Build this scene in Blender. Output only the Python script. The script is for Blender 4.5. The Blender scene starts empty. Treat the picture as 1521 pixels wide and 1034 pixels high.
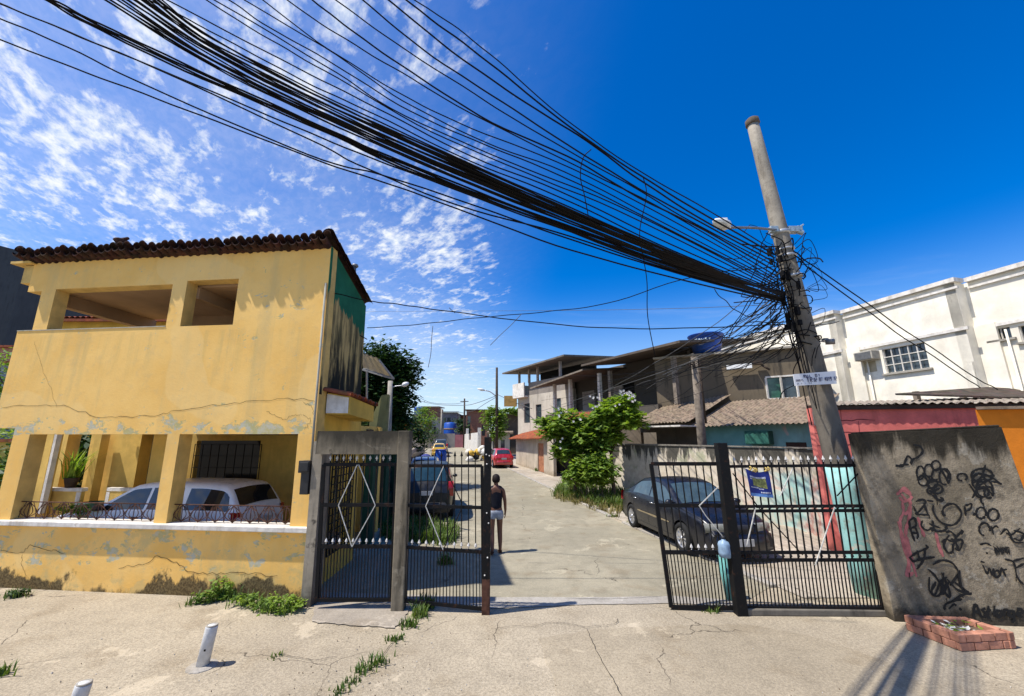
import bpy, bmesh, math, random
from mathutils import Vector, Matrix, Euler
R = math.radians
sc = bpy.context.scene
COL = sc.collection
rnd = random.Random(7)
# ---------------------------------------------------------------- camera model (used to measure the place)
F, CX, CY, HC = 600.0, 760.5, 517.0, 2.6
PITCH = math.atan(135 / 600)
CP, SP = math.cos(PITCH), math.sin(PITCH)

def V(*a): return Vector(a)
def ray(px, py):
    u, v = px - CX, CY - py
    return V(u, F * CP - v * SP, F * SP + v * CP)
def atY(px, py, y):
    r = ray(px, py); return V(0, 0, HC) + r * (y / r.y)
def atD(px, py, D):
    return V(0, 0, HC) + ray(px, py) * (D / F)
def gz(y):
    if y < 14: return 0.0
    return 0.02 * (min(y, 72) - 14)
def ground(px, py):
    r = ray(px, py); y = 10.0
    for _ in range(40):
        y = (gz(y) - HC) * r.y / r.z
        y = max(1.0, min(y, 150))
    return V(r.x / r.y * y, y, gz(y))
def onplane(px, py, p0, d):
    n = V(-d[1], d[0], 0); r = ray(px, py); c = V(0, 0, HC)
    t = (Vector(p0) - c).dot(n) / r.dot(n)
    return c + r * t

# ---------------------------------------------------------------- scene objects
WORLD = {}
def put(o, parent=None, M=None):
    COL.objects.link(o)
    if parent is not None:
        o.parent = parent; WORLD[o.name] = WORLD[parent.name]
    else:
        WORLD[o.name] = M.copy() if M else Matrix()
    return o
def tag(o, label=None, cat=None, group=None, kind=None):
    if label: o['label'] = label
    if cat: o['category'] = cat
    if group: o['group'] = group
    if kind: o['kind'] = kind
    return o
def thing(name, label, cat, loc=(0, 0, 0), rz=0.0, group=None):
    o = bpy.data.objects.new(name, None); o.empty_display_size = .2
    o.location = loc; o.rotation_euler = (0, 0, rz)
    put(o, None, Matrix.Translation(Vector(loc)) @ Matrix.Rotation(rz, 4, 'Z'))
    return tag(o, label, cat, group)
def dup(o, parent=None):
    c = o.copy(); COL.objects.link(c)
    if parent is not None: c.parent = parent
    for ch in list(o.children): dup(ch, c)
    return c

class MB:
    def __init__(s): s.v = []; s.f = []; s.m = []; s.sm = []
    def add(s, vs, fs, m=0, smooth=False):
        b = len(s.v); s.v += [Vector(v) for v in vs]
        for f in fs: s.f.append([b + i for i in f]); s.m.append(m); s.sm.append(smooth)
    def quad(s, a, b, c, d, m=0): s.add([a, b, c, d], [(0, 1, 2, 3)], m)
    def box(s, c, size, rz=0, m=0, M=None, bev=0):
        x, y, z = (k / 2 for k in size)
        vs = [V(i * x, j * y, k * z) for i in (-1, 1) for j in (-1, 1) for k in (-1, 1)]
        T = M if M else Matrix.Translation(Vector(c)) @ Matrix.Rotation(rz, 4, 'Z')
        s.add([T @ v for v in vs], [(0, 1, 3, 2), (4, 6, 7, 5), (0, 4, 5, 1), (2, 3, 7, 6), (0, 2, 6, 4), (1, 5, 7, 3)], m)
    def bar(s, a, b, w, h=None, up=(0, 0, 1), m=0):
        a, b = Vector(a), Vector(b); h = h or w
        t = (b - a).normalized(); up = Vector(up)
        if abs(t.dot(up)) > .95: up = V(0, 1, 0)
        x = t.cross(up).normalized() * w / 2; y = x.cross(t).normalized() * h / 2
        vs = [p + i * x + j * y for p in (a, b) for i, j in ((-1, -1), (1, -1), (1, 1), (-1, 1))]
        s.add(vs, [(3, 2, 1, 0), (4, 5, 6, 7), (0, 1, 5, 4), (1, 2, 6, 5), (2, 3, 7, 6), (3, 0, 4, 7)], m)
    def prism(s, pts, vec, m=0):
        pts = [Vector(p) for p in pts]; vec = Vector(vec); n = len(pts)
        s.add(pts + [p + vec for p in pts], [tuple(range(n - 1, -1, -1)), tuple(range(n, 2 * n))] +
              [(i, (i + 1) % n, n + (i + 1) % n, n + i) for i in range(n)], m)
    def tube(s, pts, r, n=6, m=0, smooth=True, caps=True):
        pts = [Vector(p) for p in pts]; k = len(pts)
        rs = r if isinstance(r, (list, tuple)) else [r] * k
        vs = []; prev = None
        for i, p in enumerate(pts):
            t = (pts[min(i + 1, k - 1)] - pts[max(i - 1, 0)])
            t = t.normalized() if t.length > 1e-9 else V(0, 0, 1)
            if prev is None:
                a = V(0, 0, 1) if abs(t.z) < .9 else V(1, 0, 0)
                x = t.cross(a).normalized()
            else:
                x = prev - t * prev.dot(t)
                x = x.normalized() if x.length > 1e-6 else t.orthogonal().normalized()
            prev = x; y = t.cross(x)
            vs += [p + (x * math.cos(2 * math.pi * j / n) + y * math.sin(2 * math.pi * j / n)) * rs[i] for j in range(n)]
        fs = [(i * n + j, i * n + (j + 1) % n, (i + 1) * n + (j + 1) % n, (i + 1) * n + j) for i in range(k - 1) for j in range(n)]
        if caps: fs += [tuple(range(n - 1, -1, -1)), tuple((k - 1) * n + j for j in range(n))]
        s.add(vs, fs, m, smooth)
    def lathe(s, prof, c=(0, 0, 0), n=16, M=None, m=0, smooth=True):
        T = M if M else Matrix.Translation(Vector(c)); vs = []; k = len(prof)
        for r, z in prof: vs += [T @ V(r * math.cos(2 * math.pi * j / n), r * math.sin(2 * math.pi * j / n), z) for j in range(n)]
        fs = [(i * n + j, i * n + (j + 1) % n, (i + 1) * n + (j + 1) % n, (i + 1) * n + j) for i in range(k - 1) for j in range(n)]
        fs += [tuple(range(n - 1, -1, -1)), tuple((k - 1) * n + j for j in range(n))]
        s.add(vs, fs, m, smooth)
    def grid(s, rows, m=0, smooth=True, closed=False):
        k, n = len(rows), len(rows[0]); vs = [p for r in rows for p in r]
        jn = n if closed else n - 1
        s.add(vs, [(i * n + j, i * n + (j + 1) % n, (i + 1) * n + (j + 1) % n, (i + 1) * n + j) for i in range(k - 1) for j in range(jn)], m, smooth)
    def build(s, name, mats, parent=None, label=None, cat=None, group=None, kind=None, fixn=True):
        me = bpy.data.meshes.new(name)
        W = WORLD[parent.name].inverted() if parent is not None else Matrix()
        me.from_pydata([W @ v for v in s.v], [], s.f)
        if not isinstance(mats, (list, tuple)): mats = [mats]
        for m in mats: me.materials.append(m)
        me.polygons.foreach_set('material_index', s.m)
        me.polygons.foreach_set('use_smooth', s.sm)
        if fixn:
            bm = bmesh.new(); bm.from_mesh(me); bmesh.ops.recalc_face_normals(bm, faces=bm.faces); bm.to_mesh(me); bm.free()
        me.update()
        o = bpy.data.objects.new(name, me); put(o, parent)
        return tag(o, label, cat, group, kind)

def one(name, mats, fn, parent=None, **k):
    mb = MB(); fn(mb); return mb.build(name, mats, parent, **k)

def bevel(o, w=.01, seg=2):
    m = o.modifiers.new('bevel', 'BEVEL'); m.width = w; m.segments = seg; m.limit_method = 'ANGLE'; m.angle_limit = R(40)
    return o

def each(name, mats, items, fn, parent, **k):
    """one part per item"""
    return [one(name, mats, lambda mb: fn(mb, it), parent, **k) for it in items]

def spline(pts, sub=8):
    pts = [Vector(p) for p in pts]; out = []
    n = len(pts)
    for i in range(n - 1):
        p0 = pts[i - 1] if i else pts[0] * 2 - pts[1]
        p3 = pts[i + 2] if i + 2 < n else pts[-1] * 2 - pts[-2]
        p1, p2 = pts[i], pts[i + 1]
        for k in range(sub):
            t = k / sub
            out.append(.5 * ((2 * p1) + (p2 - p0) * t + (2 * p0 - 5 * p1 + 4 * p2 - p3) * t * t + (3 * p1 - p0 - 3 * p2 + p3) * t ** 3))
    out.append(pts[-1]); return out

def wall_cells(mb, P0, d, b, th, srange, zrange, holes=(), ztop=None, m=0, mr=None):
    """wall slab with rectangular openings; s runs along d from P0, thickness along b."""
    P0, d, b = Vector(P0), Vector(d), Vector(b) * th
    S = sorted(set([srange[0], srange[1]] + [x for h in holes for x in h[:2] if srange[0] < x < srange[1]]))
    Z = sorted(set([zrange[0], zrange[1]] + [x for h in holes for x in h[2:] if zrange[0] < x < zrange[1]]))
    def pt(s, z, k):
        if ztop is not None and z == zrange[1]: z = ztop(s)
        return P0 + d * s + V(0, 0, z) + (b if k else V(0, 0, 0))
    def solid(i, j):
        if i < 0 or j < 0 or i >= len(S) - 1 or j >= len(Z) - 1: return False
        s, z = (S[i] + S[i + 1]) / 2, (Z[j] + Z[j + 1]) / 2
        return not any(h[0] < s < h[1] and h[2] < z < h[3] for h in holes)
    mr = m if mr is None else mr
    for i in range(len(S) - 1):
        for j in range(len(Z) - 1):
            if not solid(i, j): continue
            a, c, z0, z1 = S[i], S[i + 1], Z[j], Z[j + 1]
            mb.quad(pt(a, z0, 0), pt(c, z0, 0), pt(c, z1, 0), pt(a, z1, 0), m)
            mb.quad(pt(a, z0, 1), pt(a, z1, 1), pt(c, z1, 1), pt(c, z0, 1), m)
            if not solid(i - 1, j): mb.quad(pt(a, z0, 0), pt(a, z1, 0), pt(a, z1, 1), pt(a, z0, 1), mr)
            if not solid(i + 1, j): mb.quad(pt(c, z0, 0), pt(c, z0, 1), pt(c, z1, 1), pt(c, z1, 0), mr)
            if not solid(i, j - 1): mb.quad(pt(a, z0, 0), pt(a, z0, 1), pt(c, z0, 1), pt(c, z0, 0), mr)
            if not solid(i, j + 1): mb.quad(pt(a, z1, 0), pt(c, z1, 0), pt(c, z1, 1), pt(a, z1, 1), mr)

def ribbon(mb, pts, w, n, off=.004, m=0):
    """flat stroke lying on a surface of normal n; later strokes lie a hair higher."""
    pts = [Vector(p) for p in pts]; n = Vector(n).normalized(); k = len(pts); rows = []
    for i, p in enumerate(pts):
        t = pts[min(i + 1, k - 1)] - pts[max(i - 1, 0)]
        x = t.cross(n)
        x = x.normalized() if x.length > 1e-7 else V(0, 0, 1)
        ww = w * (.5 if i in (0, k - 1) else rnd.uniform(.62, 1.25))
        q = p + n * (off + i * 2e-5)
        rows.append([q + x * ww / 2, q - x * ww / 2])
    mb.grid(rows, m, False)
# ---------------------------------------------------------------- materials
class NB:
    def __init__(s, name):
        s.m = bpy.data.materials.new(name); s.m.use_nodes = True; s.t = s.m.node_tree
        s.b = s.t.nodes['Principled BSDF']; s._p = None; s._x = None
    def put(s, sock, v):
        if isinstance(v, bpy.types.NodeSocket): s.t.links.new(v, sock)
        elif isinstance(v, (tuple, list)) and len(v) == 3 and sock.type == 'RGBA': sock.default_value = (*v, 1)
        else: sock.default_value = v
    def add(s, typ, ins=None, **props):
        n = s.t.nodes.new(typ)
        for k, v in props.items(): setattr(n, k, v)
        for k, v in (ins or {}).items(): s.put(n.inputs[k], v)
        return n
    def pos(s):
        if s._p is None: s._p = s.add('ShaderNodeNewGeometry').outputs['Position']
        return s._p
    def obj(s): return s.add('ShaderNodeTexCoord').outputs['Object']
    def xyz(s):
        if s._x is None: s._x = s.add('ShaderNodeSeparateXYZ', {0: s.pos()}).outputs
        return s._x
    def map(s, vec=None, scale=(1, 1, 1), loc=(0, 0, 0), rot=(0, 0, 0)):
        return s.add('ShaderNodeMapping', {'Vector': vec or s.pos(), 'Scale': scale, 'Location': loc, 'Rotation': rot}).outputs[0]
    def noise(s, scale, detail=4, rough=.55, dist=0, vec=None):
        return s.add('ShaderNodeTexNoise', {'Vector': vec or s.pos(), 'Scale': scale, 'Detail': detail, 'Roughness': rough, 'Distortion': dist}).outputs[0]
    def vor(s, scale, feature='F1', vec=None, out=0, rand=1):
        return s.add('ShaderNodeTexVoronoi', {'Vector': vec or s.pos(), 'Scale': scale, 'Randomness': rand}, feature=feature).outputs[out]
    def M(s, op, a, b=0.0, clamp=False):
        return s.add('ShaderNodeMath', {0: a, 1: b}, operation=op, use_clamp=clamp).outputs[0]
    def ss(s, x, a, b, lo=0.0, hi=1.0):
        return s.add('ShaderNodeMapRange', {'Value': x, 'From Min': a, 'From Max': b, 'To Min': lo, 'To Max': hi}, interpolation_type='SMOOTHSTEP').outputs[0]
    def ramp(s, f, stops):
        n = s.add('ShaderNodeValToRGB', {0: f}); e = n.color_ramp.elements
        while len(e) < len(stops): e.new(.5)
        for k, (p, c) in enumerate(stops): e[k].position = p; e[k].color = (*c, 1)
        return n.outputs[0]
    def mix(s, f, a, b, blend='MIX'):
        n = s.add('ShaderNodeMix', data_type='RGBA', blend_type=blend)
        s.put(n.inputs[0], f); s.put(n.inputs[6], a); s.put(n.inputs[7], b); return n.outputs[2]
    def bump(s, h, st=.3, dist=.02):
        return s.add('ShaderNodeBump', {'Height': h, 'Strength': st, 'Distance': dist}).outputs[0]
    def out(s, col, rough=.85, bump=None, spec=.25, metal=0.0, **kw):
        s.put(s.b.inputs['Base Color'], col); s.put(s.b.inputs['Roughness'], rough)
        s.put(s.b.inputs['Specular IOR Level'], spec); s.put(s.b.inputs['Metallic'], metal)
        if bump is not None: s.put(s.b.inputs['Normal'], bump)
        for k, v in kw.items(): s.put(s.b.inputs[k.replace('_', ' ')], v)
        return s.m
def sc3(c, k): return tuple(min(1, x * k) for x in c)

def plain(name, c, var=.18, scale=6, rough=.8, bump=.15, spec=.25, metal=0.0, bscale=60, local=False, **kw):
    g = NB(name); vec = g.obj() if local else g.pos()
    n = g.noise(scale, 6, .6, vec=vec)
    col = g.mix(g.ss(n, .3, .7), sc3(c, 1 - var), sc3(c, 1 + var * .7))
    b = g.bump(g.noise(bscale, 4, .6, vec=vec), bump, .01) if bump else None
    return g.out(col, rough, b, spec, metal, **kw)

def dirty(name, c, stain=(.06, .055, .045), amt=.5, top=None, base=None, scale=2.5, streak=True, rough=.9, patches=None, bump=.25):
    """old render or concrete: blotches, rain streaks, dark growth near the top edge and splash dirt near the ground."""
    g = NB(name); x = g.xyz()
    n1 = g.noise(scale, 8, .62); n2 = g.noise(scale * 6, 6, .65); n3 = g.noise(scale * .35, 3, .5)
    col = g.mix(g.ss(n1, .3, .7), sc3(c, .8), sc3(c, 1.13))
    col = g.mix(g.ss(n3, .45, .65, 0, .35), col, sc3(c, .72))
    if patches:
        pn = g.noise(scale * .8, 7, .6, .6, vec=g.map(loc=(3.7, 1.2, 5.1)))
        col = g.mix(g.ss(pn, .57, .61, 0, .9), col, patches)
    if streak:
        st = g.noise(3.2, 6, .65, vec=g.map(scale=(1, 1, .13)))
        col = g.mix(g.ss(st, .5, .72, 0, amt), col, stain)
    m = g.ss(g.M('ADD', g.M('MULTIPLY', n1, .7), g.M('MULTIPLY', n2, .3)), .58, .7, 0, amt)
    col = g.mix(m, col, stain)
    if top is not None:
        h = g.M('ADD', g.M('SUBTRACT', x[2], top), g.M('MULTIPLY', g.noise(3, 7, .65, vec=g.map(scale=(1, 1, .25))), .9))
        col = g.mix(g.ss(h, .12, .55, 0, .85), col, stain)
    if base is not None:
        h = g.M('SUBTRACT', g.M('ADD', x[2], -base), g.M('MULTIPLY', g.noise(5, 6, .65), .7))
        col = g.mix(g.ss(h, -.32, -.02, .8, 0), col, sc3(stain, 1.3))
    b = g.bump(g.M('ADD', n2, g.M('MULTIPLY', g.noise(90, 3), .4)), bump, .02)
    return g.out(col, rough, b)

def yellow_plaster(name):
    g = NB(name); x = g.xyz()
    n1 = g.noise(1.1, 6, .6); n2 = g.noise(7, 7, .65); n3 = g.noise(30, 5, .6)
    col = g.mix(g.ss(n1, .32, .68), (.88, .56, .18), (.82, .49, .135))
    col = g.mix(g.ss(n2, .5, .7, 0, .35), col, (.66, .45, .19))
    st = g.noise(2.6, 6, .6, vec=g.map(scale=(1, 1, .1)))
    col = g.mix(g.ss(st, .48, .7, 0, .36), col, (.48, .39, .19))
    st2 = g.noise(5.5, 5, .7, vec=g.map(scale=(1, 1, .05), loc=(3, 1, 2)))
    run = g.M('MULTIPLY', g.ss(x[2], 3.3, 4.5), g.ss(x[2], 4.66, 4.7, 1, 0))
    col = g.mix(g.M('MULTIPLY', run, g.ss(st2, .47, .70, 0, .28)), col, (.40, .34, .15))
    rp = g.ss(g.noise(.55, 2, .4, vec=g.map(loc=(7, 3, 9))), .56, .575, 0, .3)
    col = g.mix(rp, col, (.86, .62, .27))
    # orange fresh-paint clouds and pale wear on the low wall
    low = g.ss(x[2], 1.02, 1.1, 1, 0)
    col = g.mix(g.M('MULTIPLY', low, g.ss(g.noise(.9, 4, .5, vec=g.map(loc=(8, 0, 2))), .5, .62, 0, .6)), col, (.80, .45, .10))
    # flaking to old blue-green coats
    pn = g.noise(3.4, 9, .72, .4, vec=g.map(loc=(2, 5, 1), scale=(.8, .8, 1.3)))
    band = g.M('MULTIPLY', g.ss(x[2], 2.66, 2.70), g.ss(x[2], 2.8, 3.1, 1, 0))
    lowb = g.M('MULTIPLY', g.ss(x[2], .25, .6), g.ss(x[2], 1.0, 1.1, 1, 0))
    up = g.M('ADD', g.M('MULTIPLY', band, .125), g.M('MULTIPLY', lowb, .075))
    pm = g.ss(g.M('ADD', pn, up), .625, .66, 0, .7)
    col = g.mix(pm, col, g.mix(g.ss(n2, .4, .6), (.33, .37, .20), (.36, .45, .43)))
    og_ = g.M('MULTIPLY', low, g.ss(g.noise(1.7, 8, .7, vec=g.map(loc=(6, 2, 7))), .53, .62, 0, .5))
    col = g.mix(og_, col, (.50, .42, .20))
    # bare grey render flecks
    fl = g.ss(g.noise(11, 6, .7, vec=g.map(loc=(1, 9, 4))), .68, .72, 0, .7)
    col = g.mix(fl, col, (.40, .36, .27))
    # damp and black growth along the foot
    h = g.M('SUBTRACT', x[2], g.M('MULTIPLY', g.noise(2.2, 8, .7, vec=g.map(scale=(1, 1, .6), loc=(4, 2, 0))), g.ss(g.noise(.75, 3, .5, vec=g.map(loc=(2.6, 0, 0))), .40, .62, .72, 1.5)))
    col = g.mix(g.ss(h, -.42, -.30, .93, 0), col, g.mix(g.ss(n3, .4, .6), (.035, .028, .018), (.13, .10, .05)))
    hh = g.M('SUBTRACT', n3, g.M('MULTIPLY', x[2], .0))
    b = g.bump(g.M('ADD', g.M('MULTIPLY', n3, .5), g.M('SUBTRACT', n2, g.M('MULTIPLY', pm, .5))), .22, .02)
    return g.out(col, .9, b, .15)

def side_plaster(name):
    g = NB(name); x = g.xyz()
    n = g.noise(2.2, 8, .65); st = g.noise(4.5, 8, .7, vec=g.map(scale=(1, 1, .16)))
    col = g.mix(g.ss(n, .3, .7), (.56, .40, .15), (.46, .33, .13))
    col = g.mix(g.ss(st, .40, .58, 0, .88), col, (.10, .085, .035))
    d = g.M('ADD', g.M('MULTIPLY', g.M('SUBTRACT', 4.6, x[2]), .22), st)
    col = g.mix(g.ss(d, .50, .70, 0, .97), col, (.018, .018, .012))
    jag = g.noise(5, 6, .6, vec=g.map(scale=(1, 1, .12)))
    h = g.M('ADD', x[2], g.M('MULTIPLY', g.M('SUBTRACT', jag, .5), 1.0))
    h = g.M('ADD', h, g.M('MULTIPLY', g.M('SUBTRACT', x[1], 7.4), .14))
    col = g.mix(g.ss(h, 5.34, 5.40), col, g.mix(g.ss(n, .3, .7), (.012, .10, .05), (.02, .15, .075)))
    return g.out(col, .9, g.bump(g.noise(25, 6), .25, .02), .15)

def ground_mat(name, c1, c2, agg=.5, crack=True, dirt=(.20, .15, .09)):
    g = NB(name)
    n1 = g.noise(.45, 6, .6); n2 = g.noise(3, 8, .65); n3 = g.noise(30, 7, .82); sp = g.vor(60)
    col = g.mix(g.ss(n1, .35, .65), c1, c2)
    col = g.mix(g.ss(n2, .42, .7, 0, .45), col, sc3(c2, .6))
    col = g.mix(g.ss(g.noise(.22, 5, .6, vec=g.map(loc=(3, 8, 0))), .45, .6, 0, .4), col, sc3(c2, .68))
    col = g.mix(g.ss(g.noise(1.3, 7, .6, vec=g.map(loc=(9, 4, 0))), .52, .68, 0, .45), col, dirt)
    col = g.mix(g.ss(n3, .46, .62, 0, agg), col, sc3(c1, .55)); col = g.mix(g.ss(n3, .52, .40, 0, agg * .45), col, sc3(c1, 1.3))
    pt_ = g.ss(g.noise(.75, 8, .72, vec=g.map(loc=(2, 6, 0))), .585, .61, 0, .55)
    col = g.mix(pt_, col, sc3(c1, 1.3))
    col = g.mix(g.ss(sp, .12, .2, agg, 0), col, sc3(c1, 1.5))
    # oil and tyre blotches
    col = g.mix(g.ss(g.noise(.8, 5, .6, vec=g.map(loc=(1, 3, 0), scale=(1, .35, 1))), .56, .72, 0, .4), col, sc3(c2, .5))
    if crack:
        vv = g.add('ShaderNodeVectorMath', {0: g.pos(), 1: g.add('ShaderNodeVectorMath', {0: g.add('ShaderNodeTexNoise', {'Vector': g.pos(), 'Scale': 2.0, 'Detail': 6.0}).outputs[1], 'Scale': .5}, operation='SCALE').outputs[0]}, operation='ADD').outputs[0]
        cr = g.vor(.42, 'DISTANCE_TO_EDGE', vv)
        k = g.M('MULTIPLY', g.ss(cr, .001, .004, 1, 0), g.ss(g.noise(.6, 2), .5, .56))
        col = g.mix(g.M('MULTIPLY', k, .8), col, (.05, .04, .03))
    b = g.bump(g.M('ADD', g.M('MULTIPLY', n3, .6), g.M('ADD', n2, g.M('MULTIPLY', sp, .4))), .35, .02)
    return g.out(col, .95, b, .15)

def tile_mat(name, c, dark=(.03, .02, .017), amt=.8, vor=.25):
    g = NB(name); n = g.noise(5, 7, .65); v = g.vor(6, out=1)
    col = g.mix(g.ss(n, .4, .62, 0, amt), c, dark)
    col = g.mix(vor, col, v, 'MULTIPLY')
    return g.out(col, .9, g.bump(g.noise(50, 4), .3, .01), .15)

def leaf_mat(name, c1, c2, trans=.3):
    g = NB(name); n = g.noise(2.6, 5, .6); n2 = g.noise(19, 3)
    col = g.mix(g.ss(n, .35, .65), c1, c2); col = g.mix(g.ss(n2, .45, .65, 0, .6), col, sc3(c2, 1.5))
    g.out(col, .55, None, .3)
    tr = g.add('ShaderNodeBsdfTranslucent', {'Color': g.mix(1, col, (1.3, 1.3, .5), 'MULTIPLY')})
    mx = g.add('ShaderNodeMixShader', {0: trans, 1: g.b.outputs[0], 2: tr.outputs[0]})
    g.t.links.new(mx.outputs[0], g.t.nodes['Material Output'].inputs[0]); return g.m

def paint(name, c, rough=.28, coat=.7, dust=.2):
    g = NB(name); n = g.noise(7, 6, .6, vec=g.obj())
    x = g.add('ShaderNodeSeparateXYZ', {0: g.obj()}).outputs[2]
    d = g.M('MULTIPLY', g.ss(g.M('ADD', n, g.M('MULTIPLY', g.ss(x, .15, .8, 1, 0), .25)), .45, .8), dust)
    col = g.mix(d, c, (.30, .26, .2))
    return g.out(col, g.ss(n, .3, .7, rough * .8, rough * 1.4), None, .5, 0.0, **{'Coat_Weight': coat, 'Coat_Roughness': .12})

def glass(name, c=(.02, .03, .035), rough=.05, alpha=1.0):
    g = NB(name); n = g.noise(4, 4, vec=g.obj())
    return g.out(g.mix(g.ss(n, .3, .7), c, sc3(c, 1.6)), rough, g.bump(g.noise(1.5, 2, vec=g.obj()), .05, .05), .9)

MT = {}
def M_(k): return MT[k]
MT.update(
    yellow=yellow_plaster('yellow_plaster'), side=side_plaster('stained_side_plaster'),
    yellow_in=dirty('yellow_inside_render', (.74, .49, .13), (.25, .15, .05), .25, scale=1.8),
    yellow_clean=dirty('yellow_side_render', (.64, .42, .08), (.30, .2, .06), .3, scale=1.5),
    white_trim=dirty('white_trim_paint', (.70, .66, .60), (.28, .23, .16), .6, scale=5),
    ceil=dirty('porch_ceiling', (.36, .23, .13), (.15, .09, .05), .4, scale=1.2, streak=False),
    greyrev=dirty('grey_reveal_render', (.36, .31, .28), (.2, .17, .14), .4, scale=4),
    conc=dirty('weathered_concrete', (.235, .195, .135), (.022, .020, .014), .9, top=2.62, scale=3.4, patches=(.33, .28, .20)),
    concplain=dirty('plain_concrete', (.34, .31, .26), (.10, .09, .075), .5, scale=4),
    pole=dirty('pole_concrete', (.255, .225, .185), (.045, .04, .033), .8, scale=3),
    gwall=dirty('graffiti_wall_render', (.20, .165, .115), (.024, .021, .016), .85, top=2.72, scale=2.4, patches=(.28, .24, .18)),
    tile=tile_mat('dark_roof_tile', (.075, .036, .027), (.02, .014, .012)), redtile=tile_mat('red_roof_tile', (.36, .105, .05), (.12, .05, .03), .6),
    blackiron=None,
    rustiron=plain('rusty_iron', (.09, .04, .025), .5, 9, .85, .3),
    whiterod=plain('white_painted_rod', (.55, .53, .48), .3, 20, .6, .1),
    spear=plain('worn_white_spear', (.55, .53, .5), .35, 25, .6, .1),
    wood=plain('weathered_wood', (.20, .165, .13), .35, 5, .9, .3),
    wooddark=plain('dark_wood', (.05, .035, .025), .35, 5, .8, .3),
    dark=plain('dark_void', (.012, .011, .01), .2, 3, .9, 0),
    cable=plain('black_cable', (.007, .007, .008), .2, 10, .7, 0, .08),
    wire_g=plain('grey_wire', (.10, .10, .10), .2, 10, .6, 0, .3),
    galv=plain('galvanised_steel', (.45, .46, .47), .2, 12, .45, .1, .5, .6),
    lampw=plain('white_lamp_shell', (.72, .72, .70), .12, 12, .4, .05, .4),
    lens=plain('lamp_lens', (.55, .56, .55), .1, 10, .15, 0, .6),
    steelgrey=plain('grey_metal', (.2, .2, .2), .2, 12, .5, .1, .4, .3),
    rubber=plain('tyre_rubber', (.018, .018, .018), .3, 14, .85, .2, .2, local=True),
    rim=plain('alloy_rim', (.55, .55, .56), .15, 14, .3, 0, .5, .7, local=True),
    blackplastic=plain('black_plastic', (.018, .018, .02), .2, 12, .5, .1, .4, local=True),
    chrome=plain('bright_metal', (.65, .65, .66), .1, 12, .2, 0, .5, .9, local=True),
    headl=plain('headlight_glass', (.20, .20, .17), .25, 9, .12, 0, .7, local=True),
    taill=plain('tail_light_red', (.35, .012, .012), .2, 12, .2, 0, .6, local=True),
    amber=plain('amber_lens', (.55, .2, .02), .2, 12, .2, 0, .6, local=True),
    plate=plain('number_plate', (.42, .42, .42), .1, 20, .5, 0, .3, local=True),
    glass=glass('car_glass'), winglass=glass('window_glass', (.03, .04, .045)),
    skin=plain('brown_skin', (.15, .065, .038), .12, 8, .55, .05, .35, local=True),
    hair=plain('black_hair', (.012, .008, .007), .3, 30, .7, .4, .2, local=True),
    top=plain('dark_navy_cloth', (.012, .013, .02), .2, 10, .85, .2, .15, local=True),
    shorts=plain('pale_denim', (.30, .33, .38), .2, 14, .85, .25, .15, local=True),
    sandal=plain('sandal_leather', (.10, .045, .025), .2, 14, .7, .1, local=True),
    leafA=leaf_mat('leaf_dark', (.012, .035, .009), (.032, .075, .016), .2),
    leafB=leaf_mat('leaf_bright', (.085, .18, .02), (.24, .34, .05), .45),
    leafC=leaf_mat('leaf_mid', (.06, .135, .018), (.21, .30, .05), .45),
    grassm=leaf_mat('grass_blade', (.045, .10, .016), (.13, .18, .04), .3),
    drygrass=leaf_mat('dry_grass_blade', (.11, .10, .035), (.26, .22, .09), .3),
    petal=plain('white_petal', (.75, .72, .66), .1, 8, .7, 0),
    bark=plain('bark', (.13, .095, .065), .35, 9, .95, .5),
    gray_end=dirty('far_wall_render', (.30, .265, .235), (.15, .12, .1), .4, scale=.6),
    brick=None)
def brick_mat(name, c1, c2, mortar, sx=2.2):
    g = NB(name)
    u = g.add('ShaderNodeCombineXYZ', {0: g.M('ADD', g.xyz()[0], g.xyz()[1]), 1: g.xyz()[2], 2: 0.0}).outputs[0]
    n = g.add('ShaderNodeTexBrick', {'Vector': u, 'Color1': (*c1, 1), 'Color2': (*c2, 1), 'Mortar': (*mortar, 1), 'Scale': sx, 'Mortar Size': .02})
    col = g.mix(g.ss(g.noise(4, 6), .45, .7, 0, .5), n.outputs[0], sc3(c1, .45))
    return g.out(col, .92, g.bump(n.outputs[1], -.4, .02), .15)
MT['brick'] = brick_mat('bare_brick', (.26, .10, .06), (.20, .075, .045), (.24, .2, .17))
MT['planterbrick'] = plain('planter_brick', (.43, .20, .13), .35, 7, .95, .4)
MT['soil'] = plain('dry_soil', (.12, .085, .055), .4, 9, 1, .5)

def iron_mat():
    g = NB('black_painted_iron'); n = g.noise(9, 7, .7)
    col = g.mix(g.ss(n, .55, .68, 0, .8), (.008, .008, .0085), (.05, .022, .012)); col = g.mix(g.ss(g.noise(40, 4), .6, .75, 0, .5), col, (.04, .035, .03))
    return g.out(col, .6, g.bump(n, .15, .01), .15)
MT['blackiron'] = iron_mat()
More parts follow.
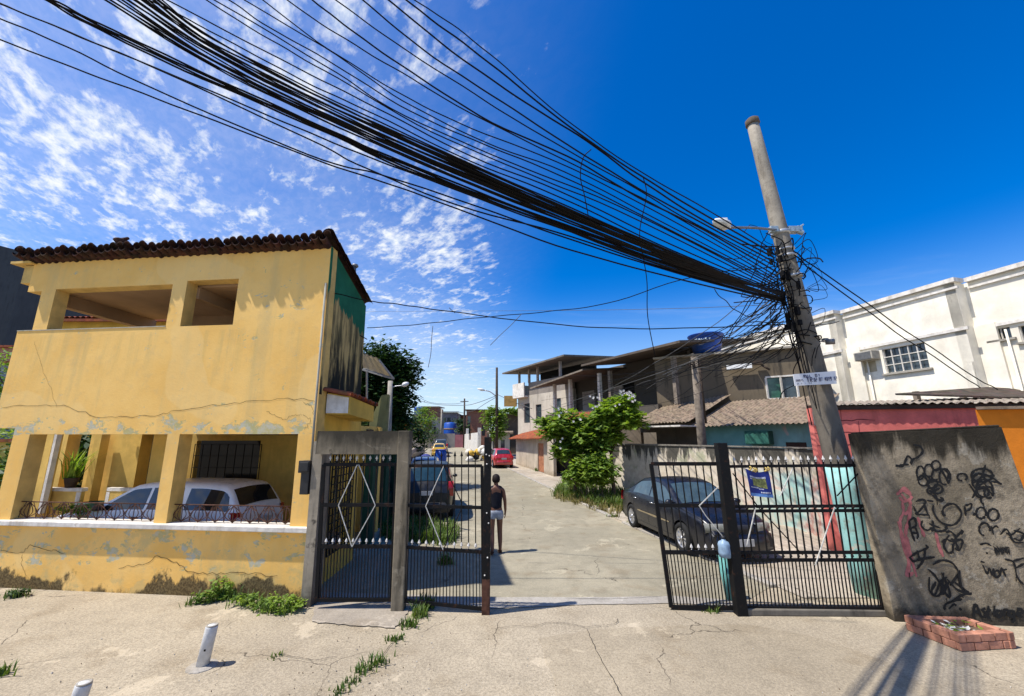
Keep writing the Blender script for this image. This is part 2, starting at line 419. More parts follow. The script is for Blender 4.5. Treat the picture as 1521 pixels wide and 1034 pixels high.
# ---------------------------------------------------------------- camera, sun, sky
cam = bpy.data.cameras.new('camera'); co = bpy.data.objects.new('camera', cam); COL.objects.link(co)
cam.sensor_width = 36; cam.sensor_fit = 'HORIZONTAL'; cam.lens = F / 1521 * 36
co.location = (0, 0, HC); co.rotation_euler = (R(90) + PITCH, 0, 0)
cam.clip_start = .05; cam.clip_end = 3000; sc.camera = co
SUN_EL = R(61); SH = V(.962, .27, 0).normalized()          # shadows fall to the right and slightly away
sl = bpy.data.lights.new('sun', 'SUN'); sl.energy = 5.0; sl.angle = R(.7); sl.color = (1, .95, .87)
so = bpy.data.objects.new('sun', sl); COL.objects.link(so)
so.rotation_euler = (SH * math.cos(SUN_EL) + V(0, 0, -math.sin(SUN_EL))).to_track_quat('-Z', 'Y').to_euler()
w = bpy.data.worlds.new('World'); sc.world = w; w.use_nodes = True
t = w.node_tree; bg = t.nodes['Background']
class WB(NB):
    def __init__(s): s.t = t; s._p = None; s._x = None
wb = WB()
sky = wb.add('ShaderNodeTexSky', sky_type='NISHITA', sun_disc=False, sun_elevation=SUN_EL,
             sun_rotation=math.atan2(-SH.x, -SH.y), altitude=0, air_density=1.0, dust_density=.3, ozone_density=4.5)
hs = wb.add('ShaderNodeHueSaturation', {'Hue': .512, 'Saturation': 1.44, 'Value': 1.0, 'Color': sky.outputs[0]}).outputs[0]
dirv = wb.add('ShaderNodeTexCoord').outputs['Generated']
dx, dy, dz = wb.add('ShaderNodeSeparateXYZ', {0: dirv}).outputs
zc = wb.M('MAXIMUM', dz, .02)
px_, py_ = wb.M('DIVIDE', dx, zc), wb.M('DIVIDE', dy, zc)
pl = wb.add('ShaderNodeCombineXYZ', {0: px_, 1: py_, 2: 0.0}).outputs[0]
plr = wb.map(pl, (1, 1, 1), (0, 0, 0), (0, 0, R(-38)))
pl1 = wb.map(plr, (1.0, .52, 1), (3.1, 1.7, 0))
big = wb.noise(1.5, 4, .5, 0, wb.map(pl, (1, 1, 1), (5.2, 2.3, 0)))
mid = wb.noise(9.5, 6, .6, .25, pl1)
fine = wb.noise(28, 5, .65, .3, pl1)
dens = wb.M('ADD', wb.M('MULTIPLY', mid, .66), wb.M('ADD', wb.M('MULTIPLY', fine, .24), wb.M('MULTIPLY', big, .42)))
side = wb.ss(wb.M('ADD', px_, wb.M('MULTIPLY', big, .8)), .05, .95, .10, -.30)   # cloud field thins out to the right
far = wb.ss(py_, 1.8, 4.2, 0, -.05)
cov = wb.ss(wb.M('ADD', dens, wb.M('ADD', side, far)), .665, .93)
low = wb.M('MULTIPLY', wb.ss(wb.noise(1.3, 6, .6, .4, wb.map(pl, (.3, .9, 1), (1, 4, 0))), .52, .72, 0, .5), wb.ss(dz, .34, .16))
cov = wb.M('MAXIMUM', wb.M('MULTIPLY', cov, .92), low)
veil = wb.M('MULTIPLY', wb.ss(px_, .35, -1.1), wb.M('ADD', .10, wb.M('MULTIPLY', big, .34)))
cov = wb.M('MAXIMUM', cov, veil)
cov = wb.M('MULTIPLY', cov, wb.ss(dz, .0, .1))
ccol = wb.mix(wb.ss(fine, .35, .65), (4.2, 4.7, 5.3), (5.6, 5.7, 5.8))
hz = wb.mix(wb.ss(dz, .0, .36, .62, 0), hs, (3.4, 4.4, 5.4))
t.links.new(wb.mix(cov, hz, ccol), bg.inputs[0]); bg.inputs[1].default_value = .145
sc.view_settings.view_transform = 'Standard'; sc.view_settings.look = 'None'; sc.view_settings.gamma = 1; sc.view_settings.exposure = .38
sc.cycles.max_bounces = 6; sc.cycles.diffuse_bounces = 3; sc.cycles.transparent_max_bounces = 6

# ---------------------------------------------------------------- ground
MT['ground'] = ground_mat('dusty_ground', (.405, .342, .247), (.345, .29, .21), .8)
MT['road'] = ground_mat('worn_concrete_road', (.335, .298, .215), (.275, .248, .18), .35)
MT['patch'] = ground_mat('grey_asphalt_patch', (.37, .31, .22), (.315, .262, .185), .6)
MT['paving'] = ground_mat('concrete_paving', (.44, .38, .30), (.36, .315, .255), .35)
MT['kerbm'] = ground_mat('kerb_concrete', (.40, .37, .32), (.33, .30, .26), .4, False)
def sheet(name, rows, dz, mat, kind='structure'):
    """rows: list of (y, xl, xr)"""
    mb = MB(); rs = []
    for y, a, b in rows: rs.append([V(a + (b - a) * k / 6, y, gz(y) + dz) for k in range(7)])
    mb.grid(rs, 0, False); return mb.build(name, mat, None, kind=kind)
YS = [-14, -6, 0, 4, 7, 10, 13.9, 14.1, 16, 20, 25, 30, 40, 55, 71.9, 72.1, 100, 200, 600]
sheet('ground', [(y, -300, 300) for y in YS], 0, MT['ground'])
def xr(y): return 3.53 - .204 * (y - 13.3)
sheet('road', [(7.42, -3.2, 3.9)] + [(y, max(-3.3, -1.0 - .19 * y) if y < 16 else -3.0 - .19 * (y - 10), xr(y)) for y in (8, 9, 10.5, 12, 13.9, 14.1, 17, 21, 26, 32, 40, 50, 60, 68)], .005, MT['road'])
sheet('pavement', [(y, xr(y) + .16, xr(y) + 7.0) for y in (7.5, 9, 11, 13.9, 14.1, 17, 21, 26, 32, 40, 50, 60)], .012, MT['paving'])
def kerb(mb):
    y = 8.0
    while y < 44:
        L = .95; x0, x1 = xr(y), xr(y + L)
        if not 13.2 < y < 13.9:
            mb.bar(V(x0 + .08, y, gz(y) + .0), V(x1 + .08, y + L - .03, gz(y + L) + .0), .15, .11)
        y += L
bevel(one('kerb', MT['kerbm'], kerb, kind='structure'), .015)
# side street apron in front of the gate and darker repair patch
def poly_sheet(name, pxs, dz, mat, jag=.05, sub=10):
    pts = [ground(*p) for p in pxs]; out = []
    for i, a in enumerate(pts):
        b = pts[(i + 1) % len(pts)]
        for k in range(sub):
            q = a.lerp(b, k / sub); q.z = dz
            q.x += rnd.uniform(-jag, jag); q.y += rnd.uniform(-jag, jag); out.append(q)
    me = MB(); me.add(out, [tuple(range(len(out)))]); o = me.build(name, mat, None, kind='structure')
    bm = bmesh.new(); bm.from_mesh(o.data); bmesh.ops.triangulate(bm, faces=bm.faces); bm.to_mesh(o.data); bm.free(); return o
poly_sheet('asphalt_patch', [(800, 948), (900, 934), (1000, 930), (1110, 928), (1215, 947), (1320, 985), (1400, 1040), (1420, 1110), (850, 1110), (830, 1034)], .004, MT['patch'], .02)
poly_sheet('threshold_slab', [(470, 899), (560, 897), (640, 900), (725, 905), (870, 899), (1000, 897), (1100, 902), (1100, 893), (1000, 886), (870, 888), (725, 888), (600, 884), (470, 880)], .010, MT['kerbm'], .012)
poly_sheet('gate_step', [(462, 925), (520, 930), (585, 934), (602, 922), (606, 903), (590, 898), (470, 892)], .015, ground_mat('grey_step', (.37, .32, .255), (.30, .26, .21), .4), .02)
def cracks(mb):
    for pxs in ([(735, 936), (765, 931), (790, 933), (815, 926), (850, 929), (868, 933), (890, 931), (905, 930), (916, 926), (917, 920)],
                [(1045, 929), (1060, 932), (1072, 938), (1085, 941)], [(840, 890), (890, 891), (930, 890), (985, 887)],
                [(410, 972), (440, 978), (468, 982), (500, 977)], [(872, 935), (880, 955), (895, 985), (910, 1010), (926, 1040)],
                [(592, 945), (560, 985), (535, 1005), (505, 1030)]):
        ribbon(mb, [ground(*p) + V(rnd.uniform(-.01, .01), rnd.uniform(-.01, .01), 0) for p in spline([V(a, b, 0) for a, b in pxs], 5) for p in [(p.x, p.y)]], .007, (0, 0, 1), .017)
one('pavement_crack', MT['dark'], cracks, kind='structure')

def stones(mb):
    r = random.Random(77)
    for k in range(420):
        px, py = r.uniform(-20, 1540), 1060 - 165 * r.random() ** 1.4
        if r.random() < .35: px, py = r.gauss(600, 60) - (py - 900) * .5, py
        p = ground(px, max(905, py)); s_ = r.uniform(.003, .009) * (1.6 if r.random() < .05 else 1)
        T = Matrix.Translation(p + V(0, 0, .005 + s_ * .3)) @ Euler((r.uniform(0, 6), r.uniform(0, 6), r.uniform(0, 6))).to_matrix().to_4x4() @ Matrix.Diagonal((s_ * 1.3, s_, s_ * .7, 1))
        mb.add([T @ V(*q) for q in ((1, 0, 0), (-1, 0, 0), (0, 1, 0), (0, -1, 0), (0, 0, 1), (0, 0, -1))], [(0, 2, 4), (2, 1, 4), (1, 3, 4), (3, 0, 4), (2, 0, 5), (1, 2, 5), (3, 1, 5), (0, 3, 5)], r.randrange(3))
one('gravel', [plain('pale_stone', (.5, .46, .4), .3, 30), plain('grey_stone', (.2, .18, .16), .3, 30), plain('brown_stone', (.16, .11, .07), .3, 30)], stones, kind='stuff', label='loose grit and pebbles scattered over the dusty ground', cat='gravel')
# ---------------------------------------------------------------- the yellow corner house
FP, FD = V(-3.5, 7.4, 0), V(-.9945, .1045, 0); FB = V(.1045, .9945, 0); SD = V(-.03, .9995, 0)     # facade: foot of its right corner, along it, into it
def FS(px, py):
    p = onplane(px, py, FP, FD); return (p - FP).dot(FD), p.z
def fp(s, z, t=0.0): return FP + FD * s + FB * t + V(0, 0, z)
house = thing('corner_house', 'yellow two-storey house with flaking render, open porch and dark tiled roof', 'house', FP)
S_R = FS(474, 600)[0] - .02; S_G = FS(14, 680)[0]; S_U = FS(15, 550)[0]
Z_P = FS(200, 487)[1]; Z_L = FS(230, 781)[1]; Z_C = FS(240, 645)[1]; Z_T = FS(487, 366)[1]; Z_H = FS(200, 425)[1]
hA = (FS(239, 710)[0], FS(29.5, 710)[0]); hB = (FS(437.5, 710)[0], FS(257.5, 710)[0])
u1 = (FS(257, 455)[0], FS(83, 455)[0]); u2 = (FS(356, 450)[0], FS(279, 450)[0]); uc = FS(61, 460)[0]
ZF = 2.98
def facade(mb):
    # low wall, pillars and beam of the porch
    wall_cells(mb, FP, FD, FB, .28, (S_R, S_G + .02), (0, Z_C + .12), [(hA[0], hA[1], Z_L, Z_C), (hB[0], hB[1], Z_L, Z_C)], mr=1)
    # upper floor, a little proud of the porch
    wall_cells(mb, FP, FD, FB, .25, (S_R, S_U), (Z_C + .12, Z_T), [(u1[0], u1[1], Z_P, Z_H), (u2[0], u2[1], Z_P, Z_H + .06), (uc, S_U + 1, Z_P, Z_H - .03)], mr=1)
MT['yrev'] = dirty('yellow_reveal_render', (.66, .44, .14), (.3, .2, .08), .3, scale=3)
one('facade_wall', [MT['yellow'], MT['yrev']], facade, house)
# low wall continues past the left pillar
one('porch_low_wall', MT['yellow'], lambda mb: mb.box(fp(S_G + 1.6, Z_L / 2, .14), (3.15, .28, Z_L), rz=math.atan2(FD.y, FD.x)), house)
def crack_lines(mb):
    n = -FB
    for pxs, w in (([(5, 606), (60, 602), (97, 603), (145, 618), (190, 620), (240, 616), (262, 610), (320, 603), (380, 597), (432, 593), (474, 595)], .02),
                   ([(0, 816), (30, 821), (45, 811), (70, 816), (95, 822)], .018), ([(175, 843), (215, 838), (232, 827), (262, 836), (280, 850), (320, 852), (360, 851), (410, 856)], .022),
                   ([(398, 610), (410, 616), (425, 622), (440, 617), (452, 616)], .014), ([(452, 616), (463, 624), (455, 640)], .012),
                   ([(56, 506), (62, 530), (74, 565), (88, 604)], .008), ([(32, 822), (30, 840), (38, 855)], .012), ([(452, 598), (466, 604), (470, 622)], .014)):
        pts = []
        for q in spline([V(a, b, 0) for a, b in pxs], 6):
            s, z = FS(q.x + rnd.uniform(-1.5, 1.5), q.y + rnd.uniform(-2, 2)); pts.append(fp(s, z))
        ribbon(mb, pts, w * .42, n, .004)
one('render_crack', plain('crack_brown', (.10, .06, .025), .4, 9, 1, 0), crack_lines, house)
# white sill along the porch wall
bevel(one('porch_sill', MT['white_trim'], lambda mb: mb.box(fp((S_R + S_G) / 2 + .7, Z_L + .0, .10), (S_G - S_R + 1.6, .40, .085), rz=math.atan2(FD.y, FD.x)), house), .012)
rzf = math.atan2(FD.y, FD.x)
# slabs and ceilings
def slabs(mb):
    w = S_G - S_R
    mb.box(fp((S_R + .6 + S_G) / 2, Z_C + .18, .28 + 2.0), (w - .7, 4.0, .12), rz=rzf)          # porch ceiling
one('porch_ceiling', MT['yellow_in'], slabs, house)
one('porch_floor', MT['concplain'], lambda mb: mb.box(fp((S_R + S_G) / 2 + .6, .1, 2.4), (S_G - S_R - .0, 4.2, .2), rz=rzf), house)
def upceil(mb):
    mb.box(fp((S_R + .45 + S_U - .3) / 2, Z_H + .05, 1.28), (S_U - S_R - .75, 2.0, .07), rz=rzf)
    mb.box(fp(S_U - .42, Z_H - .13, 1.3), (.2, 2.12, .28), rz=rzf)
    mb.box(fp(u1[0] - .3, Z_H - .11, 1.3), (.16, 2.1, .24), rz=rzf)
    mb.box(fp((u1[0] + 2.2 + S_R + .5) / 2, (Z_P + Z_H) / 2 - .3, 2.2), (u1[0] + 1.7 - S_R, .14, Z_H - Z_P + .7), rz=rzf)
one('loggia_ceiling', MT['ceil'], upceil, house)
one('loggia_floor', MT['concplain'], lambda mb: mb.box(fp((S_R + .5 + S_U) / 2, 3.1, 1.3), (S_U - S_R - .6, 2.08, .2), rz=rzf), house)
one('roof_beam_end', MT['yrev'], lambda mb: (mb.box(fp(S_U + .12, Z_T - .30, .14), (.24, .26, .40), rz=rzf), mb.box(fp(S_U + .2, Z_T - .06, .1), (.5, .4, .05), rz=rzf)), house)
one('parapet_cap', dirty('parapet_grey', (.45, .40, .30), (.2, .24, .2), .6, scale=6), lambda mb: mb.box(fp((u1[0] + S_U) / 2, Z_P + .008, .12), (S_U - u1[0], .262, .02), rz=rzf), house)
# right side wall
def sidewall(mb):
    p = fp(S_R + .0, 0); L = 2.2; W = V(-.010, 0, 0)
    a, b = p + V(.012, 0, 3.4), p + SD * L + V(.012, 0, 3.4)
    c, d = p + SD * L + V(.012, 0, Z_T - .52), p + V(.012, 0, Z_T + .0)
    mb.prism([a, b, c, d], W)
one('side_wall', MT['side'], sidewall, house)
def lower_side(mb):
    wall_cells(mb, fp(S_R, 0) + SD * .285, SD, V(-1, 0, 0), .16, (0, 2.1), (0, 3.4), [(.5, 1.7, .45, 2.3)])
one('ground_floor_wall', MT['yellow_clean'], lower_side, house)
# little tiled canopy on the side
can = one('side_canopy', MT['yellow_clean'], lambda mb: mb.prism([fp(S_R, 3.05) + FB * .25 + V(.02, 0, 0), fp(S_R, 3.05) + FB * .25 + V(.45, 0, .0), fp(S_R, 3.38) + FB * .25 + V(.45, 0, 0), fp(S_R, 3.45) + FB * .25 + V(.02, 0, 0)], SD * 1.5 + V(0, 0, -.07)), house)
one('canopy_end', MT['white_trim'], lambda mb: mb.prism([fp(S_R, 3.07) + FB * .243 + V(.02, 0, 0), fp(S_R, 3.07) + FB * .243 + V(.43, 0, 0), fp(S_R, 3.36) + FB * .243 + V(.43, 0, 0), fp(S_R, 3.43) + FB * .243 + V(.02, 0, 0)], FB * -.01), can)
def cantile(mb):
    n = 10
    for i in range(n):
        o = fp(S_R, 3.5) + SD * (.2 + i * .165) + V(.0, 0, -.007 * i)
        pts0 = [o + SD * (.09 * math.cos(a)) + V(0, 0, .06 * math.sin(a)) for a in [math.pi * k / 6 for k in range(7)]]
        e = V(.56, 0, -.10) + V(rnd.uniform(-.02, .02), 0, 0)
        mb.grid([pts0, [q + e for q in pts0]]); mb.grid([[q - V(0, 0, .02) for q in pts0], [q + e - V(0, 0, .022) for q in pts0]])
        mb.grid([[q + e for q in pts0], [q + e - V(0, 0, .022) for q in pts0]], 0, False)
one('canopy_tile', MT['redtile'], cantile, can)
# tiled roof: rows of barrel tiles falling away from the street front
def roof(mb):
    s = S_R - .02; i = 0; S_E = FS(56, 383)[0]
    slope = V(0, 0, -.262)
    while s < S_E:
        t = -.24 + rnd.uniform(-.05, .05); k = 0
        lift = rnd.uniform(-.012, .012); tilt = rnd.uniform(-.03, .03)
        while t < 2.0:
            L = .44
            for (ds, up, r, sg) in ((0, .075, .074, 1), (.083, .02, .075, -1)):
                rows = []
                for tt, rr in ((t, r), (t + L, r * .82)):
                    o = (SD - FB) * tt + fp(s + ds + (tilt if sg > 0 else 0) * (tt - t), Z_T - .03 + up + lift - .225 * (tt + .0) + (.022 if tt == t and sg > 0 else 0), tt)
                    rows.append([o + FD * (rr * math.cos(a)) + V(0, 0, sg * rr * .95 * math.sin(a)) for a in [math.pi * q / 6 for q in range(7)]])
                inn = [[q - V(0, 0, .02 * sg) + (FD * 0) for q in rw] for rw in rows]
                mb.grid(rows); mb.grid(inn); mb.grid([rows[0], inn[0]], 0, False)
            t += .38; k += 1
        s += .166; i += 1
    # verge and hip caps at both ends
    for s0 in (S_R - .04, S_E + .02):
        t = -.26
        while t < 2.0:
            o = [(SD - FB) * tt + fp(s0, Z_T + .06 - .225 * tt + (.03 if tt == t else 0), tt) for tt in (t, t + .42)]
            mb.grid([[q + FD * (.12 * math.cos(a)) + V(0, 0, .09 * math.sin(a)) for a in [math.pi * k / 6 for k in range(7)]] for q in o]); t += .36
    mb.prism([fp(S_R, Z_T - .03, -.1), fp(S_E, Z_T - .03, -.1), fp(S_E, Z_T - .50, 2.1) + (SD - FB) * 2.1, fp(S_R, Z_T - .50, 2.1) + (SD - FB) * 2.1], V(0, 0, .03))
rf = one('roof', MT['tile'], roof, house)
one('roof_finial', MT['tile'], lambda mb: (mb.lathe([(.07, 0), (.05, .06), (.09, .12), (.13, .17), (.10, .2), (0, .21)], fp(FS(195, 360)[0], Z_T + .14, -.1), 10), mb.tube([fp(FS(195, 360)[0], Z_T + .32, -.1), fp(FS(206, 356)[0], Z_T + .36, -.1)], [.05, .03], 6)), rf)
vp = atY(532, 420, 9.2)
one('vent_pipe', MT['steelgrey'], lambda mb: (mb.tube([vp - V(0, 0, .6), vp + V(0, 0, .42)], .035, 8), mb.lathe([(.06, 0), (.085, .03), (.07, .07), (0, .09)], vp + V(0, 0, .4), 10), mb.box(vp + V(-.22, 0, .0), (.35, .04, .55))), rf)
# conduit at the corner and the black meter box
one('conduit', dirty('conduit_grey', (.36, .34, .28), (.15, .12, .08), .5), lambda mb: mb.tube([fp(S_R + .03, Z_T - .8, -.03), fp(S_R + .03, 3.0, -.03), fp(S_R + .02, 2.1, -.03)], .02, 8), house)
def meter(mb):
    a = fp(FS(466, 690)[0], FS(466, 692)[1], -.18)
    mb.box(a, (.2, .18, .20), rz=rzf); mb.box(a + V(.02, 0, -.27), (.15, .14, .36), rz=rzf)
    mb.box(a + V(.0, -.1, .0), (.16, .02, .15), rz=rzf)
bevel(one('meter_box', MT['blackplastic'], meter, house), .015)
# stained concrete pier that closes the house front at the gate
gp0 = ground(447, 893)
one('gate_pier', dirty('pier_render', (.30, .26, .20), (.04, .035, .03), .85, scale=3, base=0), lambda mb: mb.box(V(-3.30, 7.30, 1.28), (.17, .3, 2.56), rz=rzf), house)
# porch inner front: recessed wall with a planted opening
def Q(px, py, t):
    p = onplane(px, py, FP + FB * t, FD); return (p - FP).dot(FD), p.z
TI = 2.5
q1, q2 = (Q(128, 690, TI)[0], Q(93, 690, TI)[0]), (Q(222, 690, TI)[0], Q(204, 690, TI)[0])
zs1, zs2 = Q(100, 727, TI)[1], Q(190, 727, TI)[1]
def inner(mb):
    wall_cells(mb, fp(0, 0, TI), FD, FB, .3, (Q(262, 700, TI)[0], Q(52, 700, TI)[0]), (.2, Z_C + .1), [(q1[0], q1[1], zs1, 2.75), (q2[0], q2[1], zs2, 2.75)])
one('inner_wall', MT['yellow_in'], inner, house)
def inner_box(mb, px0, px1, t, z0, z1, dep=.2):
    a, b = Q(px0, 710, t)[0], Q(px1, 710, t)[0]; mb.box(fp((a + b) / 2, (z0 + z1) / 2, t + dep / 2), (abs(a - b), dep, z1 - z0), rz=rzf)
each('inner_pillar', MT['yellow_in'], [(129, 139, 2.2, .2, 2.75), (219, 243, 1.5, .2, 2.75), (48, 66, 1.6, .2, 2.75)], lambda mb, k: inner_box(mb, *k), house)
each('low_parapet', MT['yellow_in'], [(52, 124, 1.86, .2, Q(100, 730, 1.86)[1], .10), (163, 214, 1.96, .2, Q(190, 730, 1.96)[1], .10)], lambda mb, k: inner_box(mb, *k), house)
each('inner_trim', MT['white_trim'], [(67, 71, 1.55, .95, 2.75, .1), (50, 126, 1.85, Q(100, 730, 1.85)[1], Q(100, 725, 1.85)[1], .12), (118, 124, 1.855, .2, Q(100, 731, 1.86)[1], .02), (162, 214, 1.95, Q(190, 730, 1.95)[1], Q(190, 725, 1.95)[1], .12), (162, 167, 1.955, .2, Q(190, 731, 1.96)[1], .02)], lambda mb, k: inner_box(mb, *k), house)
one('back_wall', MT['yellow_in'], lambda mb: wall_cells(mb, fp(0, 0, 4.0), FD, FB, .15, (S_R + .56, Q(240, 700, 4)[0]), (.2, 2.9), [(Q(384, 690, 4)[0], Q(288, 690, 4)[0], .2, 2.55)]), house)
def grille(mb):
    z0, z1 = .22, 2.45
    a, b = Q(386, 690, 3.95)[0], Q(286, 690, 3.95)[0]
    P = lambda s, z: fp(s, z, 3.95)
    for k in range(9): mb.bar(P(a + (b - a) * k / 8, z0), P(a + (b - a) * k / 8, z1), .016)
    for k in range(8): mb.bar(P(a, z0 + (z1 - z0) * k / 7), P(b, z0 + (z1 - z0) * k / 7), .016)
one('grille_door', MT['blackiron'], grille, house)
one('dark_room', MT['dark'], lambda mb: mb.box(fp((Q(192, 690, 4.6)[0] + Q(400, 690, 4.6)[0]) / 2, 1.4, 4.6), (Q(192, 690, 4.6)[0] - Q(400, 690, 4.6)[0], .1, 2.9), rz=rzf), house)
def lattice(mb):
    P = lambda s, z: fp(S_R, z) + SD * (.3 + s) + V(.03, 0, 0)
    for k in range(9): mb.bar(P(.5 + 1.2 * k / 8, .45), P(.5 + 1.2 * k / 8, 2.3), .02)
    for k in range(14): mb.bar(P(.5, .45 + 1.85 * k / 13), P(1.7, .45 + 1.85 * k / 13), .02)
one('lattice_grille', MT['blackiron'], lattice, house)
# wrought iron railing of lotus curves between the pillars
def railing(mb, a, b):
    P = lambda s, z: fp(s, Z_L + .04 + z, .12)
    H = FS(150, 749)[1] - Z_L - .04
    mb.tube([P(a, H), P(b, H)], .011, 5)
    n = max(3, round((b - a) / .36)); w = (b - a) / n
    for i in range(n):
        c = a + w * (i + .5)
        mb.tube([P(c, 0), P(c, H)], .009, 4)
        for sg in (-1, 1):
            for k in (.46, .24):
                mb.tube(spline([P(c, .02), P(c + sg * w * k, H * .35), P(c + sg * w * k * .9, H * .6), P(c + sg * .01, H * .95)], 4), .008, 4)
            mb.tube(spline([P(c + sg * w * .5, .02), P(c + sg * w * .42, H * .5), P(c + sg * w * .2, H)], 4), .007, 4)
for a, b in (hB, hA): one('railing', MT['rustiron'], lambda mb: railing(mb, a, b), house)
# the old house stands a little out of plumb
for o_ in [c for c in house.children_recursive if c.type == 'MESH']:
    for v_ in o_.data.vertices: v_.co.x -= .022 * (v_.co.z - 1.6)
# neighbour's wing seen through the loggia
wing = thing('rear_wing', 'yellow rear building with red tiles seen through the open upper loggia', 'house', (-14.6, 14.6, 0))
one('wall', MT['yellow_clean'], lambda mb: wall_cells(mb, (-16.9, 14.4, 0), V(1, 0, 0), V(0, 1, 0), 3.0, (0, 7.4), (0, 6.9), [(2.6, 4.0, 4.9, 6.1)]), wing)
wf = one('window', MT['white_trim'], lambda mb: (mb.box((-13.6, 14.36, 6.14), (1.6, .12, .1)), mb.box((-14.36, 14.36, 5.5), (.1, .12, 1.2)), mb.box((-12.84, 14.36, 5.5), (.1, .12, 1.2))), wing)
one('pane', MT['winglass'], lambda mb: mb.box((-13.6, 14.5, 5.5), (1.4, .03, 1.2)), wf)
def wtile(mb):
    for i in range(38):
        o = V(-17.1 + i * .2, 14.0, 6.85)
        p0 = [o + V(.1 * math.cos(a), 0, .08 * math.sin(a)) for a in [math.pi * k / 5 for k in range(6)]]
        mb.grid([p0, [q + V(0, 3.8, .9) for q in p0]])
    mb.prism([V(-17.2, 14.0, 6.74), V(-17.2, 17.8, 7.64), V(-17.2, 17.8, 7.7), V(-17.2, 14.0, 6.84)], V(7.8, 0, 0))
one('roof', MT['redtile'], wtile, wing)
# ---------------------------------------------------------------- gate: concrete portal, leaves and posts
portal = thing('gate_portal', 'stained concrete lintel and post framing the narrow black pedestrian gate', 'gateway', (-2.0, 7.1, 0))
PA = atY(600, 905, 7.07)
one('lintel', MT['conc'], lambda mb: mb.box(V(-2.50, 7.06, 2.54), (1.56, .2, .38)), portal)
bevel(one('post', MT['conc'], lambda mb: mb.prism([V(-1.87, 6.945, 0), V(-1.67, 6.945, 0), V(-1.67, 7.12, 0), V(-1.87, 7.12, 0)], V(-.05, 0, 2.735)), portal), .015)

class Leaf:
    """a gate leaf spanned between four measured corners; (a, b) runs 0..1 across and up."""
    def __init__(s, bl, br, tr, tl, y0, y1):
        s.c = []
        p0 = V(atY(*bl, y0).x, y0, 0); p1 = V(atY(*br, y1).x, y1, 0); s.d = (p1 - p0).normalized()
        s.c = [onplane(*q, p0, s.d) for q in (bl, br, tr, tl)]
    def P(s, a, b, t=0.0):
        c = s.c; q = (c[0] * (1 - a) + c[1] * a) * (1 - b) + (c[3] * (1 - a) + c[2] * a) * b
        return q + V(s.d.y, -s.d.x, 0) * t
    def frame(s, mb, rails, w=.05, sides=(1, 1)):
        for b in rails: mb.bar(s.P(0, b), s.P(1, b), .035, w)
        if sides[0]: mb.bar(s.P(0, 0), s.P(0, 1), w, .04)
        if sides[1]: mb.bar(s.P(1, 0), s.P(1, 1), w, .04)
    def bars(s, mb, n, b0, b1, r=.016):
        for k in range(1, n): mb.bar(s.P(k / n, b0), s.P(k / n, b1), r)
    def spears(s, mb, idx, b, h=.09):
        for a in idx:
            p = s.P(a, b, .012); mb.lathe([(.008, 0), (.008, .02), (.026, .035), (.018, .06), (0, h)], p, 6, smooth=False)
    def tips(s, name, mat, idx, b, parent, h=.09):
        src = None
        for a in idx:
            p = s.P(a, b, .012)
            if src is None:
                src = one(name, mat, lambda mb: mb.lathe([(.008, 0), (.008, .02), (.024, .035), (.016, .06), (0, h)], (0, 0, 0), 6, smooth=False), None)
                o = src; o.parent = parent; WORLD[o.name] = WORLD[parent.name]
            else:
                o = src.copy(); COL.objects.link(o); o.parent = parent
            o.location = WORLD[parent.name].inverted() @ p
    def rod(s, mb, pts, w=.013, t=.03):
        for p, q in zip(pts, pts[1:]): mb.bar(s.P(*p, t), s.P(*q, t), w)

def bfrac(y, top, bot): return (bot - y) / (bot - top)
# narrow pedestrian gate
pg = thing('pedestrian_gate', 'narrow black iron gate under the concrete lintel beside the yellow house', 'gate', (-2.6, 7.05, 0))
L = Leaf((470, 893), (581, 893), (589, 690), (481, 690), 7.05, 7.05)
b1, b2 = bfrac(815, 690, 893), bfrac(753, 690, 893)
one('frame', MT['blackiron'], lambda mb: L.frame(mb, (0.01, b1, b2, 1), .055), pg)
def bars(mb): L.bars(mb, 11, b1, 1.05); L.bars(mb, 24, 0, b1, .014)
one('grille', MT['blackiron'], bars, pg)
for b_ in (1.03, b1 + .02): L.tips('spear_tip', MT['spear'], [k / 11 for k in range(1, 11)], b_, pg)
one('diamond_rod', MT['whiterod'], lambda mb: L.rod(mb, [(.47, 1), (.24, b2), (.45, b1), (.74, b2), (.49, 1)]), pg)
# leaf between concrete post and steel post
lg = thing('gate_leaf', 'closed black iron gate leaf between the concrete post and tall steel post', 'gate', (-1.0, 6.98, 0))
L2 = Leaf((599, 895), (718, 908), (716, 692), (606, 692), 7.0, 6.93)
b1, b2 = bfrac(819, 692, 900), bfrac(755, 692, 900)
one('frame', MT['blackiron'], lambda mb: L2.frame(mb, (0.015, b1, b2, 1), .05), lg)
def bars(mb): L2.bars(mb, 11, b1, 1.07); L2.bars(mb, 24, 0.01, b1, .014)
one('grille', MT['blackiron'], bars, lg)
L2.tips('spear_tip', MT['spear'], [k / 11 for k in range(1, 11)], b1 + .02, lg)
L2.tips('iron_tip', MT['blackiron'], [k / 11 for k in range(5, 11)], 1.06, lg, .12)
one('diamond_rod', MT['whiterod'], lambda mb: L2.rod(mb, [(.49, 1), (.26, b2), (.5, b1)]), lg)
one('dark_rod', MT['blackiron'], lambda mb: L2.rod(mb, [(.49, 1), (.72, b2 + .05), (.74, b2), (.5, b1)], .014), lg)
tp = thing('steel_post', 'tall black steel gate post with rusty brown foot at the road opening', 'post', (-.39, 6.9, 0))
ft = atY(722, 912, 6.9)
bevel(one('shaft', MT['blackiron'], lambda mb: mb.box(V(-.40, 6.9, 1.55), (.115, .115, 2.16)), tp), .006)
bevel(one('foot', MT['rustiron'], lambda mb: mb.box(V(-.40, 6.9, .24), (.12, .12, .5)), tp), .006)
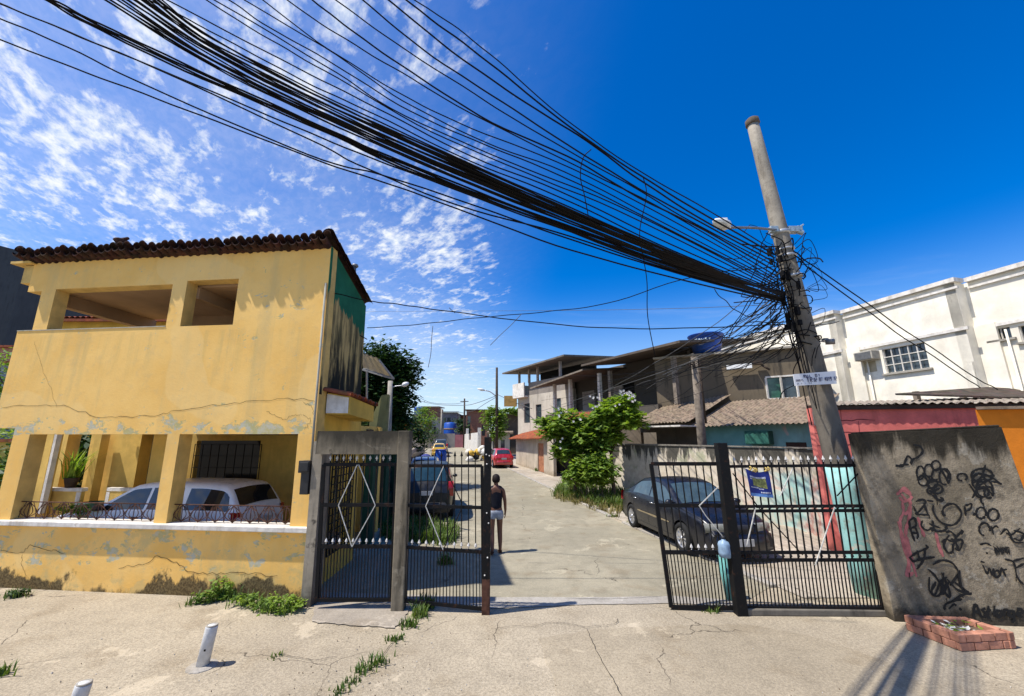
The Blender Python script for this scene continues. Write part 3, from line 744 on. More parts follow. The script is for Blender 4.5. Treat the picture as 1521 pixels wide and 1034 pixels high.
each('bolt', MT['spear'], ((-.02, 2.35), (.03, 2.33), (-.01, 2.2), (.0, 1.45), (.03, 1.3), (.02, .8), (-.02, .55)), lambda mb, k: mb.lathe([(.012, 0), (.012, .008), (0, .012)], n=8, M=Matrix.Translation((-.40 + k[0], 6.84, k[1])) @ Matrix.Rotation(R(90), 4, 'X')), tp)
# open leaf on the right
rg = thing('gate_leaf', 'open black iron gate leaf standing in front of the dark sedan', 'gate', (2.9, 7.0, 0))
L3 = Leaf((997, 902), (1090, 903), (1066, 689), (967, 689), 7.05, 6.95)
b1, b2 = bfrac(824, 689, 902), bfrac(754, 689, 902)
one('frame', MT['blackiron'], lambda mb: L3.frame(mb, (0.0, b1, b2, 1), .06, (1, 0)), rg)
def bars(mb): L3.bars(mb, 9, b1, 1.0); L3.bars(mb, 19, 0.0, b1, .014)
one('grille', MT['blackiron'], bars, rg)
L3.tips('spear_tip', MT['spear'], [k / 9 for k in range(4, 8)], b1 + .02, rg)
one('diamond_rod', MT['whiterod'], lambda mb: L3.rod(mb, [(.98, .84), (.64, b2 + .0), (.72, b2 - .07), (.98, b1 + .09)]), rg)
bt = atY(1076, 815, 6.86)
jug = thing('plastic_jug', 'pale blue plastic jug hung on the open gate leaf by its post', 'jug', bt - V(0, 0, .12))
one('jug_body', plain('blue_plastic', (.23, .33, .45), .2, 14, .4, .1), lambda mb: mb.lathe([(.0, -.125), (.085, -.12), (.092, -.05), (.088, .02), (.092, .06), (.075, .1), (.03, .125), (.028, .15), (0, .15)], bt, 14), jug)
one('cap', MT['blackplastic'], lambda mb: mb.lathe([(.033, .145), (.033, .18), (0, .182)], bt, 10), jug)
wp = thing('steel_post', 'thick black gate post leaning between open leaf and fixed panel', 'post', (3.4, 6.85, 0))
pb, pt_ = atY(1101, 916, 6.86), atY(1070, 658, 6.86)
def post(mb):
    a, b = pb.copy(), pt_.copy(); a.z = 0
    mb.bar(a, b, .16, .14, up=(0, 1, 0))
bevel(one('shaft', MT['blackiron'], post, wp), .006)
tz = ground(1096, 900) + V(0, .25, 0)
teal = plain('teal_paint', (.16, .42, .40), .3, 5, .7, .2)
tpost = thing('pipe_post', 'short teal painted pipe standing behind the open gate leaf', 'post', (tz.x, tz.y, 0))
one('pipe', teal, lambda mb: mb.tube([V(tz.x + .02, tz.y, 0), V(tz.x - .06, tz.y, .72)], .075, 12), tpost)
one('red_band', plain('red_paint', (.4, .05, .06), .2, 5, .7), lambda mb: mb.bar(V(tz.x + .075, tz.y - .055, .1), V(tz.x + .02, tz.y - .055, .66), .03, .03), tpost)
# fixed panel and its kerb
fg = thing('iron_gate', 'wide black iron gate panel carrying a blue poster beside the graffiti wall', 'gate', (4.6, 6.85, 0))
L4 = Leaf((1104, 906), (1312, 907), (1279, 691), (1080, 693), 6.86, 6.80)
y2b = lambda y: bfrac(y, 692, 906)
rails = (0.015, y2b(835), y2b(824), y2b(762), y2b(755), 1)
one('frame', MT['blackiron'], lambda mb: L4.frame(mb, rails, .045), fg)
def bars(mb):
    L4.bars(mb, 18, y2b(835), 1.06, .018); L4.bars(mb, 38, 0.01, y2b(835), .014)
one('grille', MT['blackiron'], bars, fg)
L4.tips('spear_tip', MT['spear'], [k / 18 for k in range(1, 18)], 1.03, fg, .1)
for b_, h_ in ((y2b(833), .1), (y2b(761), .06)): L4.tips('iron_tip', MT['blackiron'], [k / 18 for k in range(1, 18)], b_, fg, h_)
each('diamond_rod', MT['whiterod'], ([(.48, .98), (.36, .78)], [(.75, .70), (.55, .30)], [(.17, .7), (.07, .43)]), lambda mb, k: L4.rod(mb, k), fg)
each('dark_rod', MT['blackiron'], ([(.03, .95), (.2, .69), (.47, .37)], [(.97, .95), (.78, .78)]), lambda mb, k: L4.rod(mb, k, .014), fg)
gk = one('gate_kerb', dirty('kerb_dark', (.17, .15, .12), (.03, .028, .024), .7, scale=4), lambda mb: mb.box(V(4.6, 6.90, .045), (2.3, .22, .1), rz=-.02), label='low stained concrete kerb under the wide black gate panel', cat='kerb', kind='thing')
bevel(gk, .02)
# poster
pos_ = thing('poster', 'small blue printed poster tied to the wide gate panel', 'poster', L4.P(.2, .9, .05))
def sag(u, v):
    q = L4.P(.128 + .172 * u, 0, .045)
    z = L4.P(.2, .985).z - .0 - .42 * v - .045 * math.sin(math.pi * u) * (1 - v) - .03 * u
    return V(q.x + .03 * v, q.y - .012 * math.sin(u * 7 + v * 3), z)
MT['poster'] = plain('poster_blue', (.012, .025, .17), .15, 9, .5, 0)
one('sheet', MT['poster'], lambda mb: mb.grid([[sag(u / 8, v / 8) for u in range(9)] for v in range(9)]), pos_)
def patchon(mb, u0, u1, v0, v1, n=4, off=.004):
    mb.grid([[sag(u0 + (u1 - u0) * i / n, v0 + (v1 - v0) * j / 2) + V(0, -off, 0) for i in range(n + 1)] for j in range(3)])
def words_(mb):
    r = random.Random(3)
    for (v, h, u0, u1, cw) in ((.20, .07, .12, .82, .055), (.29, .05, .12, .2, .05), (.62, .05, .1, .42, .05), (.66, .05, .45, .62, .04), (.79, .06, .5, .92, .06)):
        u = u0
        while u < u1:
            q = cw * r.uniform(.5, .85)
            patchon(mb, u, u + q * .8, v + r.uniform(0, .012), v + h, 1, .004)
            u += cw
one('lettering', plain('poster_white', (.6, .62, .68), .1, 9, .5, 0), words_, pos_)
one('printed_panel', plain('poster_olive', (.20, .21, .07), .5, 40, .5, 0), lambda mb: mb.grid([[sag(.22 + .58 * i / 4, .27 + .3 * j / 3 + .1 * (i / 4) * (j / 3)) + V(0, -.003, 0) for i in range(5)] for j in range(4)]), pos_)
one('pale_strip', plain('poster_pale', (.10, .22, .50), .3, 20, .5, 0), lambda mb: patchon(mb, .04, 1.0, .88, 1.0, 6, .002), pos_)
each('tie', plain('yellow_tie', (.55, .40, .12), .3, 20, .7), (.15, .3, .4, .85, .95), lambda mb, u: mb.tube(spline([sag(u, 0), sag(u, 0) + V(.02, -.03, .03), sag(u, 0) + V(.0, -.02, .06)], 4), .013, 6), pos_)

# ---------------------------------------------------------------- graffiti wall
def graffiti_render():
    g = NB('graffiti_wall_render'); x = g.xyz()
    n1 = g.noise(1.1, 7, .62, .5); n2 = g.noise(6, 8, .7); n3 = g.noise(40, 5, .65); sp = g.vor(38)
    col = g.mix(g.ss(n1, .36, .62), (.19, .155, .105), (.36, .295, .205))
    col = g.mix(g.ss(n2, .46, .66, 0, .65), col, (.085, .072, .052))
    col = g.mix(g.ss(g.noise(3, 6, .7, vec=g.map(loc=(5, 1, 2))), .58, .64, 0, .7), col, (.36, .32, .25))
    col = g.mix(g.ss(sp, .05, .11, .5, 0), col, (.06, .05, .04))
    st = g.noise(3.5, 6, .68, vec=g.map(scale=(1, 1, .13)))
    h = g.M('ADD', g.M('MULTIPLY', g.M('SUBTRACT', x[2], 2.25), .75), st)
    col = g.mix(g.ss(h, .5, .72, 0, .93), col, (.022, .019, .014))
    f = g.M('SUBTRACT', x[2], g.M('MULTIPLY', g.noise(4, 7, .7), .55))
    col = g.mix(g.ss(f, -.2, .02, .85, 0), col, (.03, .026, .02))
    return g.out(col, .93, g.bump(g.M('ADD', n2, g.M('MULTIPLY', n3, .6)), .55, .03), .1)
MT['gwall'] = graffiti_render()
GP = V(5.60, 6.62, 0); GD = V(2.1, -.2, 0).normalized(); GN = V(GD.y, -GD.x, 0)
gw = thing('graffiti_wall', 'grey concrete wall scrawled with black and pink graffiti right of the gate', 'wall', GP)
def gwall(mb):
    tl, tr = onplane(1272, 644, GP, GD), onplane(1488, 634, GP, GD)
    bl = GP + V(-.02, 0, 0); br = GP + GD * 2.32
    mb.prism([bl, br, tr, tl], -GN * .2)
    # chipped cap
    mb.prism([tl + V(.03, 0, -.0), tr + V(-.03, 0, 0), tr + V(-.03, 0, .03), tl + V(.03, 0, .02)], -GN * .17)
o = one('wall_slab', MT['gwall'], gwall, gw); bevel(o, .012)
strokes = []
def arc(cx, cy, rx, ry, a0=0, a1=360, n=18, rot=0):
    out = []
    for k in range(n + 1):
        a = R(a0 + (a1 - a0) * k / n); x, y = rx * math.cos(a), ry * math.sin(a); r = R(rot)
        out.append((cx + x * math.cos(r) - y * math.sin(r), cy + x * math.sin(r) + y * math.cos(r)))
    return out
def Z(*pts): return [(1330 + x / 3.042, 620 + y / 3.042) for x, y in pts]
S = strokes.append
for c in ((112, 250, 17, 30), (182, 218, 20, 22), (150, 240, 20, 28), (222, 268, 25, 36), (200, 262, 38, 30), (128, 285, 26, 24), (165, 300, 24, 20), (190, 325, 22, 20), (160, 332, 18, 14)):
    S((arc(*Z((c[0], c[1]))[0], c[2] / 3.04, c[3] / 3.04, rnd.uniform(0, 90), rnd.uniform(380, 430)), .03, 0))
for p in ([(150, 330), (175, 345), (190, 370), (215, 372), (200, 360)], [(165, 350), (190, 372), (212, 380)], [(140, 300), (170, 330), (200, 320)], [(200, 230), (225, 270), (240, 300)], [(120, 250), (150, 290), (190, 280)],
          [(90, 380), (120, 372), (135, 385), (105, 425), (90, 435), (120, 440), (150, 440)], [(80, 400), (90, 425)], [(125, 385), (145, 440)], [(170, 380), (140, 375)],
          [(170, 395), (168, 420), (185, 455), (215, 480), (255, 487), (285, 465), (295, 430), (270, 395), (240, 392), (215, 410), (212, 440), (225, 440)],
          [(60, 465), (65, 500), (85, 560)], [(62, 465), (85, 455), (90, 490), (70, 500)], [(85, 490), (100, 530), (95, 550)], [(75, 520), (100, 525)],
          [(120, 465), (115, 490), (140, 510), (165, 500), (185, 515), (220, 510), (228, 490), (205, 475)], [(150, 480), (175, 490), (200, 500)], [(165, 465), (170, 500), (160, 515)],
          [(225, 520), (245, 515), (270, 540), (255, 560), (225, 550), (205, 565)], [(240, 530), (215, 575), (235, 610), (255, 605), (260, 570), (290, 550), (300, 565), (285, 600), (265, 590)], [(270, 545), (300, 510), (295, 530)], [(250, 545), (275, 575), (280, 600)],
          [(65, 630), (95, 610), (140, 590), (135, 575)], [(60, 630), (80, 650), (110, 640), (175, 630)], [(130, 595), (125, 640), (95, 685)], [(95, 600), (105, 640)],
          [(165, 665), (205, 645), (250, 655), (275, 685), (285, 720), (300, 790)], [(145, 685), (180, 720), (215, 780), (240, 812), (240, 780), (205, 700)], [(150, 720), (150, 780), (175, 800), (200, 740), (230, 720)], [(180, 740), (160, 790), (190, 805), (225, 750)], [(215, 700), (205, 800), (240, 740)], [(230, 730), (280, 780), (340, 795), (300, 800), (245, 835)], [(290, 690), (290, 760), (330, 790), (260, 740)], [(245, 760), (290, 700)],
          [(220, 870), (225, 845), (260, 830), (300, 820)], [(240, 865), (262, 845), (275, 850)], [(285, 865), (300, 868)],
          [(0, 215), (30, 222), (45, 195), (55, 175), (72, 190), (68, 210), (78, 190), (100, 180), (122, 155), (110, 130), (80, 125)], [(0, 222), (30, 215), (60, 213)]):
    S((Z(*p), .034, 0))
for c in ((300, 270, 22, 16), (390, 262, 48, 30), (375, 290, 30, 34), (400, 320, 36, 40), (420, 340, 20, 25), (390, 340, 30, 25), (385, 432, 22, 25), (440, 440, 24, 26), (400, 505, 24, 28)):
    S((arc(*Z((c[0], c[1]))[0], c[2] / 3.04, c[3] / 3.04, rnd.uniform(0, 90), rnd.uniform(370, 420)), .034, 0))
for p in ([(405, 215), (390, 260), (370, 300)], [(345, 300), (400, 265), (440, 275), (470, 300), (475, 295)], [(330, 300), (355, 340), (345, 365)], [(370, 250), (430, 265), (445, 260)], [(385, 360), (385, 385), (395, 390)], [(430, 290), (460, 295)], [(400, 300), (435, 350)], [(370, 310), (410, 290)],
          [(310, 400), (315, 445)], [(312, 400), (340, 390), (335, 415), (312, 425)], [(350, 445), (355, 430)],
          [(430, 490), (440, 530)], [(432, 505), (450, 490), (462, 500)], [(470, 530), (500, 505), (530, 560), (575, 565)], [(560, 500), (520, 530), (495, 520)], [(530, 510), (575, 525), (560, 555), (530, 545)],
          [(378, 575), (405, 568), (430, 580)], [(405, 610), (415, 615)], [(380, 650), (400, 655)], [(390, 665), (410, 705), (420, 680), (432, 710), (440, 680)], [(445, 690), (445, 720), (465, 715), (460, 690), (448, 695)], [(470, 715), (475, 680), (495, 720)], [(480, 690), (500, 685)],
          [(490, 640), (530, 655), (545, 720), (575, 755)], [(530, 650), (580, 635)], [(545, 680), (580, 660)]):
    S((Z(*p), .03, 0))
for k in range(14):
    x = 440 + k * 5; S((Z((x, 600 + rnd.uniform(-20, 10)), (x + 6, 590), (x + 9, 615 + rnd.uniform(-5, 12))), .014, 0))
# the word along the foot
for p in ([(350, 905), (352, 860), (365, 850), (385, 905)], [(352, 882), (380, 878)], [(405, 862), (390, 870), (405, 885), (400, 900), (388, 900)], [(418, 850), (415, 900), (425, 902)], [(410, 872), (428, 868)], [(445, 850), (442, 900)],
          [(470, 870), (455, 880), (458, 900), (472, 895), (475, 872), (478, 900)], [(488, 900), (488, 872), (505, 872), (507, 900)], [(527, 872), (513, 880), (518, 900), (530, 895)], [(531, 870), (533, 915), (520, 925)], [(548, 885), (570, 880), (565, 866), (550, 870), (548, 895), (570, 898)]):
    S((Z(*p), .042, 0))
for p in ([(5, 350), (30, 330), (60, 345), (70, 365), (40, 380), (15, 360)], [(25, 345), (45, 370), (65, 380), (60, 420), (40, 440)], [(30, 380), (35, 430), (20, 470), (30, 560), (55, 640), (60, 700)], [(70, 400), (60, 460), (45, 520), (60, 580), (75, 650), (95, 720)], [(10, 470), (40, 560), (60, 650), (50, 715), (80, 700)], [(100, 450), (115, 500), (130, 540)], [(15, 340), (40, 320), (70, 350)], [(180, 520), (195, 580), (215, 630)]):
    S((Z(*p), .045, 1))
for p_, l_ in (((228, 815), 28), ((300, 795), 22), ((185, 372), 25), ((258, 600), 18), ((395, 385), 24), ((150, 440), 20), ((540, 720), 22), ((60, 700), 30)):
    S((Z(p_, (p_[0] + 1, p_[1] + l_ * .5), (p_[0] + 3, p_[1] + l_)), .014, 0))
gmats = [plain('black_spray', (.012, .012, .012), .2, 10, .8, 0), plain('pink_spray', (.36, .12, .115), .3, 9, .9, 0)]
for mi, nm in ((0, 'black_graffiti'), (1, 'pink_graffiti')):
    mb = MB(); k = 0
    for pts, wd, m in strokes:
        if m != mi: continue
        q = [onplane(p.x, p.y, GP, GD) for p in spline([V(a, b, 0) for a, b in pts], 4 if len(pts) < 15 else 2)]
        if any((a - GP).dot(GD) > 2.31 for a in q): q = [a for a in q if (a - GP).dot(GD) < 2.28]
        if len(q) > 1: ribbon(mb, q, wd * .98, GN, .004 + .0009 * (k % 40) * .3 + mi * .0001); k += 1
    mb.build(nm, gmats[mi], gw)
# brick planter
pl_ = thing('brick_planter', 'low square planter of red bricks on the ground before the graffiti wall', 'planter', (5.9, 6.1, 0))
c4 = [V(5.50, 6.36, 0), V(5.62, 5.76, 0), V(6.42, 5.84, 0), V(6.3, 6.3, 0)]
def planter(mb):
    r = random.Random(5)
    for i in range(4):
        a, b = c4[i], c4[(i + 1) % 4]; L_ = (b - a).length; t_ = (b - a).normalized(); n_ = V(t_.y, -t_.x, 0)
        for row in range(2):
            x = -.0 if row == 0 else -.1
            while x < L_ - .02:
                x0, x1 = max(0, x + .006), min(L_ - .05, x + .2)
                if x1 - x0 > .04:
                    c = a + t_ * ((x0 + x1) / 2) - n_ * .05 + V(0, 0, 0.05 + row * .094)
                    mb.box(c, (x1 - x0, .1 + r.uniform(-.008, .008), .088), rz=math.atan2(t_.y, t_.x) + r.uniform(-.02, .02))
                x += .207
bevel(one('brick_rim', MT['planterbrick'], planter, pl_), .006)
one('soil', MT['soil'], lambda mb: mb.prism([p * .9 + V(5.96, 6.06, 0) * .1 for p in c4], V(0, 0, .125)), pl_)
def leaves(mb):
    r = random.Random(9)
    for k in range(40):
        c = V(5.85 + r.uniform(-.2, .3), 6.05 + r.uniform(-.12, .15), .13 + r.uniform(0, .05)); a = r.uniform(0, 6.3); d = V(math.cos(a), math.sin(a), r.uniform(0, .3)) * r.uniform(.08, .17); n = V(-d.y, d.x, 0) * .2
        mb.add([c, c + d * .5 + n, c + d, c + d * .5 - n], [(0, 1, 2, 3)], r.randint(0, 1))
one('fallen_leaves', [MT['leafB'], MT['white_trim']], leaves, pl_, kind='stuff')
# ---------------------------------------------------------------- concrete utility pole
PB, PT = V(6.16, 7.68, 0), atY(1118, 184, 7.6)
def polept(t): return PB.lerp(PT, t)
def pole_at(py):
    """point on the pole axis that shows at image row py"""
    lo, hi = 0.0, 1.0
    for _ in range(40):
        m = (lo + hi) / 2; q = polept(m) - V(0, 0, HC)
        v = F * (q.z * CP - q.y * SP) / (q.y * CP + q.z * SP)
        if CY - v > py: lo = m
        else: hi = m
    return polept(lo)
def pole_mat():
    g = NB('stained_pole_concrete'); x = g.xyz(); n = g.noise(3, 7, .65); n2 = g.noise(14, 6, .7); st = g.noise(6, 6, .65, vec=g.map(scale=(1, 1, .12)))
    col = g.mix(g.ss(n, .35, .65), (.25, .22, .18), (.33, .295, .24))
    col = g.mix(g.ss(st, .48, .68, 0, .6), col, (.07, .06, .048)); col = g.mix(g.ss(n2, .52, .7, 0, .5), col, (.12, .105, .085))
    h = g.M('ADD', x[2], g.M('MULTIPLY', g.M('SUBTRACT', st, .5), 2.5))
    col = g.mix(g.ss(h, 6.4, 4.6, 0, .62), col, (.075, .062, .05))
    return g.out(col, .92, g.bump(n2, .3, .02), .15)
MT['pole'] = pole_mat()
up = thing('utility_pole', 'tall round concrete utility pole leaning left in a tangle of black wires', 'utility pole', PB)
one('pole_shaft', MT['pole'], lambda mb: mb.tube([polept(k / 14) for k in range(15)], [.232 - .118 * k / 14 for k in range(15)], 20), up)
ax = (PT - PB).normalized()
one('pole_cap', dirty('pole_cap', (.13, .10, .075), (.03, .03, .02), .6, scale=8), lambda mb: mb.tube([PT - ax * .04, PT - ax * .02, PT + ax * .09, PT + ax * .13], [.125, .142, .135, .09], 18), up)
MT['mural'] = None
def mural_mat():
    g = NB('mural_paint'); n = g.noise(2.4, 6, .6, .5); n2 = g.noise(5, 5)
    col = g.ramp(n, [(.28, (.42, .14, .13)), (.34, (.55, .52, .44)), (.42, (.25, .50, .48)), (.56, (.34, .60, .57)), (.62, (.20, .42, .42)), (.7, (.60, .58, .48))])
    col = g.mix(g.ss(n2, .55, .68, 0, .7), col, (.25, .2, .15)); return g.out(col, .85, g.bump(n2, .15, .02))
MT['mural'] = mural_mat()
one('painted_base', MT['mural'], lambda mb: mb.tube([polept(t_) for t_ in (0, .06, .12, .18, .225)], [.238, .235, .231, .226, .218], 20), up)
each('steel_band', MT['galv'], ((382, .185, .05), (412, .195, .05), (372, .18, .03), (347, .172, .07)), lambda mb, k: mb.tube([pole_at(k[0]) - ax * k[2] / 2, pole_at(k[0]) + ax * k[2] / 2], k[1], 18), up)
def clampb(mb):
    c = pole_at(345)
    mb.box(c + V(.22, -.05, .02), (.22, .14, .12)); mb.box(c + V(.36, -.05, .05), (.1, .1, .1)); mb.box(c + V(-.2, -.1, .0), (.16, .1, .13))
    mb.tube([c + V(.3, -.05, 0), c + V(.42, -.07, -.06)], .05, 8); mb.tube([c + V(.36, -.05, .08), c + V(.46, -.07, .14)], .018, 6)
bevel(one('clamp', plain('pale_steel_clamp', (.38, .45, .47), .4, 20, .5, .2, .5, .4), clampb, up), .01)
# street lamp on the pole
a0 = pole_at(346) + V(-.15, -.12, 0); a1 = atD(1082, 338, 7.6); a2 = atD(1064, 329, 7.5)
lamp = thing('street_lamp', 'white street lamp on a thin arm clamped to the big concrete pole', 'street lamp', a0)
one('arm', MT['steelgrey'], lambda mb: mb.tube(spline([a0, a0.lerp(a1, .5) + V(0, 0, .02), a1], 5), .025, 8), lamp)
def lamphead(mb):
    d = (a2 - a1).normalized(); x = d.cross(V(0, 0, 1)).normalized(); y = x.cross(d)
    L_ = .40; o = a1 - d * .03; rows = []
    for t_, rx, ry in ((0, .035, .035), (.1, .05, .05), (.16, .10, .085), (.3, .125, .095), (.5, .125, .085), (.75, .10, .07), (.95, .05, .035), (1, .01, .01)):
        rows.append([o + d * L_ * t_ + x * rx * math.cos(a) + y * ry * math.sin(a) * (1.1 if math.sin(a) > 0 else .7) for a in [2 * math.pi * k / 14 for k in range(14)]])
    mb.grid(rows, 0, True, True); mb.box(o + d * .16 + y * .1, (.1, .1, .06))
hd = one('lamp_head', MT['lampw'], lamphead, lamp)
def lampl(mb):
    d = (a2 - a1).normalized(); x = d.cross(V(0, 0, 1)).normalized(); y = x.cross(d); o = a1 - d * .03
    rows = [[o + d * (.1 + .28 * i / 5) - y * (.05 + .05 * math.sin(math.pi * i / 5) * math.cos(s_ * 1.5)) + x * s_ * .105 * math.sin(math.pi * (.15 + .7 * i / 5)) for s_ in (-1, -.6, 0, .6, 1)] for i in range(6)]
    mb.grid(rows)
one('lens', MT['lens'], lampl, hd)
# street sign strapped to the pole
sg = thing('street_sign', 'white street number sign with blue hand lettering across the concrete pole', 'sign', pole_at(565) + V(0, -.3, 0))
Ys = 7.33; sc_ = [atY(1178, 556, Ys), atY(1241, 551, Ys), atY(1243, 570, Ys), atY(1181, 573, Ys)]
one('plate', plain('sign_white', (.70, .70, .72), .06, 6, .5, .05), lambda mb: mb.prism(sc_, V(0, .012, 0)), sg)
FONT = {'R': [[(0, 0), (0, 1), (.7, 1), (.7, .55), (0, .5), (.7, 0)]], 'U': [[(0, 1), (0, 0), (.7, 0), (.7, 1)]], 'A': [[(0, 0), (.35, 1), (.7, 0)], [(.15, .4), (.55, .4)]], '0': [[(0, 0), (0, 1), (.65, 1), (.65, 0), (0, 0)]],
        '1': [[(.1, .75), (.35, 1), (.35, 0)]], '4': [[(.5, 0), (.5, 1), (0, .35), (.7, .35)]], '7': [[(0, 1), (.7, 1), (.25, 0)]], '2': [[(0, 1), (.65, 1), (.65, .5), (0, .5), (0, 0), (.65, 0)]], '5': [[(.65, 1), (0, 1), (0, .55), (.65, .55), (.65, 0), (0, 0)]],
        '9': [[(.65, .5), (0, .5), (0, 1), (.65, 1), (.65, 0), (0, 0)]], '3': [[(0, 1), (.65, 1), (.65, 0), (0, 0)], [(.1, .5), (.65, .5)]], '-': [[(.1, .5), (.5, .5)]], 'N': [[(0, 0), (0, 1), (.7, 0), (.7, 1)]], 'I': [[(.3, 0), (.3, 1)]], '.': [[(.2, 0), (.35, .08)]],
        'C': [[(.65, .9), (.3, 1), (0, .7), (0, .3), (.3, 0), (.65, .1)]], 'O': [[(0, .5), (.1, .9), (.35, 1), (.6, .9), (.7, .5), (.6, .1), (.35, 0), (.1, .1), (0, .5)]], 'S': [[(.65, .95), (.1, .95), (0, .7), (.6, .35), (.5, 0), (0, .05)]], 'T': [[(0, 1), (.7, 1)], [(.35, 1), (.35, 0)]], ' ': []}
def letters(mb, word, u, v, h, cw, P, n, wd, off=.004):
    for ch in word:
        for st in FONT.get(ch, []):
            ribbon(mb, [P(u + x * cw * .8, v + y * h) for x, y in st], wd, n, off); off += .00008
        u += cw
def SP_(u, v): return (sc_[3] * (1 - u) + sc_[2] * u) * (1 - v) + (sc_[0] * (1 - u) + sc_[1] * u) * v
def signl(mb):
    n = V(0, -1, 0)
    letters(mb, 'RUA', .24, .62, .24, .06, SP_, n, .017); letters(mb, '01', .51, .64, .22, .07, SP_, n, .017, .006)
    letters(mb, '00015', .04, .34, .17, .036, SP_, n, .010, .008)
    letters(mb, '1R', .30, .25, .36, .075, SP_, n, .02, .0095); letters(mb, '02 07 4019 12', .46, .26, .30, .043, SP_, n, .014, .011); letters(mb, '2.1 - 14', .05, .08, .13, .045, SP_, n, .009, .014)
one('lettering', plain('sign_ink', (.02, .03, .10), .2, 8, .7, 0), signl, sg)
# ---------------------------------------------------------------- overhead cables
def cable(name, pxs, D0, D1, r, ext=0.0, n=5, sub=7, mat=None, wob=0.0, anchor=None, **kw):
    L_ = [0.0]
    for p, q in zip(pxs, pxs[1:]): L_.append(L_[-1] + math.hypot(q[0] - p[0], q[1] - p[1]))
    pts = []
    for p, l in zip(pxs, L_):
        t_ = l / L_[-1]; pts.append(atD(p[0], p[1], 1 / ((1 - t_) / D0 + t_ / D1)))
    if anchor is not None: pts.insert(0, anchor)
    if ext:
        e_, d_ = pts[-1], (pts[-1] - pts[-2]).normalized(); st_ = min(1.0, (pts[-1] - pts[-2]).length)
        pts += [e_ + d_ * st_ * k for k in range(1, int(ext / st_) + 1)]
    q = spline(pts, sub)
    if wob:
        ph = rnd.uniform(0, 6)
        q = [p + V(math.sin(i * .9 + ph), math.cos(i * .7 + ph * 2), math.sin(i * 1.3 + ph)) * wob for i, p in enumerate(q)]
    dd = [((p - V(0, 0, HC)).y * CP + (p.z - HC) * SP) for p in q]; rr = [r * min(1.15, max(.28, abs(d_) / 6.2)) for d_ in dd] if ext and D1 < 6 else r
    mb = MB(); mb.tube(q, rr, n)
    return mb.build(name, mat or MT['cable'], None, fixn=False, **kw)
GC = 'overhead cables strung across the street to the concrete pole'
PA_ = pole_at(440)
Rm = random.Random(11)
LB = 'heavy black cable packed in the dense bundle hanging across the sky to the concrete pole'
for k in range(21):
    f = k / 20; j = lambda a: Rm.uniform(-a, a)
    cable('overhead_cable', [(1166, 438 + 8 * (f - .5)), (1050, 402 + 12 * (.5 - f) + j(1.5)), (900, 343 + 19 * (.5 - f) + j(2)), (700, 259 + 27 * (.5 - f) + j(2.5)), (500, 170 + 36 * (.5 - f) + j(3)), (320, 80 + 42 * (.5 - f) + j(3)), (142 + 92 * f + j(5), -8)],
          7.95, 1.7, Rm.uniform(.010, .0145), 7, wob=.002, label=LB, cat='cable', group=GC)
LB2 = 'thick black cable running along the lower edge of the dense bundle in the sky'
for k in range(4):
    j = lambda a: Rm.uniform(-a, a); o = k * 3.2
    cable('overhead_cable', [(1166, 444), (1000, 390 + o), (800, 318 + o + j(2)), (600, 241 + o), (500, 196 + o + j(2)), (300, 107 + o), (150, 36 + o), (66 - o, -6)], 7.95, 1.7, .015, 7, wob=.002, label=LB2, cat='cable', group=GC)
LB3 = 'thin black cable crossing the sky below the dense bundle of cables'
for pxs in ([(1164, 447), (1000, 402), (850, 352), (680, 305), (529, 243), (480, 217), (250, 110), (100, 47), (-6, 3)],
            [(1164, 449), (1020, 410), (860, 360), (690, 300), (530, 227), (400, 170), (200, 92), (-6, 24)][0:4] + [(560, 258), (480, 238), (250, 142), (100, 70), (-6, 25)],
            [(1163, 451), (1010, 415), (850, 372), (700, 318), (600, 281), (480, 241), (300, 172), (150, 116), (-6, 57)],
            [(1164, 446), (950, 378), (800, 328), (640, 268), (529, 226), (400, 172), (200, 88), (40, 22), (-10, 0)]):
    cable('overhead_cable', pxs, 7.95, 1.8, .012, 7, wob=.0015, label=LB3, cat='cable', group=GC)
LB4 = 'thin black cable sweeping across the sky above the dense bundle of cables'
singles = [([(1158, 432), (950, 330), (800, 265), (640, 196), (500, 117), (400, 58), (296, -6)], .0085), ([(1158, 428), (950, 322), (780, 250), (600, 172), (500, 108), (309, -6)], .0085),
           ([(1157, 424), (1000, 345), (850, 268), (720, 215), (610, 165), (500, 98), (400, 42), (329, -6)], .0085), ([(1156, 420), (1000, 338), (860, 265), (720, 212), (600, 150), (500, 83), (355, -6)], .008),
           ([(1155, 416), (1010, 335), (850, 252), (700, 190), (600, 142), (487, 72), (381, -6)], .008), ([(1154, 410), (1000, 320), (860, 250), (700, 168), (600, 110), (500, 50), (417, -6)], .0085),
           ([(1154, 404), (1050, 345), (950, 293), (860, 240), (730, 182), (610, 108), (520, 43), (457, -8)], .011), ([(1152, 396), (1030, 330), (950, 283), (820, 210), (720, 150), (590, 65), (490, -6)], .0085),
           ([(1152, 390), (1040, 330), (950, 280), (845, 216), (730, 142), (630, 75), (534, -6)], .0105), ([(1150, 384), (1050, 330), (950, 268), (870, 208), (780, 152), (670, 75), (570, -7)], .0115),
           ([(1150, 378), (1050, 322), (950, 260), (840, 185), (740, 105), (650, 36), (591, -8)], .0115), ([(1150, 372), (1050, 312), (950, 253), (834, 171), (740, 90), (660, 30), (606, -6)], .008),
           ([(1160, 436), (1000, 372), (850, 300), (700, 240), (560, 172), (450, 120), (330, 55), (210, -6)], .009), ([(1160, 434), (1000, 366), (850, 292), (700, 232), (560, 160), (440, 100), (240, -6)], .009)]
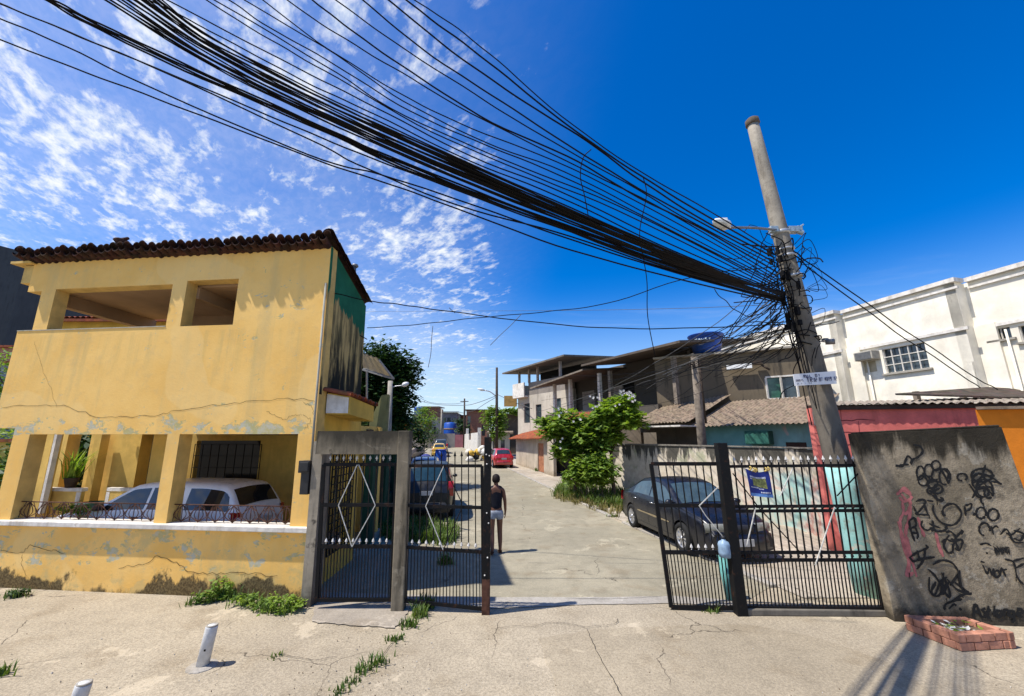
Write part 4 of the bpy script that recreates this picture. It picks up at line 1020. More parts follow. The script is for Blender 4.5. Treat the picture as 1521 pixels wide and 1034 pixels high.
for pxs, r_ in singles:
    pxs = [(a + Rm.uniform(-1.5, 1.5), b + Rm.uniform(-1, 1)) for a, b in pxs]
    cable('overhead_cable', pxs, 7.9, 1.7, r_ * 1.15, 7, wob=.0015, label=LB4, cat='cable', group=GC)
# service drops to the right and to the houses
GD2 = 'service wires running from the concrete pole to the houses'
for pxs, r_ in (([(1180, 378), (1215, 408), (1330, 492), (1420, 552), (1456, 576)], .013), ([(1178, 372), (1210, 396), (1330, 480), (1440, 555), (1482, 579)], .013)):
    cable('service_wire', pxs, 7.9, 10.5, r_, 0, wob=.01, label='twisted black service wire from the pole down to the roof of the pink house', cat='wire', group=GD2)
cable('service_wire', [(1166, 482), (990, 488), (850, 484), (670, 463), (600, 453), (549, 447), (490, 434)], 8.0, 8.1, .011, 0, wob=.006, label='black wire strung from the pole to the upper corner of the yellow house', cat='wire', group=GD2)
cable('service_wire', [(490, 434), (497, 450), (515, 478), (530, 495), (545, 504)], 8.0, 9.9, .012, 0, label='black wire sagging across the green and mouldy side of the yellow house', cat='wire', group=GD2)
cable('service_wire', [(1160, 395), (1030, 411), (900, 451), (800, 464), (700, 473), (620, 482), (545, 487)], 8.0, 10.2, .010, 0, wob=.006, label='black wire crossing under another from the pole to the rear of the yellow house', cat='wire', group=GD2)
cable('service_wire', [(1160, 452), (1010, 458), (860, 461), (700, 462)], 8, 16, .006, 18, mat=MT['wire_g'], label='thin pale wire running level from the pole over the street', cat='wire', group=GD2)
for i, (e, D1) in enumerate((((1036, 545), 19), ((1032, 552), 19), ((1028, 548), 19), ((960, 578), 20), ((905, 592), 22), ((830, 606), 24), ((865, 590), 23), ((985, 556), 19), ((1000, 562), 19), ((920, 570), 22), ((880, 577), 23), ((800, 612), 30), ((1040, 540), 19), ((1060, 560), 16), ((1085, 575), 16))):
    s0 = (1162 + Rm.uniform(-4, 6), Rm.uniform(425, 505)); m = ((s0[0] + e[0]) / 2, (s0[1] + e[1]) / 2 + Rm.uniform(4, 13))
    cable('service_wire', [s0, (s0[0] * .75 + m[0] * .25 - 2, s0[1] * .75 + m[1] * .25 + 5), m, e], 7.9, D1, Rm.uniform(.006, .011), 0, wob=.01, mat=MT['wire_g'] if i % 4 == 3 else None,
          label='thin wire fanning down from the tangle on the pole to the houses behind', cat='wire', group=GD2)
# extra fan of slack wires below the tangle
for i in range(20):
    s0 = (1160 + Rm.uniform(-6, 10), Rm.uniform(400, 520)); e = (Rm.uniform(985, 1090), Rm.uniform(500, 580)) if i % 2 else (Rm.uniform(800, 1000), Rm.uniform(555, 620)); D1 = Rm.uniform(15, 19) if i % 2 else Rm.uniform(20, 24)
    sg_ = Rm.uniform(4, 26); m = ((s0[0] + e[0]) / 2 + Rm.uniform(-8, 8), (s0[1] + e[1]) / 2 + sg_)
    cable('service_wire', [s0, (s0[0] * .7 + m[0] * .3, s0[1] * .7 + m[1] * .3 + sg_ * .35), m, (e[0] * .6 + m[0] * .4, e[1] * .6 + m[1] * .4 + sg_ * .2), e], 7.9, D1, Rm.uniform(.006, .011), 0, wob=.012, mat=MT['wire_g'] if i % 5 == 0 else None, label='thin wire fanning down from the tangle on the pole to the houses behind', cat='wire', group=GD2)
for pxs in ([(1150, 400), (1130, 430), (1105, 465), (1082, 500)], [(1156, 395), (1128, 425), (1098, 470), (1068, 512)], [(1140, 345), (1128, 375), (1120, 405), (1100, 440)], [(1150, 425), (1120, 420), (1085, 408), (1050, 415)], [(1155, 450), (1118, 470), (1085, 455), (1062, 430)], [(1158, 470), (1130, 500), (1095, 505), (1060, 495)]):
    cable('service_wire', pxs, 7.8, 8.6, .009, 0, wob=.015, label='slack black wire hooked down from the tangle on the concrete pole', cat='wire', group=GD2)
GD3 = 'loose wires dangling from the overhead cables'
for pxs, D, lab in (([(955, 262), (960, 290), (950, 345), (956, 385), (961, 420), (962, 470), (973, 530)], 7.0, 'long loose black wire dangling straight down in front of the sky'),
                    ([(878, 222), (866, 235), (862, 262), (868, 290), (874, 322)], 6.4, 'short hooked loose wire hanging below the upper cables'),
                    ([(643, 484), (641, 505), (640, 525), (636, 546)], 9.0, 'short grey wire end dangling from the crossing wire over the street'),
                    ([(775, 466), (760, 482), (745, 496), (728, 513)], 9.0, 'slanting grey wire end hanging beside the crossing wires'),
                    ([(667, 457), (671, 461), (676, 465)], 8.3, 'tiny frayed wire end sticking up from the crossing wire')):
    cable('loose_wire', pxs, D, D, .007 if D > 7 else .008, 0, mat=None if D < 8 else MT['wire_g'], label=lab, cat='wire', group=GD3)
# the knot of wires round the pole: coils, drops, splices
def tangle(mb):
    r = random.Random(21)
    for k in range(52):
        c = pole_at(r.uniform(360, 520)); a = r.uniform(math.pi * .55, math.pi * 1.6); rr = r.uniform(.14, .24)
        p0 = c + V(math.cos(a) * rr, math.sin(a) * rr, 0); pts = [p0]; d = V(math.cos(a), math.sin(a) * .6, r.uniform(-.6, .5)).normalized(); p = p0
        for q in range(r.randint(3, 6)):
            d = (d + V(r.uniform(-.9, .4), r.uniform(-.5, .5), r.uniform(-.9, .5))).normalized(); p = p + d * r.uniform(.07, .26); pts.append(p)
        mb.tube(spline(pts, 4), r.uniform(.006, .012), 4)
    for k in range(8):   # coils round the shaft
        c = pole_at(r.uniform(375, 515)); rr = .19 + r.uniform(0, .06); n = 18; a0 = r.uniform(0, 6); dz = r.uniform(-.2, .2)
        mb.tube([c + V(rr * math.cos(a0 + 6.28 * i / n), rr * math.sin(a0 + 6.28 * i / n), dz * i / n + .03 * math.sin(i)) for i in range(n)], r.uniform(.008, .014), 4)
    for k in range(7):   # wires that run down the shaft
        y0, y1 = r.uniform(350, 440), r.uniform(480, 640); a = r.uniform(2.6, 3.9)
        pts = [pole_at(y0 + (y1 - y0) * i / 6) + V(math.cos(a + r.uniform(-.2, .2)) * .24, math.sin(a + r.uniform(-.2, .2)) * .24, 0) for i in range(7)]
        mb.tube(spline(pts, 3), .011, 4)
    for k in range(9):    # loops standing off to the right
        c = pole_at(r.uniform(360, 470)); q = [c + V(.15, -.1, 0), c + V(r.uniform(.25, .45), -.15, r.uniform(.0, .25)), c + V(r.uniform(.3, .6), -.1, r.uniform(-.3, .1)), c + V(.2, -.12, r.uniform(-.5, -.2))]
        mb.tube(spline(q, 6), r.uniform(.004, .008), 4)
    for k in range(14):   # splice boxes and clamps
        c = pole_at(r.uniform(370, 500)); a = r.uniform(2.4, 4.4)
        mb.box(c + V(math.cos(a) * .27, math.sin(a) * .27, 0), (r.uniform(.04, .09), .06, r.uniform(.08, .18)), rz=r.uniform(0, 3))
one('wire_tangle', MT['cable'], tangle, None, fixn=False, label='knotted mass of black wires and splices wound around the concrete pole', cat='wires', kind='stuff')
# small camera or junction device on the shaft
dv = atD(1226, 508, 7.9)
tag(one('junction_device', MT['steelgrey'], lambda mb: (mb.tube([dv, dv + V(.12, -.08, -.01)], .055, 10), mb.tube([dv, dv + V(-.25, .05, .06)], .012, 6), mb.box(dv + V(.0, 0, .05), (.08, .08, .04)))), 'small grey device on a short bracket right of the concrete pole', 'device')
# ---------------------------------------------------------------- right-hand side: walls and houses
def slant_wall(pts, th, z1, name, mat, parent=None, **k):
    mb = MB()
    for a, b in zip(pts, pts[1:]):
        a, b = V(*a, 0), V(*b, 0); d = (b - a).normalized(); n = V(d.y, -d.x, 0)
        if n.x < 0: n = -n
        za, zb = (gz(a.y), gz(b.y))
        mb.prism([V(a.x, a.y, -.1), V(b.x, b.y, -.1), V(b.x, b.y, z1 + zb * .3), V(a.x, a.y, z1 + za * .3)], n * th)
    return mb.build(name, mat, parent, **k)
bw = thing('boundary_wall', 'long painted boundary wall with black mouldy top behind the dark sedan', 'wall', (7, 14, 0))
def bwall_mat():
    g = NB('boundary_wall_paint'); x = g.xyz(); n = g.noise(.8, 5, .6, .4); n2 = g.noise(4, 7, .65)
    base = g.mix(g.ss(n2, .35, .65), (.62, .55, .44), (.50, .43, .33))
    mur = g.ramp(n, [(.38, (.5, .46, .38)), (.44, (.24, .47, .45)), (.5, (.34, .55, .52)), (.56, (.62, .58, .5)), (.62, (.50, .22, .18)), (.66, (.55, .5, .42))])
    near = g.M('MULTIPLY', g.ss(x[1], 15.5, 12.5), g.ss(x[2], 1.75, 1.4))
    col = g.mix(g.M('MULTIPLY', near, .85), base, mur)
    st = g.noise(2.2, 7, .68, vec=g.map(scale=(1, 1, .16)))
    h = g.M('ADD', g.M('MULTIPLY', g.M('SUBTRACT', x[2], 1.78), .5), g.M('MULTIPLY', g.M('SUBTRACT', st, .5), 2.0))
    col = g.mix(g.ss(g.noise(1.6, 6, .6, vec=g.map(loc=(4, 4, 4))), .56, .66, 0, .5), col, (.20, .25, .12))
    col = g.mix(g.ss(h, .0, .16, 0, .95), col, (.05, .048, .04))
    return g.out(col, .9, g.bump(n2, .25, .02))
slant_wall([(8.15, 10.35), (8.45, 13.0), (7.75, 14.6), (6.7, 16.6), (5.6, 18.6), (4.7, 20.2), (3.9, 23.5)], .18, 2.30, 'wall_face', bwall_mat(), bw)
slant_wall([(8.1, 10.35), (8.4, 13.0), (7.7, 14.6), (6.65, 16.6), (5.55, 18.6), (4.65, 20.2), (3.85, 23.5)], .28, 2.36, 'wall_cap', dirty('cap_mould', (.20, .18, .15), (.035, .034, .03), .8, scale=3), bw)
# keep the cap as a thin course on top
capo = bpy.data.objects['wall_cap']
for v_ in capo.data.vertices:
    if v_.co.z + 0 < 1: v_.co.z = 2.302 + (.02)
# teal house with corrugated roof
TH0, TH1 = V(10.3, 14.2, 0), V(5.4, 21.6, 0); TD = (TH1 - TH0).normalized(); TN = V(TD.y, -TD.x, 0) * 1
if TN.y < 0: TN = -TN
th = thing('teal_house', 'low teal house with rusty corrugated roof behind the mouldy boundary wall', 'house', TH0)
TLn = (TH1 - TH0).length
def TS(px, py):
    p = onplane(px, py, TH0, TD); return (p - TH0).dot(TD), p.z
w1 = (TS(1203, 660)[0] + .1, TS(1167, 660)[0]); zt_ = TS(1180, 657)[1]
one('wall', dirty('teal_render', (.22, .46, .43), (.14, .2, .18), .4, scale=1.2, patches=(.44, .42, .38)), lambda mb: wall_cells(mb, TH0 - TD * 1.2, TD, TN, .2, (0, TLn * .60), (0, 3.22), [(w1[0] + 1.2, w1[1] + 1.2, zt_ - .9, zt_)]), th)
one('dark_wall', dirty('brown_render', (.14, .11, .08), (.05, .045, .04), .6, scale=1.5), lambda mb: wall_cells(mb, TH0 + TD * (TLn * .60 - 1.195), TD, TN, .2, (0, TLn * .55), (0, 3.3), [(2.2, 3.1, 1.7, 2.9)]), th)
tf = one('window', MT['wooddark'], lambda mb: mb.box(TH0 + TD * (w1[0] + w1[1]) / 2 + V(0, 0, zt_ - .45) + TN * .06, (w1[1] - w1[0], .06, .9), rz=math.atan2(TD.y, TD.x)), th)
ac0 = onplane(1131, 650, TH0, TD)
bevel(one('air_conditioner', plain('green_box', (.03, .12, .09), .3, 6, .6), lambda mb: mb.box(ac0 - TN * .18, (.85, .4, .5), rz=math.atan2(TD.y, TD.x)), th), .03)
def corr(mb, P0, D, S, L_, wv=.17, amp=.025, seg=6):
    n = int(L_ / wv * seg); rows = []
    for i in range(n + 1):
        s = L_ * i / n; z = amp * math.sin(2 * math.pi * i / seg)
        rows.append([P0 + D * s + S * t_ + V(0, 0, z + (-.02 if t_ == .5 else 0) + .012 * math.sin(s * 1.3 + 3 * t_)) for t_ in (0, .25, .5, .75, 1)])
    mb.grid(rows); mb.grid([[q + V(0, 0, -.012) for q in rw] for rw in rows])
MT['fibro'] = tile_mat('corrugated_sheet', (.27, .205, .145), (.09, .068, .05), .7, .06)
def troof(mb, k):
  if k == 0:
    corr(mb, TH0 - TN * .55 - TD * .1 + V(0, 0, 3.12), TD, TN * 3.4 + V(0, 0, 1.2), TLn * .60 - 1.0)
  else:
    corr(mb, TH0 - TN * .75 + TD * (TLn * .60 - 1.2) + V(0, 0, 3.3), TD, TN * 3.6 + V(0, 0, 1.35), TLn * .36)
each('corrugated_roof', MT['fibro'], (0, 1), troof, th)
one('awning', MT['white_trim'], lambda mb: mb.box(TH0 + TD * (TLn * .62) - TN * 1.0 + V(0, 0, 3.12), (3.2, 1.3, .06), rz=math.atan2(TD.y, TD.x)), th)
# brown rendered house above it
B0, B1 = V(13.2, 17.6, 0), V(7.6, 21.2, 0); BD = (B1 - B0).normalized(); BNn = V(BD.y, -BD.x, 0)
if BNn.y < 0: BNn = -BNn
BL = (B1 - B0).length
bh = thing('brown_house', 'stained brown rendered house with green sliding window and blue tank on top', 'house', B0)
def BS(px, py):
    p = onplane(px, py, B0, BD); return (p - B0).dot(BD), p.z
bw0, bw1 = BS(1183, 575)[0], BS(1140, 575)[0]; bz0, bz1 = BS(1160, 591)[1], BS(1160, 560)[1]
zt0, zt1 = BS(1190, 517)[1], BS(1000, 532)[1]
one('wall', dirty('brown_stained_render', (.145, .115, .078), (.035, .031, .026), .9, scale=.9, top=6.9), lambda mb: wall_cells(mb, B0 + BD * .05, BD, BNn, .3, (0, BL - .05), (0, 6.5), [(bw0 - .05, bw1 - .05, bz0, bz1)], ztop=lambda s: zt0 + (zt1 - zt0) * (s + .05) / BL), bh)
one('roof_slab', MT['concplain'], lambda mb: mb.prism([B0 - BD * .05 - BNn * .25 + V(0, 0, zt0), B1 - BNn * .25 + V(0, 0, zt1), B1 + BNn * 5 + V(0, 0, zt1 - .1), B0 + BD * .6 + BNn * 5 + V(0, 0, zt0 - .1)], V(0, 0, .09)), bh)
bwf = one('window', MT['white_trim'], lambda mb: [mb.bar(B0 + BD * s + V(0, 0, z) - BNn * .01, B0 + BD * s2 + V(0, 0, z2) - BNn * .01, .07) for s, z, s2, z2 in ((bw0 - .03, bz0 - .03, bw1 + .03, bz0 - .03), (bw0 - .03, bz1 + .03, bw1 + .03, bz1 + .03), (bw0 - .03, bz0, bw0 - .03, bz1), (bw1 + .03, bz0, bw1 + .03, bz1), ((bw0 + bw1) / 2, bz0, (bw0 + bw1) / 2, bz1))], bh)
one('pane', glass('green_pane', (.02, .07, .045), .1), lambda mb: (mb.prism([B0 + BD * (bw0 + bw1) / 2 + BNn * .08 + V(0, 0, bz0), B0 + BD * bw1 + BNn * .08 + V(0, 0, bz0), B0 + BD * bw1 + BNn * .08 + V(0, 0, bz1), B0 + BD * (bw0 + bw1) / 2 + BNn * .08 + V(0, 0, bz1)], BNn * .02)), bwf)
one('dark_pane', MT['winglass'], lambda mb: (mb.prism([B0 + BD * bw0 + BNn * .12 + V(0, 0, bz0), B0 + BD * (bw0 + bw1) / 2 + BNn * .12 + V(0, 0, bz0), B0 + BD * (bw0 + bw1) / 2 + BNn * .12 + V(0, 0, bz1), B0 + BD * bw0 + BNn * .12 + V(0, 0, bz1)], BNn * .02)), bwf)
fl = onplane(1098, 545, B0 - BNn * .3, BD)
one('tube_light', MT['lampw'], lambda mb: mb.box(fl, (1.05, .2, .22), rz=math.atan2(BD.y, BD.x)), bh)
one('light_bracket', MT['wooddark'], lambda mb: (mb.box(fl - BD * .75 + V(0, 0, .12), (.35, .25, .18), rz=math.atan2(BD.y, BD.x)), mb.tube([fl - BD * .9, fl - BD * 1.2 - V(0, 0, .25)], .05, 6)), bh)
lean = onplane(1140, 606, B0 - BNn * 1.2, BD)
one('lean_to_roof', MT['fibro'], lambda mb: corr(mb, lean - BD * .9 + V(0, 0, -.35), BD, BNn * 1.3 + V(0, 0, .45), 3.0), bh)
# blue water tank on its roof
tb = onplane(1050, 521, B0 + BNn * .6, BD)
tk = thing('water_tank', 'bright blue plastic water tank standing on the brown house roof', 'water tank', tb)
MT['tankblue'] = plain('tank_blue', (.008, .07, .36), .15, 4, .45, .05, .4)
tkr = tb.y * 24 / 590
one('tank_body', MT['tankblue'], lambda mb: mb.lathe([(tkr * .78, -.15), (tkr * .80, 0), (tkr * .98, tkr * .85), (tkr * 1.04, tkr * .87), (tkr * 1.04, tkr * .94)], tb, 26), tk)
one('lid', MT['tankblue'], lambda mb: mb.lathe([(tkr * 1.06, tkr * .92), (tkr * 1.04, tkr * .97), (tkr * .5, tkr * 1.02), (tkr * .12, tkr * 1.03), (0, tkr * 1.05)], tb, 26), tk)
def tlogo(mb):
    c = V(0, 0, HC); d0 = (tb - c); d0.z = 0; d0.normalize(); a0 = math.atan2(-d0.y, -d0.x)
    def P(u, v):
        a = a0 - .75 + u * 1.15; z = tkr * (.42 + .22 * v); r_ = tkr * (.80 + .18 * z / (tkr * .85)) + .012
        return tb + V(r_ * math.cos(a), r_ * math.sin(a), z)
    k = 0
    for ch, u, cw in (('C', 0, .3), ('O', .25, .17), ('N', .43, .17), ('S', .62, .17), ('T', .8, .17)):
        for st in FONT[ch]:
            ribbon(mb, [P(u + x * cw, (y if ch == 'C' else y * .7 + .1)) for x, y in st], .06, -d0, .01 + .001 * k); k += 1
one('lettering', plain('tank_white', (.6, .72, .78), .05, 6, .5, 0), tlogo, tk)
# veranda house and three-storey house along the street
V0, V1 = V(7.3, 21.4, 0), V(2.5, 30.5, 0); VD = (V1 - V0).normalized(); VN = V(VD.y, -VD.x, 0)
if VN.y < 0: VN = -VN
VL = (V1 - V0).length
vh = thing('veranda_house', 'long house with shaded upper veranda, white columns and lean-to sheet roof', 'house', V0)
def VS(px, py):
    p = onplane(px, py, V0, VD); return (p - V0).dot(VD), p.z
def VP(s, z, t_=0): return V0 + VD * s + VN * t_ + V(0, 0, z)
vz = 3.6; vt = 6.5
one('wall', dirty('grey_brown_render', (.17, .14, .105), (.08, .07, .06), .6, scale=1, top=3.9), lambda mb: (wall_cells(mb, VP(-.5, 0), VD, VN, .25, (0, VL + .5), (0, 4.35), [(2, 3.4, .9, 2.6)]), wall_cells(mb, VP(-.5, 0, 2.6), VD, VN, .25, (0, VL + .5), (4.2, 7.46), [(1.4, 2.4, 4.6, 6.2), (4.2, 5.6, 5.0, 6.2)])), vh)
one('veranda_floor', MT['concplain'], lambda mb: mb.prism([VP(-.5, 4.02, .26), VP(VL, 4.02, .26), VP(VL, 4.02, 2.6), VP(-.5, 4.02, 2.6)], V(0, 0, .14)), vh)
for px in (822, 845, 889, 905, 1002):
    s = VS(px, 580)[0]
    one('column', MT['white_trim'] if px < 900 else MT['wood'], lambda mb: mb.box(VP(s, 5.45, .12), (.2, .2, 2.35), rz=math.atan2(VD.y, VD.x)), vh)
def vroof(mb, k):
    a, b, zA, zB = VS(1010, 533)[0], VS(803, 572)[0], VS(1010, 533)[1], VS(803, 572)[1]
    s1 = VS(880, 545)[0]
    if k == 0: mb.prism([VP(a - .8, 7.0, -.9), VP(s1, 7.05, -.9), VP(s1, 7.8, 5), VP(a - .8, 7.8, 5)], V(0, 0, .12))
    else: mb.prism([VP(s1 - .3, 6.75, -1.0), VP(VL + .4, 6.3, -1.0), VP(VL + .4, 7.3, 5), VP(s1 - .3, 7.4, 5)], V(0, 0, .1))
each('roof', dirty('dark_roof_sheet', (.12, .095, .075), (.04, .035, .03), .6, scale=1.2), (0, 1), vroof, vh)
one('fascia', MT['wood'], lambda mb: mb.prism([VP(VS(885, 545)[0] + .0, 6.72, -1.02), VP(VL + .4, 6.26, -1.02), VP(VL + .4, 6.36, -1.02), VP(VS(885, 545)[0], 6.82, -1.02)], VN * -.05), vh)
one('rear_wall', dirty('dark_back_render', (.10, .08, .06), (.04, .035, .03), .6, scale=1), lambda mb: mb.prism([VP(-.5, 4.2, 4.85), VP(VL, 4.2, 4.85), VP(VL, 7.3, 4.85), VP(9.0, 7.36, 4.85), VP(8.9, 7.74, 4.85), VP(-.5, 7.74, 4.85)], VN * .1), vh)
each('door', MT['greyrev'], ((5.2, 1.0), (8.3, 1.4)), lambda mb, k: mb.box(VP(k[0], 5.1, 2.55), (k[1], .1, 1.9), rz=math.atan2(VD.y, VD.x)), vh)
each('dark_window', MT['dark'], ((1.4, 5.4, 2.95, 1.4, 1.8), (4.4, 5.6, 2.95, 1.8, 1.6), (2.2, 1.75, .4, 1.8, 1.9)), lambda mb, k: mb.box(VP(*k[:3]), (k[3], .1, k[4]), rz=math.atan2(VD.y, VD.x)), vh)
one('lower_tile_roof', MT['redtile'], lambda mb: corr(mb, VP(3.2, 3.55, -1.6), VD, VN * 1.7 + V(0, 0, .75), 5.5, .24, .05), vh)
# three-storey
T0, T1 = V(3.3, 33.2, 0), V(.55, 37.5, 0); D3 = (T1 - T0).normalized(); N3 = V(D3.y, -D3.x, 0)
if N3.y < 0: N3 = -N3
L3_ = (T1 - T0).length
t3 = thing('three_storey_house', 'tall pale house with white balcony and wide dark flat roof above the street', 'house', T0)
def P3(s, z, t_=0): return T0 + D3 * s + N3 * t_ + V(0, 0, z)
def T3(px, py):
    p = onplane(px, py, T0, D3); return (p - T0).dot(D3), p.z
zr = T3(768, 552)[1]; zb = T3(768, 590)[1]; zm = T3(768, 572)[1]
one('wall', dirty('pale_render', (.50, .45, .37), (.18, .16, .13), .5, scale=.7), lambda mb: (wall_cells(mb, P3(-2.6, 0), D3, N3, .3, (0, L3_ + 2.6), (0, zb), [(2.6 + L3_ - 1.9, 2.6 + L3_ - 1.0, zb - 2.4, zb - .7), (1.5, 2.5, zb - 2.4, zb - .6), (2.6 + L3_ - 3.6, 2.6 + L3_ - 2.8, zb - 2.4, zb - .9)]),
    wall_cells(mb, P3(L3_, 0), N3, -D3, .3, (0.32, 5), (0, zb))), t3)
one('upper_wall', dirty('grey_upper_render', (.25, .22, .19), (.1, .09, .08), .5, scale=1), lambda mb: (mb.prism([P3(-2.6, zb, 0), P3(L3_ - 1.7, zb, 0), P3(L3_ - 1.7, zm, 0), P3(-2.6, zm, 0)], N3 * .2)), t3)
one('balcony', MT['white_trim'], lambda mb: (mb.prism([P3(L3_ - 1.7, zb, -.5), P3(L3_ + .05, zb, -.5), P3(L3_ + .05, zm - .0, -.5), P3(L3_ - 1.7, zm, -.5)], N3 * .12), mb.prism([P3(L3_ + .05, zb, -.5), P3(L3_ + .05, zb, 4), P3(L3_ + .05, zm, 4), P3(L3_ + .05, zm, -.5)], D3 * .1), mb.prism([P3(L3_ - 1.7, zb - .16, -.5), P3(L3_ + .1, zb - .16, -.5), P3(L3_ + .1, zb - .16, 4), P3(L3_ - 1.7, zb - .16, 4)], V(0, 0, .15))), t3)
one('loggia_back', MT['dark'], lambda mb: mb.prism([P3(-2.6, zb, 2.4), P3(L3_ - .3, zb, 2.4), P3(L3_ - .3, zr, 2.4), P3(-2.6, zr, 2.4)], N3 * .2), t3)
for s in (-1.0, L3_ - 3.0, L3_ - 1.7, L3_ - .1): one('column', MT['greyrev'], lambda mb: mb.box(P3(s, (zm + zr) / 2, .1), (.18, .18, zr - zm), rz=math.atan2(D3.y, D3.x)), t3)
one('roof', dirty('grey_sheet_roof', (.16, .14, .12), (.06, .055, .05), .5, scale=.8), lambda mb: mb.prism([P3(-2.8, zr, -1.0), P3(L3_ + 1.2, zr - .2, -1.0), P3(L3_ + 1.2, zr + .25, 5), P3(-2.8, zr + .5, 5)], V(0, 0, .13)), t3)
each('window', MT['winglass'], (L3_ - 1.45, -.6, L3_ - 3.2), lambda mb, s: mb.box(P3(s, zb - 1.5, .14), (1.1, .06, 1.9), rz=math.atan2(D3.y, D3.x)), t3)
one('signboard', plain('ochre_board', (.42, .27, .09), .2, 3, .8), lambda mb: mb.box(P3(L3_ + .65, zb - .35, -.4), (1.2, .1, 1.0), rz=0), t3)
# red tiled hut by the street
H0, H1 = V(2.65, 26.8, 0), V(.35, 36.4, 0); HD = (H1 - H0).normalized(); HN = V(HD.y, -HD.x, 0)
if HN.y < 0: HN = -HN
if HN.x < 0: HN = -HN
HL = (H1 - H0).length
hut = thing('roadside_hut', 'low beige roadside hut with small red tiled roof by the red hatchback', 'hut', H0)
zh = 2.2
def HP(s, z, t_=0): return H0 + HD * s + HN * t_ + V(0, 0, z)
one('wall', dirty('beige_render', (.46, .39, .30), (.2, .16, .11), .5, scale=1.5, base=.3), lambda mb: wall_cells(mb, HP(0, 0), HD, HN, .2, (0, HL), (.0, 2.75), [(2.0, 3.4, .3, 2.3)]), hut)
one('door', plain('orange_brown_door', (.34, .14, .07), .3, 4, .8), lambda mb: mb.box(HP(2.7, 1.35, .1), (1.4, .06, 2.0), rz=math.atan2(HD.y, HD.x)), hut)
one('roof', MT['redtile'], lambda mb: (corr(mb, HP(1.2, 2.62, -.6), HD, HN * 2.6 + V(0, 0, .95), HL - .9, .24, .045)), hut)
# pink house, orange wall
K0, K1 = V(7.55, 10.3, 0), V(12.4, 9.05, 0); KD = (K1 - K0).normalized(); KN = V(-KD.y, KD.x, 0)
ph = thing('pink_house', 'pink house with rusty sheet roof standing behind the graffiti wall', 'house', K0)
KL = (K1 - K0).length; KS = V(.62, .78, 0).normalized()
MT['pink'] = dirty('pink_render', (.66, .175, .145), (.26, .075, .06), .5, scale=2.2, base=0)
one('wall', MT['pink'], lambda mb: (wall_cells(mb, K0, KD, KN, .25, (0, KL), (0, 3.36)), wall_cells(mb, K0 + KN * .25 + KS * .1, KS, KD, .2, (0, 4), (0, 3.36))), ph)
def joints(mb):
    r = random.Random(4)
    for z in (2.45, 2.75, 3.05): ribbon(mb, [K0 + KD * s + V(0, 0, z + r.uniform(-.02, .02)) for s in [k * .12 for k in range(12)]], .018, -KN, .004)
    for s, z in ((.25, 2.75), (.5, 2.45), (.62, 3.05), (.95, 2.75), (.3, 2.2), (1.2, 2.45)): ribbon(mb, [K0 + KD * s + V(0, 0, z), K0 + KD * (s + .02) + V(0, 0, z + .28)], .018, -KN, .006)
one('block_joint', plain('dark_joint', (.14, .03, .035), .3, 9, 1), joints, ph)
hb = onplane(1213, 622, K0, KD)
one('meter_box', MT['steelgrey'], lambda mb: mb.box(hb - KN * .08, (.16, .14, .34), rz=math.atan2(KD.y, KD.x)), ph)
def proof(mb):
    corr(mb, K0 + KD * .25 - KN * .13 + V(0, 0, 3.42), KD, KS * 3.8 + V(0, 0, .36), KL + 1.6, .18, .022)
one('sheet_roof', tile_mat('grey_rusty_sheet', (.34, .29, .23), (.11, .08, .06), .7, .05), proof, ph)
one('rafter', MT['wooddark'], lambda mb: (mb.bar(K0 + KD * .4 - KN * .05 + V(0, 0, 3.35), K1 + KD * 1.2 - KN * .05 + V(0, 0, 3.35), .06, .1), mb.bar(K0 + KN * .2 + V(0, 0, 3.4), K1 + KD + KN * .2 + V(0, 0, 3.4), .06, .08)), ph)
og0 = atY(1450, 640, 8.0); og0.z = 0
oh = thing('orange_building', 'bright orange rendered building behind the right end of the graffiti wall', 'building', (8.5, 7.4, 0))
def orange(mb):
    a = V(8.52, 7.5, 0); d = V(1, -.28, 0).normalized(); b = V(.78, .66, 0).normalized()
    mb.prism([a, a + d * 4, a + d * 4 + b * 1.1, a + b * 1.1], V(0, 0, 3.12))
one('wall', dirty('orange_render', (.66, .20, .015), (.25, .09, .02), .4, scale=1.6), orange, oh)
one('wall_cap', MT['fibro'], lambda mb: mb.prism([V(8.45, 7.42, 3.124), V(12.4, 6.3, 3.124), V(13.2, 7.2, 3.124), V(9.4, 8.25, 3.124)], V(0, 0, .05)), oh)
# cream hall on the right with cornices and pilasters
C0 = V(16.7, 12.0, 0); CDr = V(-.25, .968, 0).normalized(); CN = V(CDr.y, -CDr.x, 0)      # into the building (right)
ch = thing('cream_hall', 'large cream painted hall with stepped pilasters, cornice and barred window', 'building', C0)
CZ = 8.05
def CS(px, py, off=0.0):
    p = onplane(px, py, C0 - CN * off, CDr); return (p - C0).dot(CDr), p.z
s_a = CS(1432, 480, .5)[0]; s_b = CS(1252, 540, .9)[0]
secs = [(-9, s_a, 0.0), (s_a, s_b, .5), (s_b, s_b + 16, .9)]
MT['cream'] = dirty('cream_render', (.87, .81, .68), (.6, .5, .34), .2, scale=1.2)
wn = []
def cw(px0, px1, py0, py1, off):
    a, b = CS(px1, (py0 + py1) / 2, off)[0], CS(px0, (py0 + py1) / 2, off)[0]; m = (px0 + px1) / 2
    return (a, b, CS(m, py1, off)[1], CS(m, py0, off)[1])
hw = cw(1312, 1378, 513, 551, .5); hs1 = cw(1471, 1502, 487, 504, 0); hs2 = cw(1514, 1560, 480, 505, 0)
hac = cw(1284, 1302, 537, 553, .5)
